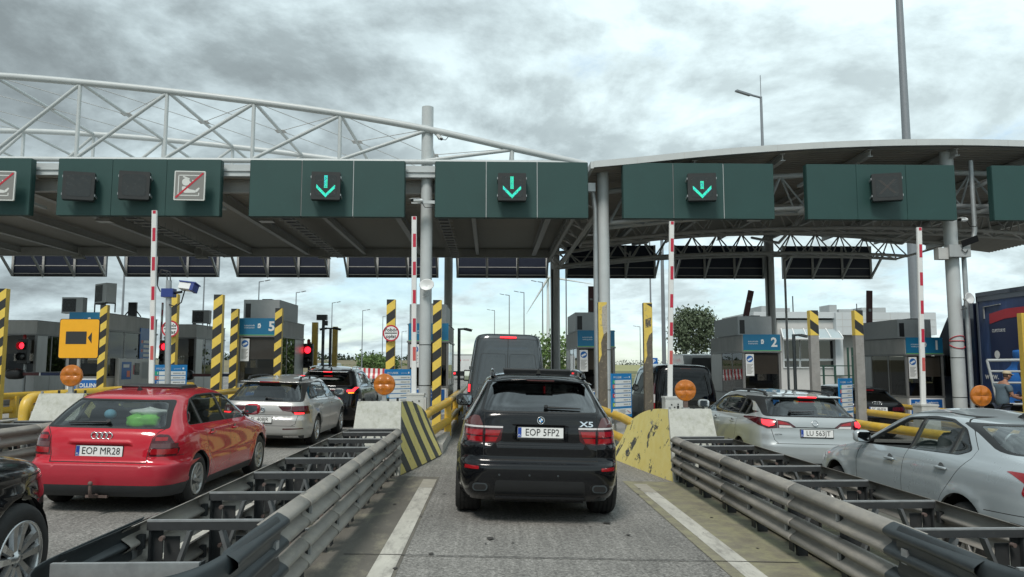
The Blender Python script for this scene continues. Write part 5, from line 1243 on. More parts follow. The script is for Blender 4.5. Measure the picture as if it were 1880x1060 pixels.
def cushion(c, hw, ys, label, nose):
    g = gz(c); r = thing('crash_cushion', label, 'barrier', (c, ys[0], g), 0, 'steel crash cushions in front of the islands'); o0 = Vector((c, ys[0], g))
    def B(k, name, p=None, **a):
        k.v = [v-o0 for v in k.v]; return k.build(name, p or r, **a)
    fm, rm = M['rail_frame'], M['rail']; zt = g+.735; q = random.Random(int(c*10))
    i0 = 1 if nose else 0; stp = 2 if c > 0 else 1
    for i in range(i0, len(ys)-1, stp):                     # side panels, each bay overlapping the next like scales
        for s in (-1, 1):
            k = MB(); y0, y1 = ys[i]-.16, ys[min(i+stp, len(ys)-1)]+.02
            j = q.uniform(-.002, .002)
            for zc in (.60, .285): wbeam(k, c+s*(hw-.02), y0, y1, g+zc+j, s, rm, .005 if c < 0 else .003)
            o = B(k, 'guard_rail', solid=.004)
    L_ = 'L'
    for i, y in enumerate(ys):
        k = MB(); w = hw-.03
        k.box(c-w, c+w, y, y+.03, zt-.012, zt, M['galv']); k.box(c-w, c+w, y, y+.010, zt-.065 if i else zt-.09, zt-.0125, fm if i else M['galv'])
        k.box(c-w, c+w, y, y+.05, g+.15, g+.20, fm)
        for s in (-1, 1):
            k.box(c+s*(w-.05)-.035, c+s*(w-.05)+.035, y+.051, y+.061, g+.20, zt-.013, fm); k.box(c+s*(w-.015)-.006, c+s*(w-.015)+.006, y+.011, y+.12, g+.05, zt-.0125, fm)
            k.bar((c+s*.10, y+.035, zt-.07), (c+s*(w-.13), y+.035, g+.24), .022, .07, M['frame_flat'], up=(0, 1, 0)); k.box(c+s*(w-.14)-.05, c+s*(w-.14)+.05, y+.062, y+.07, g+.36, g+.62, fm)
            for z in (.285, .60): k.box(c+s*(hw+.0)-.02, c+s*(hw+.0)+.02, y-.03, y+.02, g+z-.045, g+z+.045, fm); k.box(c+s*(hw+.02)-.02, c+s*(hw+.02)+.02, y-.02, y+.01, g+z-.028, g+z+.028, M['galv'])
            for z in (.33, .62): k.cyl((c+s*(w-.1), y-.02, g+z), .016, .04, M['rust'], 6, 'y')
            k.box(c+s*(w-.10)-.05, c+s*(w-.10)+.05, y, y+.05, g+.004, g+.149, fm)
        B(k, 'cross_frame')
    k = MB()
    for s in (-1, 1): k.box(c+s*.17-.03, c+s*.17+.03, ys[0], ys[-1], g+.03, g+.10, fm)
    for y in np.arange(ys[0]+.4, ys[-1], 1.1): k.bar((c-.3, y, g+.21), (c+.25, y+.75, g+.23), .035, .03, M['galv'])
    B(k, 'ground_track')
    if nose:
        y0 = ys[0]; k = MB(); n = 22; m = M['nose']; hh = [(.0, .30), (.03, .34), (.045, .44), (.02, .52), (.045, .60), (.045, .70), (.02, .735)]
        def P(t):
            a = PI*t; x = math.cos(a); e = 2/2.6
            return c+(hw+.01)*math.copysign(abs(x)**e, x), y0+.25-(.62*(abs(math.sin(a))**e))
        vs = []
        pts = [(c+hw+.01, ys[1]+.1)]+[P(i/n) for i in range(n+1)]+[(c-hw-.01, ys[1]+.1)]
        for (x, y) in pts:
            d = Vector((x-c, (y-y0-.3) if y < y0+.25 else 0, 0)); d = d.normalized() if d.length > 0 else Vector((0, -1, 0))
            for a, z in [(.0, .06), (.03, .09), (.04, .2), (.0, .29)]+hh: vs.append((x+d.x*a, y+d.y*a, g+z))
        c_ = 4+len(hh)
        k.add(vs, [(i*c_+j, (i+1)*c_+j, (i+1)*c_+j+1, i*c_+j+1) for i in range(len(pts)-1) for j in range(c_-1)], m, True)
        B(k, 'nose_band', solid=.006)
        k = MB(); k.box(c+.02, c+.30, y0-.36, y0-.2, g+.66, g+.69, mat('green_nose_panel', (.01, .22, .16), .5)); B(k, 'reflector_panel')
        for s in (-1, 1):                                              # smooth end pieces bolted over the first rails
            k = MB()
            for zc in (.60, .285): wbeam(k, c+s*(hw+.004), ys[0]+.2, ys[1]+.25, g+zc, s, m, .02)
            k.box(min(c+s*(hw+.03), c+s*(hw+.075)), max(c+s*(hw+.03), c+s*(hw+.075)), ys[1]-.05, ys[1]+.02, g+.5, g+.6, M['galv']); B(k, 'rail_end')
    return r
def bullnose(c, label, wear=0.):
    """concrete wedge at the head of an island: flat grey front, striped flared flanks"""
    g = gz(c); r = thing('concrete_block', label, 'barrier', (c, 12.4, g), 0, 'concrete heads of the islands'); n = 18
    def sec(t):
        y = 12.4+4.2*t; top = 1.08*(1-t**2.1)+.05; wb = .41+.48*min(1, t*1.5)**.9; wt = (.36+.40*min(1, t*1.6))*(1-.25*t); y2 = y+.55*(1-t)
        return y, y2, top, wb, wt
    def fl(s):
        def f(u, v):
            y, y2, top, wb, wt = sec(u); z = top*v; w = wb+(wt-wb)*v**1.2
            return (c+s*w, y+(y2-y)*v, g+z)
        return f
    sm = chevron_mat(wear)
    k = MB(); k.v = []
    for s in (-1, 1):
        a = MB(); a.grid(fl(s), n, 10, sm, True)
        k.add(a.v, [f if s > 0 else f[::-1] for f in a.f], sm, True)
    vs = []; cm = M['conc']
    for i in range(n):
        y, y2, top, wb, wt = sec(i/(n-1)); vs += [(c-wt, y2, g+top), (c+wt, y2, g+top)]
    k.add(vs, [(2*i, 2*i+1, 2*i+3, 2*i+2) for i in range(n-1)], cm, True)
    y, y2, top, wb, wt = sec(0); N_ = 10; vs = []
    for j in range(N_):
        v = j/(N_-1); w = wb+(wt-wb)*v**1.2; vs += [(c-w, y+(y2-y)*v, g+top*v), (c+w, y+(y2-y)*v, g+top*v)]
    k.add(vs, [(2*j, 2*j+1, 2*j+3, 2*j+2) for j in range(N_-1)], cm, False)
    o0 = Vector((c, 12.4, g)); k.v = [v-o0 for v in k.v]; k.build('block', r)
    k = MB(); k.bar((-.33, .58, 1.12), (-.33, .58, 1.17), .03, .03, M['galv'])
    for x in (-.15, .12, .28): k.cyl((x, .75, 1.11), .02, .07, M['black'], 8)
    k.build('anchor_bolt', r)
    return r
def chevron_mat(wear):
    """yellow paint with dark diagonal bands, worn through to concrete in places"""
    m = bpy.data.materials.new('chevron_concrete'); m.use_nodes = True; nt = m.node_tree; N = nt.nodes; L = nt.links; b = N['Principled BSDF']
    tc = N.new('ShaderNodeTexCoord'); sp = N.new('ShaderNodeSeparateXYZ'); L.new(tc.outputs['Object'], sp.inputs[0])
    def mt(op, a, c=None, d=None):
        n = N.new('ShaderNodeMath'); n.operation = op
        for i, v in enumerate((a, c, d)):
            if v is None: continue
            if isinstance(v, (int, float)): n.inputs[i].default_value = v
            else: L.new(v, n.inputs[i])
        return n.outputs[0]
    oi = N.new('ShaderNodeObjectInfo')
    ns = N.new('ShaderNodeTexNoise'); ns.inputs['Scale'].default_value = 2.6; ns.inputs['Detail'].default_value = 10; ns.inputs['Roughness'].default_value = .75; ns.noise_dimensions = '4D'
    L.new(tc.outputs['Object'], ns.inputs['Vector']); L.new(mt('MULTIPLY', oi.outputs['Random'], 20.0), ns.inputs['W'])
    d = mt('ADD', mt('ADD', mt('MULTIPLY', sp.outputs['Y'], 1.0), mt('MULTIPLY', sp.outputs['Z'], .95)), mt('MULTIPLY', mt('SUBTRACT', ns.outputs['Fac'], .5), .10))
    f = mt('FRACT', mt('DIVIDE', d, .66)); s = mt('GREATER_THAN', f, .55)
    def mix(fac, a, c):
        x = N.new('ShaderNodeMix'); x.data_type = 'RGBA'; L.new(fac, x.inputs['Factor'])
        for k_, v in (('A', a), ('B', c)):
            if isinstance(v, tuple): x.inputs[k_].default_value = (*v, 1)
            else: L.new(v, x.inputs[k_])
        return x.outputs['Result']
    over = mt('MULTIPLY', s, mt('GREATER_THAN', ns.outputs['Fac'], .28+.33*wear))
    yl = N.new('ShaderNodeTexNoise'); yl.inputs['Scale'].default_value = 7; yl.inputs['Detail'].default_value = 6; L.new(tc.outputs['Object'], yl.inputs['Vector'])
    ycol = mix(yl.outputs['Fac'], (.72, .58, .15), (.80, .73, .33))
    col = mix(over, ycol, (.075, .08, .08))
    n2 = N.new('ShaderNodeTexNoise'); n2.inputs['Scale'].default_value = 5; n2.inputs['Detail'].default_value = 10; n2.inputs['Roughness'].default_value = .8; L.new(tc.outputs['Object'], n2.inputs['Vector'])
    chip = mt('GREATER_THAN', n2.outputs['Fac'], .61); col = mix(chip, col, (.26, .26, .235))
    # the head of the flank keeps its bare concrete
    bare = mt('LESS_THAN', mt('ADD', sp.outputs['Y'], mt('ADD', mt('MULTIPLY', sp.outputs['Z'], -.46), mt('MULTIPLY', ns.outputs['Fac'], .08))), .10)
    col = mix(bare, col, (.42, .425, .39))
    L.new(col, b.inputs['Base Color']); b.inputs['Roughness'].default_value = .75
    bp = N.new('ShaderNodeBump'); bp.inputs['Strength'].default_value = .4; bp.inputs['Distance'].default_value = .012; L.new(n2.outputs['Fac'], bp.inputs['Height']); L.new(bp.outputs[0], b.inputs['Normal'])
    return m
def warning_lamp(c, u, v, label):
    Y = 13.3; p = at(u, v, Y); g = gz(c); z0 = g+1.13; r = thing('warning_lamp', label, 'lamp', (p.x, Y, z0), 0, 'amber lamps on the island heads'); h = p.z-z0
    k = MB(); k.box(-.035, .035, -.03, .03, -.12, h-.1, M['rust' if c > 0 else 'galv']); k.box(-.06, .06, -.05, .05, -.05, .01, M['galv']); k.build('post', r)
    am = mat('amber_lens', (.46, .14, .010), .3, var=.18, scale=12, coat=.4, col2=(.33, .095, .010), mix=(.5, .8)); k = MB(); R_ = .183; mt = FACE((0, -.03, h))
    k.lathe([(R_-.02, -.06), (R_, -.04), (R_, 0), (R_-.012, .014)], am, 32, mt)
    def f(u_, v_):
        a = 2*PI*u_; rr = (R_-.012)*(1-v_)
        x, y = rr*math.cos(a), rr*math.sin(a); dx, dy = abs(x)-.068, abs(y)-.068
        return mt @ Vector((x, y, .014+.024*math.exp(-(dx*dx+dy*dy)/.0022)+.010*(1-(rr/R_)**2)-.008*math.exp(-(y/.008)**2)-.005*math.exp(-(x/.008)**2)))
    k.grid(f, 48, 14, am, True, True); k.build('lens', r)
    k = MB(); k.lathe([(0, -.07), (R_-.02, -.065), (R_-.015, -.045)], M['black'], 24, mt); k.build('housing', r)
def arm(c, u0, v0, u1, v1, label, Y=15.6, flip=1):
    """raised barrier arm with its drive housing"""
    a = at(u0, v0, Y); b = at(u1, v1, Y); g = gz(c); r = thing('barrier_gate', label, 'barrier', (a.x, Y, g+.17), 0, 'raised barrier arms'); o0 = Vector((a.x, Y, g+.17))
    A, Bv = a-o0, b-o0; d = (Bv-A); L = d.length; d.normalize(); k = MB(); n = 14
    x = d.cross(Vector((0, 1, 0))).normalized(); mt = Matrix(((x.x, 0, d.x, A.x), (x.y, 1, d.y, A.y), (x.z, 0, d.z, A.z), (0, 0, 0, 1))); w = .052
    k.prism(rrect(-w, w, -.035, .035, .02, 3), -.12, L, M['arm_white'], 'xy', mt); s = L/8.15; z = L-.06
    k.box(-w*.7, w*.42, -.0375, -.036, L-.07, L-.006, M['red_film'], mt); z = L-.36
    i = 0
    while z-.27 > .1:
        if i != 3 or True: k.box(-w*.75, w*.42, -.0375, -.036, z-.275, z, M['red_film'] if i != 4 else M['red_film2'], mt)
        z -= s*1.31; i += 1
    k.build('arm', r)
    k = MB(); hx = A.x+flip*.02; h = A.z+.0
    k.box(hx-.15, hx+.19, -.17, .17, 0, h-.04, M['gate_box']); k.box(hx+.191, hx+.235, -.16, .16, .0, h-.08, M['steel_dark']); k.box(hx-.155, hx+.195, -.175, -.171, .06, h-.10, M['gate_box']); k.box(hx-.16, hx+.20, -.18, .18, h-.04, h, M['gate_box'])
    for xx, zz in ((-.03, -.16), (.10, -.15), (.03, -.21)): k.cyl((hx+xx, -.182, h+zz), .016, .01, M['black'], 8, 'y')
    k.build('housing', r, bevel=.008)
M['gate_box'] = mat('grey_gate_housing', (.46, .47, .455), .5, var=.14, scale=7, col2=(.30, .29, .27), mix=(.6, .75)); M['arm_white'] = mat('barrier_arm_white', (.68, .69, .68), .4, var=.05)
M['red_film'] = mat('red_reflective_band', (.47, .02, .05), .35, var=.1, scale=15); M['red_film2'] = mat('faded_red_band', (.52, .10, .09), .4, var=.2, scale=12)
M['concrete_wrap'] = mat('scuffed_dark_post', (.11, .095, .075), .8, var=.35, scale=6, col2=(.32, .28, .18), mix=(.55, .68), bump=.4, bscale=20)
M['worn_yellow'] = mat('worn_yellow_face', (.66, .49, .10), .6, var=.12, scale=8, col2=(.30, .26, .17), mix=(.56, .66)); M['worn_dark'] = mat('worn_dark_patch', (.09, .08, .065), .7, var=.3, scale=12, col2=(.55, .42, .10), mix=(.5, .6)); M['scraped_pale'] = mat('scraped_pale_metal', (.40, .38, .33), .6, var=.25, scale=16, col2=(.22, .19, .15), mix=(.5, .65))
def post(u, vt, Y, kind, label, group='striped guard posts on the islands', c=None, per=.46, side=1, base=None):
    """steel guard post with slanted bands on the face, plain yellow on the flank"""
    p = at(u, vt, Y); g = gz(p.x); z1 = p.z; r = thing('guard_post', label, 'post', (p.x, Y, g+.16 if base is None else base), 0, group); z0 = r.location.z; h = z1-z0; w = .105; d = .16
    k = MB(); k.box(-w, w, .0, d, 0, h, M['yellow'] if kind in ('stripe', 'plain') else (M['conc_dark'] if kind == 'concrete' else M['concrete_wrap'])); k.build('post', r, bevel=.006)
    if kind == 'plain': return r
    k = MB(); zlo = -1 if kind == 'stripe' else (h-.62 if kind == 'concrete' else h-.95)
    sgn = -1 if side > 0 else 1; y = -.004
    
    sl = .16; z = h+sl; i = 0
    while kind != 'worn' and z > max(zlo, 0)-.1:
        zb = z-per/2; q = [(-w, z+sgn*sl/2), (w, z-sgn*sl/2), (w, zb-sgn*sl/2), (-w, zb+sgn*sl/2)]
        P = [(b_, a_) for a_, b_ in clip_y([(b_, a_) for a_, b_ in q], max(zlo, .0), h)]
        if len(P) > 2: k.poly(P, 0, M['black_stripe'] if i % 2 == 0 else M['yellow_stripe'], frame((0, y, 0), (1, 0, 0), (0, 0, 1)))
        z = zb; i += 1
    if kind == 'worn':
        mt = frame((0, y, 0), (1, 0, 0), (0, 0, 1)); k.poly([(-w, h-1.5), (-w*.3, h-1.3), (-w*.45, h-1.0), (w*.2, h-.8), (w, h-.72), (w, h), (-w, h)], 0, M['worn_yellow'], mt)
        if u > 1150: k.poly([(-w*.5, h-.02), (w, h-.12), (w, h-.02)], .0012, M['black_stripe'], mt); k.poly([(-w*.7, h-.42), (w*.8, h-.36), (w*.7, h-.60), (-w*.6, h-.62)], .0012, M['worn_dark'], mt)
        else: k.poly([(-w*.1, h-.12), (w, h-.05), (w, h-.74), (w*.2, h-.8), (-w*.2, h-.5)], .0012, M['scraped_pale'], mt)
    if kind in ('concrete', 'worn'):
        xs = -w-.004 if side < 0 else w+.004
        k.box(min(xs, xs*.99), max(xs, xs*.99), -.003, d, zlo, h, M['yellow_stripe'])
    k.build('striped_face', r)
    return r
def pipes():
    m = M['yellow_pipe']
    def rail(name, label, paths, r_=.085, legs=()):
        p0 = Vector(paths[0][0]); r = thing(name, label, 'railing', (p0.x, p0.y, gz(p0.x)), 0, 'yellow pipe rails along the islands')
        for pp in paths:
            k = MB(); q = [Vector(p)-r.location for p in pp]; sm = []
            for i, p in enumerate(q):                                   # rounded elbows
                if 0 < i < len(q)-1:
                    a = (q[i-1]-p); b = (q[i+1]-p); ra = min(.22, a.length*.45); rb = min(.22, b.length*.45); A = p+a.normalized()*ra; Bq = p+b.normalized()*rb
                    for j in range(6): t = j/5; sm.append(A*(1-t)**2+p*2*t*(1-t)+Bq*t*t)
                else: sm.append(p)
            k.tube(sm, r_, m, 14); k.build('rail', r)
        for l in legs:
            k = MB(); q = Vector(l)-r.location; k.box(q.x-.08, q.x+.08, q.y-.06, q.y+.06, gz(l[0])+.1-r.location.z, q.z, m); k.build('leg', r)
    for c, lab in ((-1.84, 'yellow pipe rail beside the black SUV with plate EOP 5FP2, on its left'), (3.35, 'yellow pipe rail beside the black SUV with plate EOP 5FP2, on its right')):
        s = 1 if c < 0 else -1; g = gz(c); x = c+s*.60
        rail('pipe_rail', lab, [[(x-s*.05, 14.9, g+.72), (x, 16, g+.78), (c+s*.84, 18.4, g+.86), (c+s*.84, 19.2, g+.86), (c+s*.86, 30, g+.9)], [(x, 15.6, g+.36), (c+s*.84, 18.6, g+.42), (c+s*.86, 28, g+.45)]], .09, [(c+s*.84, 18.5, g+.95), (c+s*.84, 22.5, g+.8), (c+s*.85, 26.5, g+.8)])
    c = -7.04; g = gz(c)
    rail('pipe_rail', 'yellow pipe loop at the head of the island behind the red hatchback roof', [[(c-.55, 12.9, g+.25), (c-.55, 12.9, g+1.05), (c-.5, 14.4, g+1.08), (c-.2, 19, g+1.1)], [(c-.5, 14.2, g+.55), (c-.3, 19, g+.6)]], .09)
    rail('pipe_rail', 'yellow pipe rail running past the booth numbered 5', [[(c+.75, 17.2, g+.95), (c+.75, 21, g+.98), (c+.75, 29, g+1.0)], [(c+.75, 17.2, g+.5), (c+.75, 29, g+.5)]], .07, [(c+.75, 19.8, g+.98), (c+.75, 24.5, g+.98)])
    c = -12.24; g = gz(c)
    rail('pipe_rail', 'thick yellow pipe loop at the left edge, in front of the striped post', [[(c+.1, 17.6, g+.3), (c+.95, 17.6, g+.3), (c+.95, 17.6, g+.95), (c-.3, 17.6, g+.95)]], .11)
    rail('pipe_rail', 'long yellow double pipe rail under the yellow camera sign', [[(c+.3, 18.6, g+.70), (c+.75, 23, g+.72), (c+.75, 30, g+.75)], [(c+.3, 18.6, g+.36), (c+.75, 23, g+.38), (c+.75, 30, g+.4)]], .085, [(c+.45, 19.6, g+.70), (c+.75, 25, g+.72)])
    c = 8.55; g = gz(c)
    rail('pipe_rail', 'yellow double pipe rail behind the open window of the pale saloon', [[(c-.2, 13.6, g+.72), (c-.75, 15.6, g+.76), (c-.75, 24, g+.8)], [(c-.2, 13.6, g+.36), (c-.75, 15.6, g+.40), (c-.75, 24, g+.42)]], .09, [(c-.75, 17.5, g+.76)])
    rail('pipe_rail', 'yellow pipe rail on the far side of the island, beside the black estate SC 463FA', [[(c+.75, 14.2, g+.85), (c+.75, 26, g+.85)]], .08, [(c+.75, 16, g+.8)])
    c = 13.75; g = gz(c)
    rail('pipe_rail', 'yellow pipe rail on the rightmost island below booth 1', [[(c-.8, 18.4, g+.78), (c-.8, 30, g+.82)], [(c-.8, 18.4, g+.42), (c-.8, 30, g+.45)]], .08, [(c-.8, 20.5, g+.75)])
def board(c, u, v, label, Y=16.9, dx=0):
    """blue price list turned towards the lane on its right"""
    p = at(u, v, Y); a = R(43); r = thing('price_board', label, 'sign', (p.x, Y, gz(c)+.17), a, 'blue price boards'); h = p.z-r.location.z; W, H = .355, .95; mt = FACE((0, -.02, h-H))
    k = MB(); k.prism(rrect(-W, W, 0, H, .012), -.03, 0, M['blue'], 'xy', mt); o = k.build('panel', r)
    k = MB(); k.text('PPO', .055, mt @ Matrix.Translation((-.25, H-.085, .002)), M['white']); k.text('LĄDEK', .058, mt @ Matrix.Translation((-.10, H-.085, .002)), M['white'], bold=.02)
    k.text('autostrada', .035, mt @ Matrix.Translation((.14, H-.085, .002)), M['white']); k.poly(arc(.27, H-.08, .022, 0, 360, 8)[:-1], .002, M['white'], mt)
    cols = [(.02, .36, .2), (.62, .12, .07), (.02, .10, .32), (.55, .05, .07), (.03, .30, .58), (.35, .50, .05)]
    for i in range(6):
        y = H-.215-i*.098; k.rect(-.24, W-.03, y-.006, y+.074, .002, M['white'], mt); k.rect(-W+.03, -.245, y-.006, y+.074, .002, mat('tariff_%s' % 'green orange navy red azure lime'.split()[i], cols[i], .4), mt)
        k.text(str(i+1), .07, mt @ Matrix.Translation((-.27, y+.034, .004)), M['white'], bold=.03)
        for x0, x1 in ((.06, .20), (.24, .30)): 
            q = x0
            while q < x1: k.rect(q, q+.012, y+.02, y+.045, .004, M['pict_grey'], mt); q += .02
    k.rect(-W+.03, -.12, .06, .19, .002, M['white'], mt); k.rect(-.11, W-.03, .06, .19, .002, M['white'], mt)
    for i in range(5): k.rect(-.09, .1+.02*(i % 3), .08+.02*i, .086+.02*i, .004, M['pict_grey'], mt)
    k.bar(mt @ Vector((.18, .14, .005)), mt @ Vector((.30, .08, .005)), .012, .002, M['red'], up=(0, -1, 0)); k.build('tariff_table', o)
    k = MB()
    for x in (-.2, .2): k.tube([(x, .02, 0), (x, .02, h-.05)], .025, M['galv'], 8)
    k.build('post', r)
def road_sign(u, v, Y, label, rad=.20):
    p = at(u, v, Y); r = thing('road_sign', label, 'sign', p, 0, 'round toll signs'); mt = FACE((0, -.02, 0)); k = MB()
    k.lathe([(0, -.012), (rad, -.012), (rad, 0)], M['galv'], 36, mt); k.disc(rad, .0005, M['red'], 36, mt, rad*.82); k.disc(rad*.82, .0, M['white'], 36, mt); k.build('disc', r)
    k = MB(); k.text('Pobór', .115*rad/.2, mt @ Matrix.Translation((0, rad*.38, .002)), M['plate_ink'], bold=.018, xs=1.08); k.text('opłat', .115*rad/.2, mt @ Matrix.Translation((0, -rad*.40, .002)), M['plate_ink'], bold=.018, xs=1.08); k.rect(-rad*.72, rad*.72, -.012, .012, .002, M['plate_ink'], mt); k.build('lettering', r)
    k = MB(); k.box(-.06, .06, -.008, .012, -.03, .03, M['galv']); k.build('bracket', r)
def island_kit():
    islands()
    ysl = [4.05, 5.15, 6.25, 7.4, 8.5, 9.6, 10.7, 11.75, 12.35]; ysr = [4.35, 5.4, 6.5, 7.65, 8.75, 9.85, 10.95, 11.9, 12.35]
    cushion(-1.84, .40, ysl, 'grey steel crash cushion of overlapping guard rails, between the red hatchback and the black SUV', True)
    cushion(3.35, .42, ysr, 'grey steel crash cushion of overlapping guard rails, between the black SUV and the pale saloon', True)
    cushion(-7.04, .41, ysl[3:], 'grey steel crash cushion seen beyond the black SUV wheel at the left edge', False)
    bullnose(-7.04, 'bare grey concrete block half hidden behind the roof of the red hatchback')
    bullnose(-1.84, 'concrete block with crisp yellow and dark diagonal bands, left of the black SUV', .22)
    bullnose(3.35, 'concrete block in badly worn yellow paint, right of the black SUV', .80)
    warning_lamp(-7.04, 132, 690, 'round amber lamp below the yellow camera sign'); warning_lamp(-1.84, 706, 706, 'round amber lamp on the block with crisp yellow and dark bands')
    warning_lamp(3.35, 1258, 717, 'round amber lamp on the block with badly worn yellow paint'); warning_lamp(8.55, 1800, 727, 'round amber lamp above the roof of the pale saloon')
    arm(-7.04, 278, 725, 284, 387, 'raised red and white barrier arm behind the roof of the red hatchback'); arm(-1.84, 760, 722, 760.5, 398, 'raised red and white barrier arm beside the white column, left of the black SUV')
    arm(3.35, 1230, 728, 1233, 407, 'raised red and white barrier arm behind the badly worn yellow block'); arm(8.55, 1695, 742, 1687, 418, 'raised red and white barrier arm in front of booth 1')
    arm(-12.24, 292, 690, 299, 556, 'small distant raised barrier arm beside the round toll sign at the booths on the left', 38)
    S = post
    S(4, 530, 18.8, 'stripe', 'black and yellow striped post cut by the left edge')
    S(191, 560, 23.1, 'stripe', 'black and yellow striped post right of the yellow camera sign')
    S(318, 540, 18.4, 'stripe', 'black and yellow striped post hidden behind the grey camera pole'); S(401, 541, 18.4, 'stripe', 'black and yellow striped post with chipped edge, tallest left of booth 5')
    S(431, 567, 23.2, 'stripe', 'black and yellow striped post at the left front corner of booth 5', side=1); S(512, 566, 23.2, 'stripe', 'black and yellow striped post at the right front corner of booth 5')
    S(718, 550, 18.8, 'stripe', 'black and yellow striped post carrying the round toll sign, left of the white column'); S(803, 551, 18.8, 'stripe', 'black and yellow striped post just right of the slim white column')
    S(1106, 555, 18.9, 'worn', 'scraped post with torn pale and yellow top, right against a slim white column'); S(1189, 556, 18.8, 'worn', 'scraped post with yellow top, standing by the black passenger van')
    S(1494, 570, 18.8, 'concrete', 'grey concrete post with striped yellow top, left one of the pair by the office', side=-1); S(1576, 570, 18.8, 'concrete', 'grey concrete post with striped yellow top, next to the narrow price board', side=-1)
    S(1883, 575, 17.6, 'plain', 'plain yellow post beside the man in the cap at the right edge')
    S(38, 603, 30, 'plain', 'plain yellow post behind the red signal at the far left'); S(615, 600, 33, 'plain', 'plain yellow post right of the black camera pole beyond booth 5'); S(578, 592, 29, 'plain', 'plain yellow brown post right of the red signal at booth 5'); S(316, 598, 31, 'plain', 'short yellow post behind the raised arm on the left')
    pipes()
    board(-7.04, 313, 670, 'blue price board behind the grey camera pole, over the roof of the red hatchback'); board(-1.84, 731, 678, 'blue price board behind the amber lamp, left of the white column')
    board(3.35, 1140, 686, 'blue price board beside the scraped post, right of the black SUV'); board(8.55, 1551, 695, 'narrow looking blue price board between the two grey concrete posts')
    road_sign(718, 612, 18.72, 'round red ringed toll sign on a striped post, left of the white column'); road_sign(313, 604, 18.3, 'round red ringed toll sign partly behind the grey camera pole')
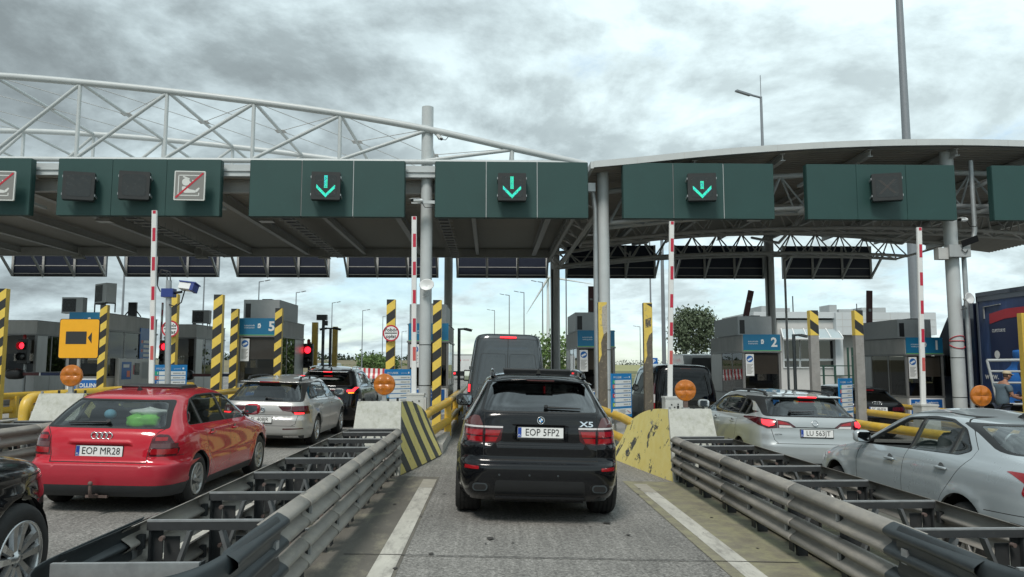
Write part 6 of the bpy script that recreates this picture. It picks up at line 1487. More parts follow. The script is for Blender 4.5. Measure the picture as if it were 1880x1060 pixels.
# ================================================================ toll booths, signals, cameras
M['pane_backing'] = mat('brown_roller_blind', (.30, .275, .25), .8, var=.08)
def booth(c, yf, L, num, label, H=2.95, side=1, hw=.60, roof_unit=0, front=True, logo=True):
    """steel and glass booth; front faces the queue; side = flank the camera sees"""
    g = gz(c)+.17; r = thing('toll_booth', label, 'booth', (c, yf, g), 0, 'toll booths on the islands'); h = H-.17; fm, cl = M['booth_frame'], M['booth']
    k = MB(); k.box(-hw, hw, 0, L, 0, .95, cl)                                      # lower cladding
    for s in (-1, 1):
        x0, x1 = (s*hw-.004, s*hw+.004); k.box(x0, x1, L*.62, L, .952, h-.56, cl); k.box(s*hw-.005, s*hw+.005, .02, .7, .952, h-.56, cl) if not front else None
    k.box(-hw, hw, L-.02, L, .952, h-.56, cl)
    for y in (L*.3, L*.62):
        for s in (-1, 1): k.box(s*hw-.003, s*hw+.003+.002, y-.006, y+.006, .02, .94, fm)
    k.build('lower_panel', r)
    k = MB()
    for s in (-1, 1):
        for y in (0, L*.30, L*.62, L-.06): k.box(s*(hw-.03)-.035, s*(hw-.03)+.037, y-.005, y+.06, .95, h-.55, fm)
    k.box(-hw-.01, hw+.01, -.02, L+.02, .90, .948, fm); k.build('frame', r)
    k = MB(); k.box(-hw-.03, hw+.03, -.04, L+.04, h-.55, h-.5, fm); k.box(-hw, hw, 0, L, h-.498, h-.02, mat('booth_fascia', (.40, .40, .385), .6, metal=.1, var=.2, scale=3, stretch=(1, 1, .4))); k.box(-hw-.02, hw+.02, -.03, L+.03, h-.02, h, fm); k.build('roof', r)
    gl = MB(); gl.rect(-hw+.07, hw-.07, .96, h-.56, 0, M['glass_booth'], FACE((0, .01, 0))); gl.build('window', r)
    bl = MB(); bl.box(-hw+.09, hw-.09, .03, .036, h-1.22, h-.57, M['pane_backing']); bl.build('roller_blind', r)
    for s in (-1, 1):
        for a, b in ((.07, L*.30), (L*.30+.06, L*.62)):
            gl = MB(); gl.rect(a, b, .96, h-.56, 0, M['glass_booth'], frame((s*hw, 0, 0), (0, 1, 0), (0, 0, 1))); gl.build('window', r)
    k = MB(); k.box(-hw+.08, hw-.08, .1, .5, .85, .90, M['dark_in']); k.box(-hw+.15, hw-.2, .2, .45, .952, 1.35, M['dark_in']); k.blob((.1, L*.4, .9), .25, .25, .5, M['seat'], 10, 7, .6); k.box(-hw+.04, hw-.04, L*.6, L*.61, .96, h-.57, M['dark_in']); k.build('desk', r)
    if front:
        k = MB(); mt = FACE((0, -.034, 0)); k.box(-hw+.02, hw+.0, -.033, -.001, h-.53, h+.02, M['blue2']); k.box(-hw+.02, hw, -.0345, -.0331, h-.53, h-.48, M['lime'])
        if logo: 
            k.text('autostrada', .075, mt @ Matrix.Translation((-.27, h-.20, .003)), M['white']); k.text('wielkopolska', .06, mt @ Matrix.Translation((-.27, h-.27, .003)), M['white'])
            k.poly([(-.02, h-.28), (.06, h-.28), (.08, h-.2), (.05, h-.13), (-.02, h-.15)], .003, M['white'], mt); k.poly([(.0, h-.25), (.05, h-.21), (.01, h-.19)], .004, M['blue2'], mt)
        if num: k.text(num, .40, mt @ Matrix.Translation((.40, h-.24, .003)), M['white'], bold=.03)
        k.build('number_panel', r)
        k = MB(); k.rect(-hw+.08, -hw+.34, h-1.28, h-.60, -.008, M['white'], mt); k.poly([(x, y) for x, y in arc(-hw+.21, h-.75, .105, 0, 360, 20)][:-1], -.006, M['blue_dark'], mt)
        k.poly([(-hw+.13, h-.77), (-hw+.26, h-.70), (-hw+.29, h-.75), (-hw+.16, h-.82)], -.004, M['white'], mt)
        for i in range(9): k.rect(-hw+.11, -hw+.31-.03*(i % 3), h-.93-i*.035, h-.915-i*.035, -.006, M['pict_grey'], mt)
        k.build('notice', r)
        k = MB(); k.rect(-hw+.05, hw-.05, .12, .89, .0, M['white'], FACE((0, -.012, 0)) ); k.rect(-hw+.1, hw-.1, .30, .85, .002, M['blue_dark'], FACE((0, -.012, 0)))
        q = FACE((0, -.012, 0))
        if num == '1': k.text('Możliwość opłacenia', .085, q @ Matrix.Translation((0, .75, .004)), M['white'], bold=.02); k.text('na autostradach bramkach', .075, q @ Matrix.Translation((0, .66, .004)), M['white'], bold=.02)
        elif num == '6': k.text('TOLLING', .17, q @ Matrix.Translation((.06, .68, .004)), M['white'], bold=.03); k.text('tylko', .10, q @ Matrix.Translation((-.3, .38, .004)), M['white'], bold=.02); k.text('acją', .10, q @ Matrix.Translation((.0, .38, .004)), M['white'], bold=.02); k.rect(.18, .45, .34, .58, .004, mat('coral_panel', (.75, .18, .09), .4), q); k.rect(.23, .35, .42, .50, .006, M['black'], q); k.poly([(.36, .46), (.41, .50), (.41, .42)], .006, M['black'], q)
        else:
            for yy in (.74, .64): k.text('opłata kartą', .085, q @ Matrix.Translation((0, yy, .004)), M['white'], bold=.02)
        k.rect(-hw+.1, hw-.1, .18, .27, .003, mat('pale_blue_strip', (.3, .45, .62), .5), q); k.build('poster', r)
    if roof_unit == 1:
        k = MB(); k.box(-hw+.0, hw-.1, .4, L-.5, h+.02, h+.62, M['hvac']); k.box(-hw+.06, -hw+.22, .394, .3985, h+.06, h+.5, M['black']); k.box(-.1, .2, .6, 1.2, h+.621, h+.66, M['black']); k.build('roof_unit', r)
    return r
M['blue2'] = mat('booth_blue_panel', (.010, .155, .30), .4, var=.04); M['hvac'] = mat('pale_grey_housing', (.34, .36, .365), .5, var=.08)
M['pict_grey2'] = mat('sign_black', (.025, .028, .028), .5)
def ac_unit(u, v, Y, label, sc=1., base=True, yawd=0):
    """outdoor air conditioner on a small frame"""
    p = at(u, v, Y); r = thing('air_conditioner', label, 'air conditioner', p, R(yawd), 'air conditioners on the booth roofs'); W, D, H = .40*sc, .32*sc, .62*sc
    k = MB(); k.box(-W, W, -D/2, D/2, 0, H, M['hvac']); k.box(-W+.03, W*.35, -D/2-.006, -D/2-.001, .05, H-.05, M['black'])
    k.build('casing', r, bevel=.01)
    k = MB(); mt = FACE((-W*.3, -D/2-.008, H/2)); k.disc(H*.40, 0, M['nose'], 20, mt, H*.36); k.disc(H*.26, 0, M['nose'], 20, mt, H*.23); k.disc(H*.08, .001, M['nose'], 12, mt)
    for i in range(6): k.bar(mt @ Vector((0, 0, 0)), mt @ Vector((H*.4*math.cos(i*PI/3), H*.4*math.sin(i*PI/3), 0)), .01, .006, M['nose'], up=(0, -1, 0))
    k.build('fan_grille', r)
    if base:
        k = MB()
        for x in (-W+.05, W-.05):
            for y in (-D/2, D/2): k.bar((x, y, -.3*sc), (x, y, 0), .03, .03, M['black'])
            k.bar((x, -D/2, -.02), (x, D/2, -.02), .03, .03, M['black'])
        k.build('stand', r)
def signal(u, v, Y, label, lit=(1, 0)):
    p = at(u, v, Y); r = thing('traffic_light', label, 'traffic light', (p.x, Y, gz(p.x)+.17), 0, 'red signals at the booths'); z = p.z-r.location.z; s = Y/24
    k = MB(); k.box(-.15*s, .15*s, 0, .16*s, z-.55*s, z+.20*s, M['black']); k.build('housing', r, bevel=.02)
    k = MB()
    for q in (0, -.33*s):
        k.lathe([(.115*s, 0), (.12*s, .12*s)], M['black'], 18, FACE((0, -.001, z+q)))
    k.build('visor', r)
    for q, m in ((0, mat('lit_red_signal', (.8, .02, .03), .4, emit=(1, .015, .03), estr=2.2)), (-.33*s, M['led_off'])): k = MB(); k.lathe([(0, .03), (.06*s, .024), (.10*s, 0)], m, 18, FACE((0, -.002, z+q))); k.build('lens', r)
    k = MB(); k.tube([(.02, .2, 0), (.02, .2, z+.25*s)], .05, M['galv'], 10); k.lathe([(.05*s, 0), (.05*s, .12*s), (0, .15*s)], mat('red_beacon', (.25, .01, .01), .3), 12, Matrix.Translation((0, .1*s, z+.2*s))); k.build('pole', r)
def cctv(k, p, d, s=1., body=None):
    """small bullet camera"""
    p = Vector(p); d = Vector(d).normalized(); b = body or M['white']; k.tube([p, p+d*.26*s], .045*s, b, 10); k.tube([p+d*.26*s, p+d*.30*s], .038*s, M['black'], 10); k.bar(p+d*.08*s+Vector((0, 0, .05*s)), p+d*.33*s+Vector((0, 0, .05*s)), .10*s, .012, b)
def booths_all():
    booth(-12.24, 23.8, 3.4, '6', 'booth with blue front behind the yellow camera sign', 3.05)
    booth(-7.04, 23.6, 3.2, '5', 'booth numbered 5 in white on a blue panel', 3.0, roof_unit=1)
    booth(-1.84, 22.9, 3.3, '', 'booth mostly hidden behind the slim white column and a striped post', 2.95, roof_unit=1)
    booth(3.35, 24.4, 3.4, '', 'booth with unnumbered blue panel right of the grey panel van', 2.95, roof_unit=1)
    booth(8.55, 24.1, 3.5, '2', 'booth numbered 2 in white on a blue panel', 2.95, roof_unit=1)
    booth(13.75, 24.1, 3.5, '1', 'booth numbered 1 in white on a blue panel', 2.95, roof_unit=1)
    booth(-12.0, 30.2, 3.2, '', 'plain grey booth with dark door, behind the blue price board on the left', 3.05, front=False)
    booth(-17.1, 28.5, 3.2, '', 'plain grey booth with dark window at the far left, left of the yellow camera sign', 3.0, front=False)
    ac_unit(193, 557, 24.8, 'pale air conditioner on a stand above the booth behind the yellow camera sign', 1.0, yawd=-40)
    ac_unit(136, 576, 25.6, 'small dark fronted air conditioner just above the top left of the yellow camera sign', .85, False)
    ac_unit(370, 594, 31.5, 'air conditioner on the plain grey booth left of the tall striped post', .85)
    k = thing('roof_ladder', 'black upright duct with braces on the roof of the booth behind the camera sign', 'duct', at(243, 582, 25.8)); m = MB(); m.box(-.13, .13, -.05, .05, 0, .48, M['black']); m.build('duct', k); m = MB()
    for s in (-1, 1): m.bar((s*.12, 0, .2), (s*.28, 0, 0), .03, .03, M['black'])
    m.build('brace', k)
    # payment machine in the flank of booth 6
    p = at(240, 680, 24.7); r = thing('payment_machine', 'grey payment terminal with blue notices on the flank of the booth by the camera sign', 'machine', (-12.24+.62, 24.9, gz(-12.2)+.17)); mt = frame((.13, 0, 0), (0, 1, 0), (0, 0, 1))
    k = MB(); k.box(0, .128, -.6, 1.5, .25, 1.5, M['booth']); k.build('cabinet', r); k = MB(); k.rect(-.45, .2, .85, 1.4, .002, M['blue_dark'], mt); k.rect(-.35, .05, 1.22, 1.32, .004, M['white'], mt); k.rect(-.1, .12, .92, 1.12, .004, mat('coral_panel', (.75, .18, .09), .4), mt); k.build('notice', r)
    k = MB(); k.rect(.42, .78, .98, 1.36, .002, M['black'], mt); k.rect(.46, .74, 1.05, 1.32, .004, M['led_off'], mt); k.rect(.33, .40, 1.0, 1.3, .003, M['red'], mt); k.rect(.95, 1.4, .85, 1.4, .003, M['hvac'], mt); k.build('screen', r)
    k = thing('notice_board', 'tall blue information panel on the flank of the booth by the camera sign', 'sign', (-12.24+.615, 26.2, gz(-12.2)+1.2)); m = MB(); mt = frame((.02, 0, 0), (0, 1, 0), (0, 0, 1)); m.box(0, .018, -.3, .6, 0, 1.5, M['blue_dark'])
    for i in range(6): m.rect(-.05, .5, .25+i*.15, .34+i*.15, .001, M['white'], mt); m.rect(-.22, -.1, .25+i*.15, .34+i*.15, .001, mat('coral_panel', (.75, .18, .09), .4) if i % 2 else M['blue'], mt)
    m.build('panel', k)
    # yellow camera sign
    p = at(145, 622, 18.0); r = thing('camera_sign', 'square yellow sign with black video camera pictogram', 'sign', (p.x, 18.0, gz(p.x)+.15)); z = p.z-r.location.z; h = .455; mt = FACE((0, 0, z))
    k = MB(); k.prism(rrect(-h, h, -h, h, .05), -.03, -.003, M['black'], 'xy', mt); k.poly(rrect(-h+.012, h-.012, -h+.012, h-.012, .045), .0, mat('sign_yellow', (.83, .40, .015), .4, var=.04), mt); k.poly(rrect(-.30, .17, -.125, .165, .01), .003, M['pict_grey2'], mt); k.poly([(.20, .02), (.29, .15), (.29, -.11)], .003, M['pict_grey2'], mt); k.build('panel', r)
    k = MB(); k.tube([(.0, .05, 0), (.0, .05, z+.3)], .04, M['galv'], 10); k.build('post', r)
    # camera mast with blue camera
    Y = 14.6; b = at(311, 720, Y); t = at(310, 515, Y); r = thing('camera_mast', 'grey mast with blue camera and looping cables, over the red hatchback', 'mast', (b.x, Y, gz(b.x)+.16)); T = t-r.location; k = MB(); k.tube([(0, 0, 0), (T.x, 0, T.z)], .052, M['galv2'], 14); k.build('mast', r)
    bl = mat('blue_camera_bracket', (.025, .05, .22), .4, var=.1); k = MB(); k.box(T.x-.10, T.x+.12, -.09, .09, T.z-.32, T.z-.16, bl); k.tube([(T.x+.1, 0, T.z-.24), (T.x+.26, -.02, T.z-.22)], .025, M['black'], 8); k.build('bracket', r)
    k = MB(); mt = frame((T.x+.36, -.06, T.z-.14), (.95, -.2, -.12), (0, .3, 1)); k.box(-.12, .12, -.05, .07, -.08, .08, M['white'], mt); k.box(.121, .19, -.07, .08, -.09, .09, bl, mt); k.box(-.13, .21, .075, .095, -.1, .1, bl, mt); k.build('camera', r)
    k = MB()
    for o in (.0, .06): k.tube([(T.x-.02+o, -.02, T.z-.02), (T.x-.04+o, -.02, T.z+.16), (T.x-.14+o*.3, -.03, T.z+.20), (T.x-.20+o*.3, -.04, T.z+.06), (T.x-.19, -.05, T.z-.10), (T.x-.12, -.07, T.z-.22)], .011, M['black'], 6)
    k.tube([(T.x+.32, -.03, T.z-.18), (T.x+.27, -.05, T.z-.42), (T.x+.16, -.04, T.z-.50), (T.x+.05, -.06, T.z-.46)], .012, M['black'], 6); k.build('cable', r)
    signal(41, 635, 28, 'lit red traffic light at the far left, beside the plain yellow post'); signal(302, 637, 30.5, 'lit red traffic light beside the grey camera mast'); signal(565, 643, 27, 'lit red traffic light right of booth 5')
    # slender camera poles by the booths
    for u, vt, Y, lab, dx in ((594, 587, 26, 'black pole with camera box beyond booth 5', -1), (843, 603, 24.5, 'black pole with small camera left of the grey panel van', 1), (1457, 614, 23.5, 'black pole with small camera right of booth 2', 1), (607, 602, 30, 'short pole with twin cameras in front of a plain yellow post', 0)):
        p = at(u, vt, Y); r = thing('camera_pole', lab, 'pole', (p.x, Y, gz(p.x)+.17)); h = p.z-r.location.z; k = MB(); k.tube([(0, 0, 0), (0, 0, h)], .05, M['nose'], 10); k.build('pole', r)
        k = MB()
        if dx == -1: k.box(-.22, .12, -.08, .08, h-.02, h+.16, M['black']); k.box(-.02, .14, -.06, .06, h-.2, h-.04, M['black'])
        else:
            for s in ((1,) if dx else (-1, 1)): k.tube([(0, 0, h-.03), (s*.2, 0, h-.02)], .03, M['nose'], 8); cctv(k, (s*.15, 0, h-.02), (s*1, -.3, -.25), .9, M['nose'])
        k.build('camera', r)
    # loudspeakers, cameras on columns
    for x, y, z, lab, s in ((-1.84, 21.88, 4.05, 'white horn loudspeaker on the white column left of the black SUV', 1), (13.82, 22.02, 3.72, 'white horn loudspeaker on the wide column at the right', 1)):
        r = thing('loudspeaker', lab, 'loudspeaker', (x, y, z)); k = MB(); mt = frame((0, 0, 0), (.5, .85, 0) if s else (1, 0, 0), (0, 0, 1))
        mt = frame((.05, -.12, 0), (1, .5 if x > 0 else -.2, 0), (0, .15, 1)); k.lathe([(.03, -.12), (.05, -.05), (.14, .05), (.17, .07), (.15, .07), (.04, -.03), (0, -.03)], M['white'], 18, mt @ Matrix.Scale(1.3, 4, (1, 0, 0))); k.build('horn', r)
        k = MB(); k.bar((0, 0, 0), (.04, -.1, 0), .05, .05, M['white']); k.tube([(.0, -.05, -.05), (-.05, -.08, -.2), (.06, -.05, -.28), (-.1, .0, -.32)], .010, M['white' if x < 0 else 'black'], 6); k.build('bracket', r)
    for p, d, lab in (((-1.96, 21.5, 6.44), (-.8, -.6, -.15), 'white bullet camera on the rail before the white column'), ((13.98, 21.9, 6.05), (-.9, -.4, -.1), 'white bullet camera on the rail by the wide column'), ((-1.62, 21.95, 8.55), (.5, -.3, -.6), 'silver floodlight camera near the top of the column mast')):
        r = thing('security_camera', lab, 'camera', p, 0, 'bullet cameras on the canopy'); k = MB(); cctv(k, (0, 0, 0), d, 1.1); k.build('body', r); k = MB(); k.bar((0, .12, -.02), (0, 0, 0), .06, .06, M['white']); k.tube([(0, 0, -.04), (.1, .0, -.2), (.3, .05, -.2), (.4, .1, -.05)], .012, M['black'], 6); k.build('bracket', r)
    r = thing('junction_box', 'grey junction box with small solar lamp on the wide column', 'box', (13.75, 22.02, 4.95)); k = MB(); k.box(-.33, .30, -.12, .1, 0, .36, M['hvac']); k.box(-.62, -.33, -.05, .2, -.06, .28, M['steel_dark']); k.build('box', r); k = MB(); k.bar((.0, -.18, .36), (.42, -.3, .52), .02, .2, M['black'], up=(0, -.5, 1)); k.tube([(.1, -.14, .40), (.02, -.15, .2), (.12, -.15, .1), (.2, -.15, .2)], .012, M['black'], 6); k.build('solar_lamp', r)
# ================================================================ truck, worker, office, trees, far things
def truck():
    X, Yf = 14.75, 23.2; g = gz(X); r = thing('lorry', 'dark blue curtain sided lorry with red and white lettering, right of the wide column', 'lorry', (X+1.25, 10.5, g)); W = 1.25; top = 4.27
    nb = mat('dark_blue_curtain', (.028, .052, .14), .4, var=.3, scale=1.2, col2=(.06, .11, .25), mix=(.5, .75), stretch=(1, 1.6, .35)); db = mat('dark_blue_cab', (.010, .016, .038), .28, coat=.7)
    y0, y1 = -6, Yf-10.5-.35
    k = MB(); n = 40
    def side(u, v): y = y0+(y1-y0)*u; return (-W-.012*math.sin(y*9)*math.sin(v*3), y, 1.15+(top-.25-1.15)*v)
    k.grid(side, 160, 8, nb, True); k.box(-W+.01, W, y0, y1, 1.1, top-.12, nb); k.build('trailer_body', r)
    k = MB(); k.box(-W-.03, W+.03, y0, y1+.01, top-.12, top, db); k.box(-W-.02, -W+.0, y0, y1, top-.27, top-.12, mat('grey_rail', (.10, .12, .15), .4)); k.box(-W-.03, W, y0, y1, .95, 1.1, M['bumper_black']); k.bar((-W-.03, y1-.35, top-.45), (-W-.03, y1-.35, top-.8), .05, .02, M['hvac'], up=(1, 0, 0)); k.bar((-W-.03, y1-.35, top-.45), (-W-.03, y1-1.1, top-.42), .02, .05, M['hvac'], up=(1, 0, 0)); k.box(-W-.02, -W+.02, y1-.05, y1+.02, 1.0, top, mat('grey_rail', (.10, .12, .15), .4)); k.build('trailer_frame', r)
    mt = frame((-W-.035, 0, 0), (0, -1, 0), (0, 0, 1)); k = MB(); yy = -(at(1868, 600, 17.6).y-10.5)
    Y_ = lambda y: -(y-10.5)
    rd = mat('red_banner', (.42, .03, .045), .45, var=.1)
    k.poly([(Y_(22.25), 3.30-g), (Y_(22.25), 3.0-g), (Y_(21.6), 3.12-g), (Y_(19.5), 3.2-g), (Y_(17), 3.1-g), (Y_(17), 3.45-g), (Y_(21.5), 3.40-g)], .004, rd, mt)
    k.text('CUPSTORYE', .125, mt @ Matrix.Translation((Y_(22.17), 2.79-g, .004)), M['white'], align='LEFT', xs=.85, bold=.02); k.text('www.', .26, mt @ Matrix.Translation((Y_(22.6), 1.47-g, .004)), M['white'], align='LEFT', bold=.02)
    k.poly([(Y_(22.25), 2.0-g), (Y_(22.25), 2.98-g), (Y_(21.6), 3.10-g), (Y_(19.5), 3.18-g), (Y_(17), 3.08-g), (Y_(17), 2.0-g)], .002, mat('deep_blue_banner', (.014, .022, .07), .4), mt)
    k.poly([(x, y) for x, y in arc(Y_(22.0), 2.10-g, .12, 0, 360, 14)][:-1], .004, M['white'], mt); k.build('lettering', r)
    k = MB(); cy = Yf-10.5
    prof = [(cy-.1, 1.0), (cy+2.05, .55), (cy+2.25, .7), (cy+2.28, 1.5), (cy+2.12, 2.35), (cy+1.72, 3.05), (cy+1.25, 3.62), (cy+.7, 3.92), (cy-.1, 4.0)]
    k.prism(prof, -1.22, 1.22, db, 'yz', None, True); k.build('cab', r, bevel=.08)
    k = MB(); mt2 = frame((-1.225, 0, 0), (0, -1, 0), (0, 0, 1)); k.poly(roundp([(-(cy+2.05), 1.75), (-(cy+1.1), 1.75), (-(cy+1.1), 2.4), (-(cy+1.9), 2.4)], .08), .004, M['glass_navy'], mt2); k.build('side_window', r)
    k = MB(); k.box(-1.32, -1.16, cy+1.9, cy+2.5, 2.45, 2.62, db); k.build('sun_visor', r, bevel=.05)
    k = MB(); k.bar((-1.2, cy+2.0, 2.45), (-1.48, cy+2.05, 2.45), .05, .05, M['black']); k.box(-1.62, -1.38, cy+1.98, cy+2.1, 1.55, 2.42, M['black']); k.build('door_mirror', r, bevel=.03)
    k = MB(); k.rect(-.10, .10, -.40, .40, 0, M['mirror'], frame((-1.5, cy+1.975, 1.98), (.95, -.2, 0), (0, 0, 1))); k.build('mirror_glass', r)
    for y in (-4.4, -3.1, -1.8, cy-2.2, cy+1.0):
        w = wheel(r, -1.06, y, .50, .30, .30, (10, .05, .06, 0, M['steel_wheel']), -1)
    k = MB(); k.box(-1.0, 1.0, y0+.3, cy+1.9, .55, .95, M['under']); k.build('chassis', r)
def worker():
    """man in a cap at the island edge, seen from the side, facing right"""
    Y = 19.6; p = at(1837, 682, Y); g = gz(p.x)+.17; H = p.z-g; r = thing('person', 'man in beige cap and grey blue T-shirt bending over his hands, beside the wide column', 'person', (p.x, Y, g)); s = 1.0
    skin = mat('skin', (.36, .19, .13), .6, var=.06); shirt = mat('grey_blue_shirt', (.10, .145, .18), .85, var=.15, scale=14); jean = mat('dark_work_trousers', (.03, .04, .06), .9, var=.15); hair = mat('short_hair', (.06, .04, .03), .9); cap = mat('beige_cap', (.50, .42, .29), .85, var=.1)
    def mk(name, pts, edges, rad, m, parent):
        me = bpy.data.meshes.new(name); me.from_pydata(pts, edges, []); me.materials.append(m); o = bpy.data.objects.new(name, me); COL.objects.link(o); o.parent = parent
        o.modifiers.new('skin', 'SKIN').use_smooth_shade = True
        if not me.skin_vertices: 
            bm = bmesh.new(); bm.from_mesh(me); bm.verts.layers.skin.verify(); bm.to_mesh(me); bm.free()
        for i, q in enumerate(rad): me.skin_vertices[0].data[i].radius = q if isinstance(q, tuple) else (q, q)
        me.skin_vertices[0].data[0].use_root = True
        o.modifiers.new('sub', 'SUBSURF').render_levels = 2
        return o
    k_ = H/1.80                                       # facing +x, slightly stooped
    V = lambda x, y, z: (x*k_, y*k_, z*k_)
    # body: pelvis root, spine, neck, head stub, arms with hands, legs with feet
    pts = [V(0, 0, .95), V(.0, 0, 1.12), V(.03, 0, 1.30), V(.06, 0, 1.44), V(.10, 0, 1.53), V(.13, 0, 1.60),
        V(.04, -.20, 1.43), V(.12, -.24, 1.16), V(.36, -.20, 1.10), V(.44, -.18, 1.12),
        V(.04, .20, 1.43), V(.14, .24, 1.17), V(.38, .17, 1.15), V(.46, .15, 1.17),
        V(.0, -.10, .88), V(.04, -.11, .50), V(-.01, -.11, .09), V(.14, -.12, .04), V(.0, .10, .88), V(.0, .11, .50), V(-.05, .11, .09), V(.10, .12, .04)]
    ed = [(0, 1), (1, 2), (2, 3), (3, 4), (4, 5), (3, 6), (6, 7), (7, 8), (8, 9), (3, 10), (10, 11), (11, 12), (12, 13), (0, 14), (14, 15), (15, 16), (16, 17), (0, 18), (18, 19), (19, 20), (20, 21)]
    rd = [(.13, .15), (.12, .145), (.125, .16), (.11, .15), .058, .055, .062, .046, .034, .03, .062, .046, .034, .03, .088, .062, .045, .04, .088, .062, .045, .04]
    mk('body', pts, ed, rd, skin, r)
    mk('shirt', [V(0, 0, .84), V(.0, 0, 1.10), V(.03, 0, 1.30), V(.06, 0, 1.45), V(.04, -.20, 1.44), V(.085, -.235, 1.25), V(.04, .20, 1.44), V(.09, .235, 1.25)], [(0, 1), (1, 2), (2, 3), (3, 4), (4, 5), (3, 6), (6, 7)], [(.165, .20), (.155, .185), (.155, .19), (.11, .13), .088, .076, .088, .076], shirt, r)
    mk('trousers', [V(0, 0, .95), V(.0, -.10, .86), V(.04, -.11, .50), V(-.01, -.11, .10), V(.0, .10, .86), V(.0, .11, .50), V(-.05, .11, .10)], [(0, 1), (1, 2), (2, 3), (0, 4), (4, 5), (5, 6)], [(.14, .16), .105, .08, .07, .105, .08, .07], jean, r)
    for y in (-.12, .12): b = MB(); b.blob(V(.08, y, .05), .15*k_, .05*k_, .05*k_, M['black'], 12, 8, .7); b.build('shoe', r)
    hd = MB(); c = V(.17, 0, 1.685)
    def head(u, v):
        a = 2*PI*u; t = PI*v-PI/2; x = math.cos(t)*math.cos(a); y = math.cos(t)*math.sin(a); z = math.sin(t)
        fx = .100; q = x*fx*(1+.10*z) if x > 0 else x*.098
        if x > 0:
            q += .022*math.exp(-((y/.22)**2))*math.exp(-((z+.12)/.16)**2)+.012*math.exp(-((y/.4)**2))*math.exp(-((z+.75)/.2)**2)-.008*math.exp(-((abs(y)-.35)/.15)**2)*math.exp(-((z-.08)/.14)**2)+.006*math.exp(-((y/.3)**2))*math.exp(-((z+.46)/.08)**2)
        return (c[0]+q*k_+.012*(z), c[1]+y*.076*k_*(1-.12*max(-z, 0)), c[2]+z*.122*k_)
    hd.grid(head, 28, 20, skin, True, True)
    for s in (-1, 1): hd.blob((c[0]-.012, s*.078*k_, c[2]-.01), .02, .010, .032, skin, 10, 7)
    o = hd.build('head', r)
    e = MB()
    for s in (-1, 1): e.blob((c[0]+.088*k_, s*.030*k_, c[2]+.012), .009, .012, .007, M['white'], 8, 6); e.blob((c[0]+.095*k_, s*.030*k_, c[2]+.012), .004, .005, .005, M['black'], 8, 6)
    e.build('eye', o)
    gk = MB(); 
    for s in (-1, 1): gk.box(c[0]+.098*k_, c[0]+.102*k_, s*.030-.024, s*.030+.024, c[2]-.008, c[2]+.028, M['black']); gk.bar((c[0]+.1*k_, s*.056, c[2]+.02), (c[0]-.01, s*.08, c[2]+.02), .006, .008, M['black'])
    gk.build('glasses', o)
    mo = MB(); mo.blob((c[0]+.098*k_, 0, c[2]-.062*k_), .006, .024, .006, mat('lips', (.28, .09, .08), .5), 10, 6); mo.build('mouth', o)
    hr = MB(); hr.blob((c[0]-.018, 0, c[2]+.005), .088*k_, .080*k_, .09*k_, hair, 16, 10); hr.build('hair', o)
    cp = MB(); cp.lathe([(.098*k_, 0), (.100*k_, .025), (.09*k_, .06), (.055*k_, .088), (0, .096)], cap, 22, Matrix.Translation((c[0]-.004, 0, c[2]+.042)) @ Matrix.Rotation(R(6), 4, 'Y') @ Matrix.Scale(1.08, 4, (1, 0, 0)))
    vs = []
    for i in range(9):
        a = -PI*.36+PI*.72*i/8; vs += [(c[0]+.09*k_*math.cos(a)*1.02, .085*k_*math.sin(a)*1.1, c[2]+.045), (c[0]+.055*k_+.125*k_*math.cos(a), .088*k_*math.sin(a), c[2]+.025-.0*i)]
    cp.add(vs, [(2*i, 2*i+1, 2*i+3, 2*i+2) for i in range(8)], cap, True); cp.build('cap', r, solid=.006)
    # hands: palm, four fingers and a thumb each, closed round a strap
    for s, base in ((-1, Vector(pts[9])), (1, Vector(pts[13]))):
        h = [base-Vector((.03, 0, 0)), base+Vector((.035, 0, .0))]; P = [tuple(h[0]), tuple(h[1])]; E = [(0, 1)]; rr = [.03, (.04, .02)]
        for f in range(4):
            y = (f-1.5)*.021; l = (.03, .036, .034, .026)[f]; i0 = len(P)
            P += [tuple(h[1]+Vector((.028, y, .004))), tuple(h[1]+Vector((.028+l, y*1.1, -.006))), tuple(h[1]+Vector((.030+l*1.2, y*1.05, -.012-l*.7)))]
            E += [(1, i0), (i0, i0+1), (i0+1, i0+2)]; rr += [.010, .009, .008]
        i0 = len(P); P += [tuple(h[0]+Vector((.03, -s*.04, .012))), tuple(h[0]+Vector((.065, -s*.055, .0)))]; E += [(0, i0), (i0, i0+1)]; rr += [.011, .009]
        mk('hand', P, E, rr, skin, r)
    b = thing('strap', 'coiled dark strap held in the hands of the man in the cap', 'strap', (p.x+.50*k_, Y-.02, g+1.12*k_)); k = MB()
    k.tube([(-.02, -.2, 0), (.03, -.1, .03), (.02, 0, .05), (.05, .1, .04), (.03, .2, .03), (.08, .15, -.06), (.06, 0, -.1), (.05, -.15, -.08), (-.02, -.2, 0)], .022, M['seat'], 8); k.build('loop', b)
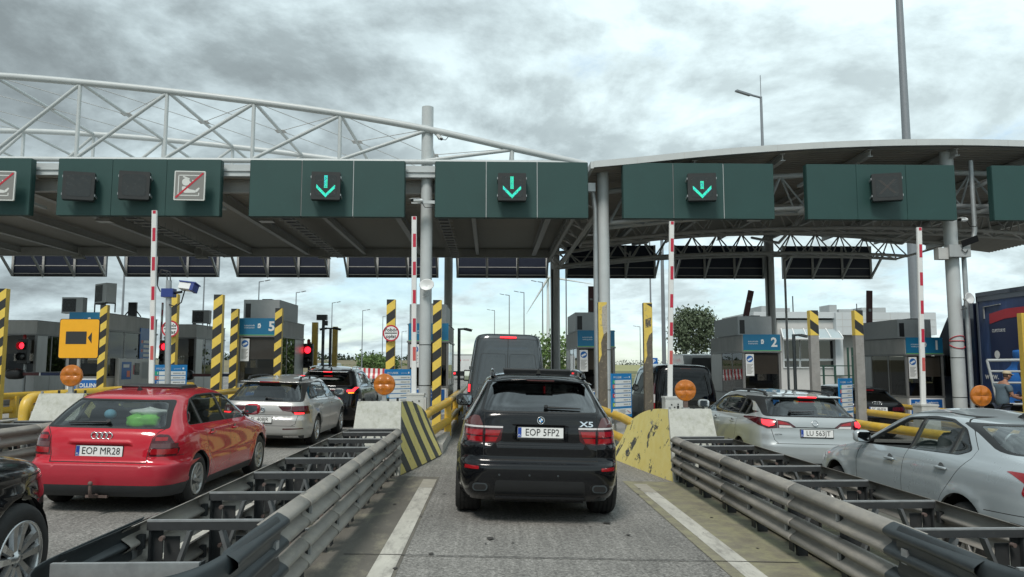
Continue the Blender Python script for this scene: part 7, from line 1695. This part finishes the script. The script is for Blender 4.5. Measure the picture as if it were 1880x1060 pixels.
def step_rail():
    """tubular ladder frame and blue tarpaulin by the worker"""
    Y = 20.6; a = at(1812, 662, Y); r = thing('ladder_frame', 'pale tubular ladder frame with slanted side behind the man in the cap', 'ladder', (a.x, Y, gz(a.x)+.17)); o = r.location; m = M['steel_white']; k = MB(); pt = lambda u, v: at(u, v, Y)-o
    k.tube([pt(1812, 662), pt(1822, 700), pt(1836, 760)], .035, m, 8); k.tube([pt(1812, 662), pt(1905, 661)], .04, m, 8)
    for v, u in ((682, 1817), (703, 1823), (742, 1832)): k.tube([pt(u, v), pt(1905, v+.5)], .03, m, 8)
    k.build('tube_frame', r)
    Y = 21.6; c = at(1857, 650, Y); c.x = 14.55; r = thing('tarpaulin', 'creased bright blue tarpaulin hanging on the side of the dark blue lorry', 'tarpaulin', c); m = mat('blue_tarpaulin', (.03, .16, .50), .4, var=.15, scale=3); q = random.Random(2); k = MB()
    def f(u, v):
        U = 1839+62*u+4*v; p = at(U, 646+98*v-6*u*(1-v), 14.55*1412/(U-900)); d = .05*math.sin(u*9+v*5)+.04*math.sin(v*11-u*4)
        return p-c+Vector((d, d*.3, 0))
    k.grid(f, 26, 22, m, True); k.build('sheet', r, solid=.01)
def leaf_cloud(pts, size, m, q, flat=.6):
    k = MB()
    for p, s in pts:
        for _ in range(2):
            a = q.uniform(0, 2*PI); b = q.uniform(-.9, .9); d = Vector((math.cos(a)*math.cos(b), math.sin(a)*math.cos(b), math.sin(b))); e = d.orthogonal().normalized(); e = (Matrix.Rotation(q.uniform(0, 6.28), 3, d) @ e); f_ = d.cross(e)
            c = p+Vector((q.gauss(0, s), q.gauss(0, s), q.gauss(0, s))); w = size*q.uniform(.6, 1.4); h = w*q.uniform(.5, .9)
            k.add([c-e*w-f_*h*.2, c+f_*h, c+e*w+f_*h*.1, c-f_*h], [(0, 1, 2, 3)], m)
    return k
LEAF = lambda n, c: mat(n, c, .75, var=.45, scale=1.3)
def tree(name, label, x, y, h, w, n, m, cat='tree', weep=0., trunk_m=None, group='trees beyond the plaza', low=.12, seed=1, ls=.16):
    g = gz(x)-.03; r = thing(name, label, cat, (x, y, g), 0, group); q = random.Random(seed); k = MB(); tm = trunk_m or mat('bark', (.12, .10, .08), .9, var=.3)
    k.tube([(0, 0, 0), (.05*w, 0, h*.3), (0, .03*w, h*.62), (.03*w, 0, h*.92)], [.035*h*.5, .026*h*.5, .014*h*.5, .004*h*.5], tm, 8); limbs = []
    for i in range(9):
        z = h*q.uniform(.22, .8); a = q.uniform(0, 2*PI); l = w*.5*q.uniform(.6, 1.0)*(1-.45*z/h); e = Vector((l*math.cos(a), l*math.sin(a), z+l*q.uniform(.2, .7))); k.tube([(0, 0, z), (e*.5+Vector((0, 0, z*.5))).to_tuple(), e.to_tuple()], [.010*h, .006*h, .002*h], tm, 5); limbs.append(e)
    k.build('trunk', r); pts = []
    cl = []
    for i in range(int(n/14)):
        t = q.uniform(low, 1)**.85; rad = w*.5*math.sin(PI*min(1, .12+.88*(1-t)**.75))**.7; a = q.uniform(0, 2*PI); rr = rad*math.sqrt(q.uniform(.08, 1)); cl.append(Vector((rr*math.cos(a), rr*math.sin(a), h*(low+(1-low)*t*.97))))
    for c in cl:
        for _ in range(7):
            if weep: 
                d = q.uniform(0, 1); pts.append((c+Vector((q.gauss(0, .035*w), q.gauss(0, .035*w), -d*weep*h)), .05*w))
            else: pts.append((c, .075*w))
    leaf_cloud(pts, ls, m, q).build('crown', r)
    return r
def bush_mass(name, label, x0, x1, y, h, n, m, seed, dens=1.):
    g = gz((x0+x1)/2)-.03; o = Vector(((x0+x1)/2, y, g)); q = random.Random(seed); pts = []; bumps = [(q.uniform(x0, x1), q.uniform(.5, 1.0)*h, q.uniform(.05, .16)*(x1-x0)) for _ in range(max(4, int((x1-x0)/(h*.8))))]
    for _ in range(n):
        b = q.choice(bumps); x = b[0]+q.gauss(0, b[2]*.6); t = q.random()**.6
        pts.append((Vector((x, y+q.gauss(0, h*.4), g+b[1]*t*math.exp(-((x-b[0])/(b[2]*1.3))**2)))-o, h*.06))
    k = leaf_cloud(pts, h*.075, m, q); ob = k.build(name, None, loc=o); return ob
def far():
    # white office
    D = 62; r = thing('office_building', 'white panelled office with sloping glass canopy over dark windows, right of booth 2', 'building', (28.5, D, gz(28))); o = r.location
    wp = mat('white_cladding', (.52, .555, .57), .5, var=.05, scale=1); wr = mat('white_render', (.50, .50, .485), .8, var=.07, scale=1.5)
    P = lambda u, v, d=D: at(u, v, d)-o
    def wall(k, u0, u1, v0, v1, d0, d1, m): a, b = P(u0, v1, D+d0), P(u1, v0, D+d0); k.box(a.x, b.x, a.y, a.y+(d1-d0), max(a.z, 0) if v1 > 730 else a.z, b.z, m)
    k = MB(); wall(k, 1432, 1536, 588, 740, .6, 8, wr); wall(k, 1394, 1432, 600, 740, 4, 9, wr); wall(k, 1536, 1640, 600, 740, .9, 8, mat('office_soffit', (.30, .30, .285), .8)); k.build('wall', r)
    k = MB(); wall(k, 1536, 1718, 574, 615, .0, 7, wp); wall(k, 1536, 1547, 615, 690, .0, .9, wp)
    for u in (1546, 1590, 1634, 1672, 1694): a = P(u, 574); b = P(u, 615); k.box(a.x-.02, a.x+.02, -.012, -.002, b.z, a.z, M['steel_dark'])
    for v in (587, 600): a = P(1536, v); b = P(1718, v); k.box(a.x, b.x, -.013, -.003, a.z-.02, a.z+.02, M['steel_dark'])
    k.build('upper_storey', r)
    k = MB(); wall(k, 1384, 1536, 573, 584, .3, 9, wp); k.build('roof_edge', r)
    for ua, ub, va, vb, da, db_ in ((1398, 1412, 562, 574, 5, 8), (1412.3, 1450, 566, 574, 5, 8), (1523, 1536, 560, 574, 2, 4), (1540, 1566, 568, 575, 3, 5), (1582, 1626, 565, 575, 3, 6)): k = MB(); wall(k, ua, ub, va, vb, da, db_, M['hvac']); k.build('roof_unit', r)
    a = P(1483, 580); k = MB(); k.tube([(a.x, 3, a.z), (a.x, 3, P(1483, 538).z)], .05, M['nose'], 6); a = P(1605, 566); k.tube([(a.x, 3, a.z), (a.x, 3, a.z+.6)], .04, M['nose'], 6); k.build('aerial', r)
    fr = M['white']
    for (u0, u1) in ((1440, 1466), (1470, 1487), (1502, 1533)):
        for v0, v1 in ((626, 659), (663, 674)):
            k = MB(); a, b = P(u0, v1, D+.58), P(u1, v0, D+.58); k.box(a.x-.09, b.x+.09, .5, .585, a.z-.09, b.z+.09, fr); f_ = k.build('window', r); k = MB(); k.rect(a.x, b.x, a.z, b.z, 0, M['glass_navy'], FACE((0, .495, 0))); k.build('pane', f_)
            k = MB(); k.rect(a.x, b.x, a.z, b.z, 0, mat('dim_office', (.012, .02, .022), .8), FACE((0, .499, 0))); k.build('pane_backing', f_)  # dark sheet standing in for the dim room behind the pane
    k = MB(); a0, a1 = P(1434, 605, D+.5), P(1536, 605, D+.5); b0, b1 = P(1438, 622, D-1.1), P(1548, 622, D-1.1); k.add([a0, a1, b1, b0], [(0, 1, 2, 3)], mat('frosted_canopy_glass', (.42, .50, .53), .25)); k.build('glass_canopy', r, solid=.03)
    k = MB()
    for t in (0, .2, .4, .6, .8, 1): k.bar(a0.lerp(a1, t)+Vector((0, 0, .06)), b0.lerp(b1, t)+Vector((0, 0, .06)), .08, .10, fr)
    k.bar(b0, b1, .10, .12, fr); k.build('canopy_rib', r)
    r = thing('fence', 'dark green railing in front of the white office', 'fence', at(1540, 690, 50)); k = MB(); o = r.location
    for u in (1512, 1533, 1558, 1566): p = at(u, 672, 50)-o; k.box(p.x-.06, p.x+.06, 0, .06, -2.0, p.z+(1.2 if u > 1550 else .0), mat('dark_green_post', (.012, .05, .035), .5))
    for v in (672, 690): a, b = at(1500, v, 50)-o, at(1566, v, 50)-o; k.box(a.x, b.x, .02, .04, a.z-.03, a.z+.03, mat('dark_green_post', (.012, .05, .035), .5))
    k.build('rail_panel', r)
    # masts and lampposts
    def lamppost(u, v, Y, lab, arm_=0, rad=.10, top_spike=False, name='lamp_post', r_top=None, ext=0.):
        p = at(u, v, Y); g = gz(p.x)-.03; r = thing(name, lab, 'lamp post', (p.x, Y, g), 0, 'lamp posts on the plaza and beyond'); h = p.z-g+ext; k = MB(); k.tube([(0, 0, 0), (0, 0, h*.5), (0, 0, h)], [rad, rad*.8, (r_top or rad*.55)], M['lamp_grey'], 10); k.build('pole', r)
        if arm_:
            k = MB(); w = 1.2*arm_; k.tube([(0, 0, h-.05), (w*.5, -.2, h+.02)], rad*.5, M['lamp_grey'], 8); mt = frame((w*.9, -.35, h+.08), (w, -.35, .18*abs(w)), (.3, 1, 0)); q_ = .45 if Y < 60 else .32; k.box(-q_, q_, -.12, .12, -.04, .05, M['lamp_grey'], mt); k.build('lamp_head', r)
            if top_spike: k = MB(); k.tube([(0, 0, h), (0, 0, h+1.2)], .02, M['lamp_grey'], 6); k.build('spike', r)
    M['lamp_grey'] = mat('grey_lamp_post', (.23, .25, .27), .45, metal=.3, var=.06)
    lamppost(1656, 100, 46, 'tall thick tapering mast rising above the curved roof', 0, .33, r_top=.20, ext=5); lamppost(1397, 178, 40, 'street lamp with a single arm above the curved roof', -1, .12, True); lamppost(1215, 440, 44, 'pale pole rising behind the first raised arm under the curved roof', 0, .13, ext=4)
    L_ = [(476, 517, 92, 1), (544, 537, 106, 1), (610, 556, 124, 1), (666, 570, 142, 1), (703, 581, 158, 1), (908, 570, 142, -1), (935, 542, 112, -1), (962, 537, 106, -1), (996, 518, 93, -1), (1175, 600, 150, -1), (738, 609, 200, 1)]
    nms = ['left of the air unit on booth 5', 'right of the air unit on booth 5', 'behind the short pole with twin cameras', 'over the open sky left of the round toll sign', 'just left of the round toll sign post', 'above the roof of the grey van, leftmost', 'above the roof of the grey van, second from left', 'above the roof of the grey van, second from right', 'above the roof of the grey van, rightmost', 'between the two scraped posts', 'low, between the striped post and the white column']
    for (u, v, Y, a), n_ in zip(L_, nms): lamppost(u, v, Y, 'distant slim street lamp '+n_, a, .11)
    lamppost(230, 470, 78, 'distant pole rising behind the air conditioner on the left', 0, .13, ext=3); lamppost(377, 470, 95, 'distant pole above the booth left of the tall striped post', 0, .11, ext=3); lamppost(1193, 470, 70, 'distant pole behind the scraped post with yellow top', 0, .10, ext=3); lamppost(1039, 480, 90, 'distant pole right of the rear column', 0, .11, ext=3)
    # red and white raised arms seen from behind
    for u0, v0, u1, v1, Y, lab in ((1368, 587, 1379, 534, 30, 'short dark red raised arm above the booth numbered 2'), (1596, 630, 1596, 534, 30, 'dark red upright arm left of booth 1'), (1085, 590, 1085, 526, 30, 'dark red raised arm behind the slim grey column')):
        a, b = at(u0, v0, Y), at(u1, v1, Y); r = thing('exit_barrier', lab, 'barrier', a, 0, 'dark red raised arms at the exits'); k = MB(); k.bar((0, 0, 0), b-a, .22, .08, mat('dark_red_arm', (.07, .016, .018), .5, var=.1), up=(0, 1, 0)); k.build('arm', r); k = MB(); k.bar((0, 0, 0), (0, 0, -1.2), .2, .2, M['nose']); k.build('housing', r)
        k = MB(); d = (b-a); 
        for t in (.08, .6): k.bar(d*t+Vector((0, -.05, 0)), d*(t+.05)+Vector((0, -.05, 0)), .10, .004, M['hvac'], up=(0, 1, 0))
        k.build('reflective_band', r)
    for u0, u1, v, Y, lab in ((28, 110, 687, 26.5, 'dark red and blue lowered arm below the plain grey booth at the far left'), (340, 432, 689, 27, 'dark red and blue lowered arm right of the blue price board')):
        a, b = at(u0, v, Y), at(u1, v, Y); r = thing('exit_barrier', lab, 'barrier', a, 0, 'lowered arms at the booths'); n = 4; k = MB(); d = b-a
        k.bar((0, 0, 0), d*.55, .08, .10, mat('dark_red_arm', (.07, .016, .018), .5, var=.1)); k.build('red_half', r); k = MB(); k.bar(d*.58, d, .08, .10, mat('dark_blue_arm', (.012, .025, .08), .5)); k.build('blue_half', r); k = MB(); k.bar(d*.55, d*.58, .085, .105, M['white']); k.build('collar', r); k = MB(); k.blob((0, 0, 0), .28, .2, .18, M['black'], 12, 8, .6); k.build('hub', r)
    # wind turbine
    D = 880; c = at(1006, 510, D); r = thing('wind_turbine', 'far white wind turbine behind the rear column', 'wind turbine', (c.x, D, 0)); m = mat('turbine_white', (.62, .66, .68), .5); k = MB(); k.tube([(0, 0, 0), (0, 0, c.z)], [2.4, 1.4], m, 12); k.build('tower', r); k = MB(); k.blob((0, -1, c.z), 2.2, 5, 2.2, m, 12, 8, .6); k.build('hub', r)
    for e in ((1087, 523), (966, 577), (992, 424)):
        b = at(e[0], e[1], D); d = Vector((b.x-c.x, 0, b.z-c.z)); k = MB(); u_ = d.normalized(); s = Vector((-u_.z, 0, u_.x)); vs = []
        for t, w in ((0, 1.0), (.12, 2.3), (.3, 2.0), (.6, 1.3), (.9, .6), (1, .2)): q = d*t+Vector((0, -5, c.z)); vs += [q-s*w*.4, q+s*w*.8, q+Vector((0, -.5, 0))]
        k.add(vs, [(3*i+a, 3*i+(a+1) % 3, 3*i+3+(a+1) % 3, 3*i+3+a) for i in range(5) for a in range(3)], m, True); k.build('blade', r)
    # trees
    dk = LEAF('birch_leaf', (.085, .115, .065)); mid = LEAF('mid_leaf', (.10, .165, .045)); drk = LEAF('dark_leaf', (.03, .048, .024))
    p = at(1276, 690, 75); tree('birch_tree', 'weeping birch with drooping grey green crown, between the scraped post and booth 2', p.x, 75, 8.0, 4.5, 6200, dk, weep=.16, low=.30, seed=4, ls=.13, trunk_m=mat('birch_bark', (.2, .2, .19), .9, var=.4))
    p = at(1008, 690, 70); tree('leafy_tree', 'bushy green tree behind the rear column right of the grey van', p.x, 70, 4.4, 4.6, 2600, mid, low=.05, seed=6, ls=.14)
    p = at(1278, 690, 62); tree('shrub', 'small dark shrub below the birch', p.x+.4, 62, 1.9, 1.5, 500, drk, cat='shrub', low=.05, seed=9, ls=.08, group=None)
    for i, (u, Y, h, w, lab) in enumerate(((683, 150, 3.2, 6.5, 'bright green bush right of the field, left of the round toll sign post'), (712, 160, 2.4, 5, 'green bush partly behind the striped post with the toll sign'))):
        p = at(u, 690, Y); tree('bush', lab, p.x, Y, h, w, 1600, mid, cat='bush', low=.02, seed=20+i, ls=.22, group='bushes along the field')
    struct(bush_mass('treeline', '', -170, -24, 420, 8.5, 2600, drk, 3), 'stuff'); struct(bush_mass('woods', '', 60, 330, 900, 9, 1600, drk, 8), 'stuff'); struct(bush_mass('hedgerow', '', -60, -22, 230, 2.6, 1200, mid, 5), 'stuff')
    k = MB(); q = [(-160, 190), (-20, 190), (-20, 260), (-160, 260)]; k.add([(x, y, .9+(2.6 if y > 200 else -1.5)) for x, y in q], [(0, 1, 2, 3)], mat('dry_bank', (.17, .15, .09), .95, var=.3, scale=.1)); struct(k.build('hill'))
    k = MB(); k.add([(x, y, z) for x, y, z in ((10, 260, -.5), (160, 260, -.6), (200, 420, 2.0), (16, 420, 2.0))], [(0, 1, 2, 3)], mat('pale_field', (.27, .27, .12), .95, var=.2, scale=.05)); struct(k.build('field'))
    # red and white water filled barriers across the exit road
    q0 = random.Random(3); proto = None; n = 0
    wr_ = M['white']; rdm = mat('barrier_red', (.50, .05, .055), .5)
    for i in range(26):
        u = 652+i*4.4; Y = 88-.9*i*.4; p = at(u, 690, Y); r = thing('water_barrier', ('%s plastic road barrier in the alternating row beyond the lanes' % ('white' if i % 2 else 'red')), 'barrier', (p.x, Y, gz(p.x)), R(-8), 'row of red and white plastic barriers'); k = MB(); m = wr_ if i % 2 else rdm
        k.prism([(-.24, 0), (.24, 0), (.22, .2), (.09, .42), (.07, .82), (-.07, .82), (-.09, .42), (-.22, .2)], -.15, .15, m, 'yz'); k.v = [Vector((v.x, v.y, v.z*1.35)) for v in k.v]; k.build('shell', r)
    # far vehicles
    def far_car(label, u, v, Y, w, h, l, m, cat='car', name='parked_car'):
        p = at(u, v, Y); g = gz(p.x); r = thing(name, label, cat, (p.x, Y, g)); k = MB(); k.prism(roundp([(0, .35), (0, .95), (l*.12, h*.98), (l*.6, h), (l*.78, h*.66), (l, h*.55), (l, .35)], .15), -w/2, w/2, m, 'yz', None, True); k.build('body', r, bevel=.06)
        k = MB(); k.poly(roundp([(-w*.40, h*.62), (w*.40, h*.62), (w*.34, h*.92), (-w*.34, h*.92)], .06), 0, M['black'], frame((0, l*.055, 0), (1, 0, 0), (0, .12, 1))); k.v = [v-Vector((0, l*.07, 0)) for v in k.v]; k.build('rear_window', r)
        for s in (-1, 1): k = MB(); k.box(s*w*.42-.08, s*w*.42+.08, -.012, .0, h*.42, h*.55, M['lamp_red']); k.build('tail_light', r)
        for y in (l*.2, l*.8):
            for s in (-1, 1): k = MB(); k.cyl((s*w*.45-.1, y, .33), .33, .2, M['rubber'], 18, 'x'); k.build('wheel', r)
        return r
    far_car('small pale blue car far beyond the black SUV, left of the short camera pole', 598, 680, 70, 1.75, 1.6, 4, mat('pale_blue_paint', (.30, .38, .44), .3, coat=.6))
    r = far_car('white high roof van standing behind the booth numbered 2', 1300, 690, 36, 2.0, 2.62, 5.6, P_WHITE, 'van', 'white_van'); 
    k = MB(); mt = FACE((0, -.02, 0)); k.rect(.2, .62, 1.75, 2.1, .0, mat('yellow_notice', (.62, .55, .30), .5), mt); k.build('notice', r)
    p = at(20, 690, 44); r = thing('box_van', 'white box van standing far back at the left edge, behind the striped post', 'van', (p.x, 44, gz(p.x))); k = MB(); k.box(-1.1, 1.1, 0, 4.5, .6, 3.3, P_WHITE); k.build('cargo_box', r); k = MB(); k.box(-1.0, 1.0, 4.6, 6.3, .5, 2.3, P_WHITE); k.build('cab', r, bevel=.1); k = MB(); k.box(-1.0, 1.0, .1, 4.5, .35, .59, M['black']); k.build('chassis', r)
    p = at(850, 690, 90); r = thing('truck', 'white lorry far ahead, left of the grey panel van', 'lorry', (p.x, 90, gz(0))); k = MB(); k.box(-1.25, 1.25, 0, 9, 1.1, 2.9, P_WHITE); k.build('cargo_box', r); k = MB(); k.box(-1.15, 1.15, 9.3, 11, .6, 2.6, P_WHITE); k.build('cab', r, bevel=.1); k = MB(); k.box(-1.2, 1.2, .1, 9, .55, 1.08, M['black']); k.build('chassis', r)
    k = MB(); k.poly(arc(-.45, 2.35, .2, 0, 360, 12)[:-1], 0, M['red'], FACE((0, -.01, 0))); k.text('— —', .3, FACE((.35, -.012, 2.4)), M['red'], bold=.02); k.build('logo', r)
    for s in (-1, 1): k = MB(); k.box(s*1.0-.12, s*1.0+.12, -.012, .09, .75, .95, M['lamp_on']); k.build('tail_light', r)
    r = thing('parking_sign', 'small blue parking sign above the roof of the black passenger van', 'sign', at(1201, 664, 60)); k = MB(); mt = FACE((0, 0, 0)); k.prism(rrect(-.28, .28, -.28, .28, .04), -.03, 0, M['blue_dark'], 'xy', mt); k.text('P', .4, mt @ Matrix.Translation((0, 0, .002)), M['white'], bold=.02); k.build('panel', r); k = MB(); k.tube([(0, .05, .2), (0, .05, -1.8)], .03, M['galv'], 8); k.build('post', r)
    r = thing('overpass', 'distant grey footbridge left of the grey panel van', 'bridge', at(855, 655, 260)); k = MB(); k.box(-14, 14, 0, 3, 0, .8, M['hvac']); k.build('deck', r); k = MB()
    for x in (-13, 0, 13): k.box(x-.4, x+.4, .5, 2.5, -4.5, 0, M['hvac']); k.build('pier', r)
world(); ground()
canopy_left(); canopy_right(); lane_signs()
island_kit()
booths_all(); truck(); worker(); step_rail(); far()
cars_all()
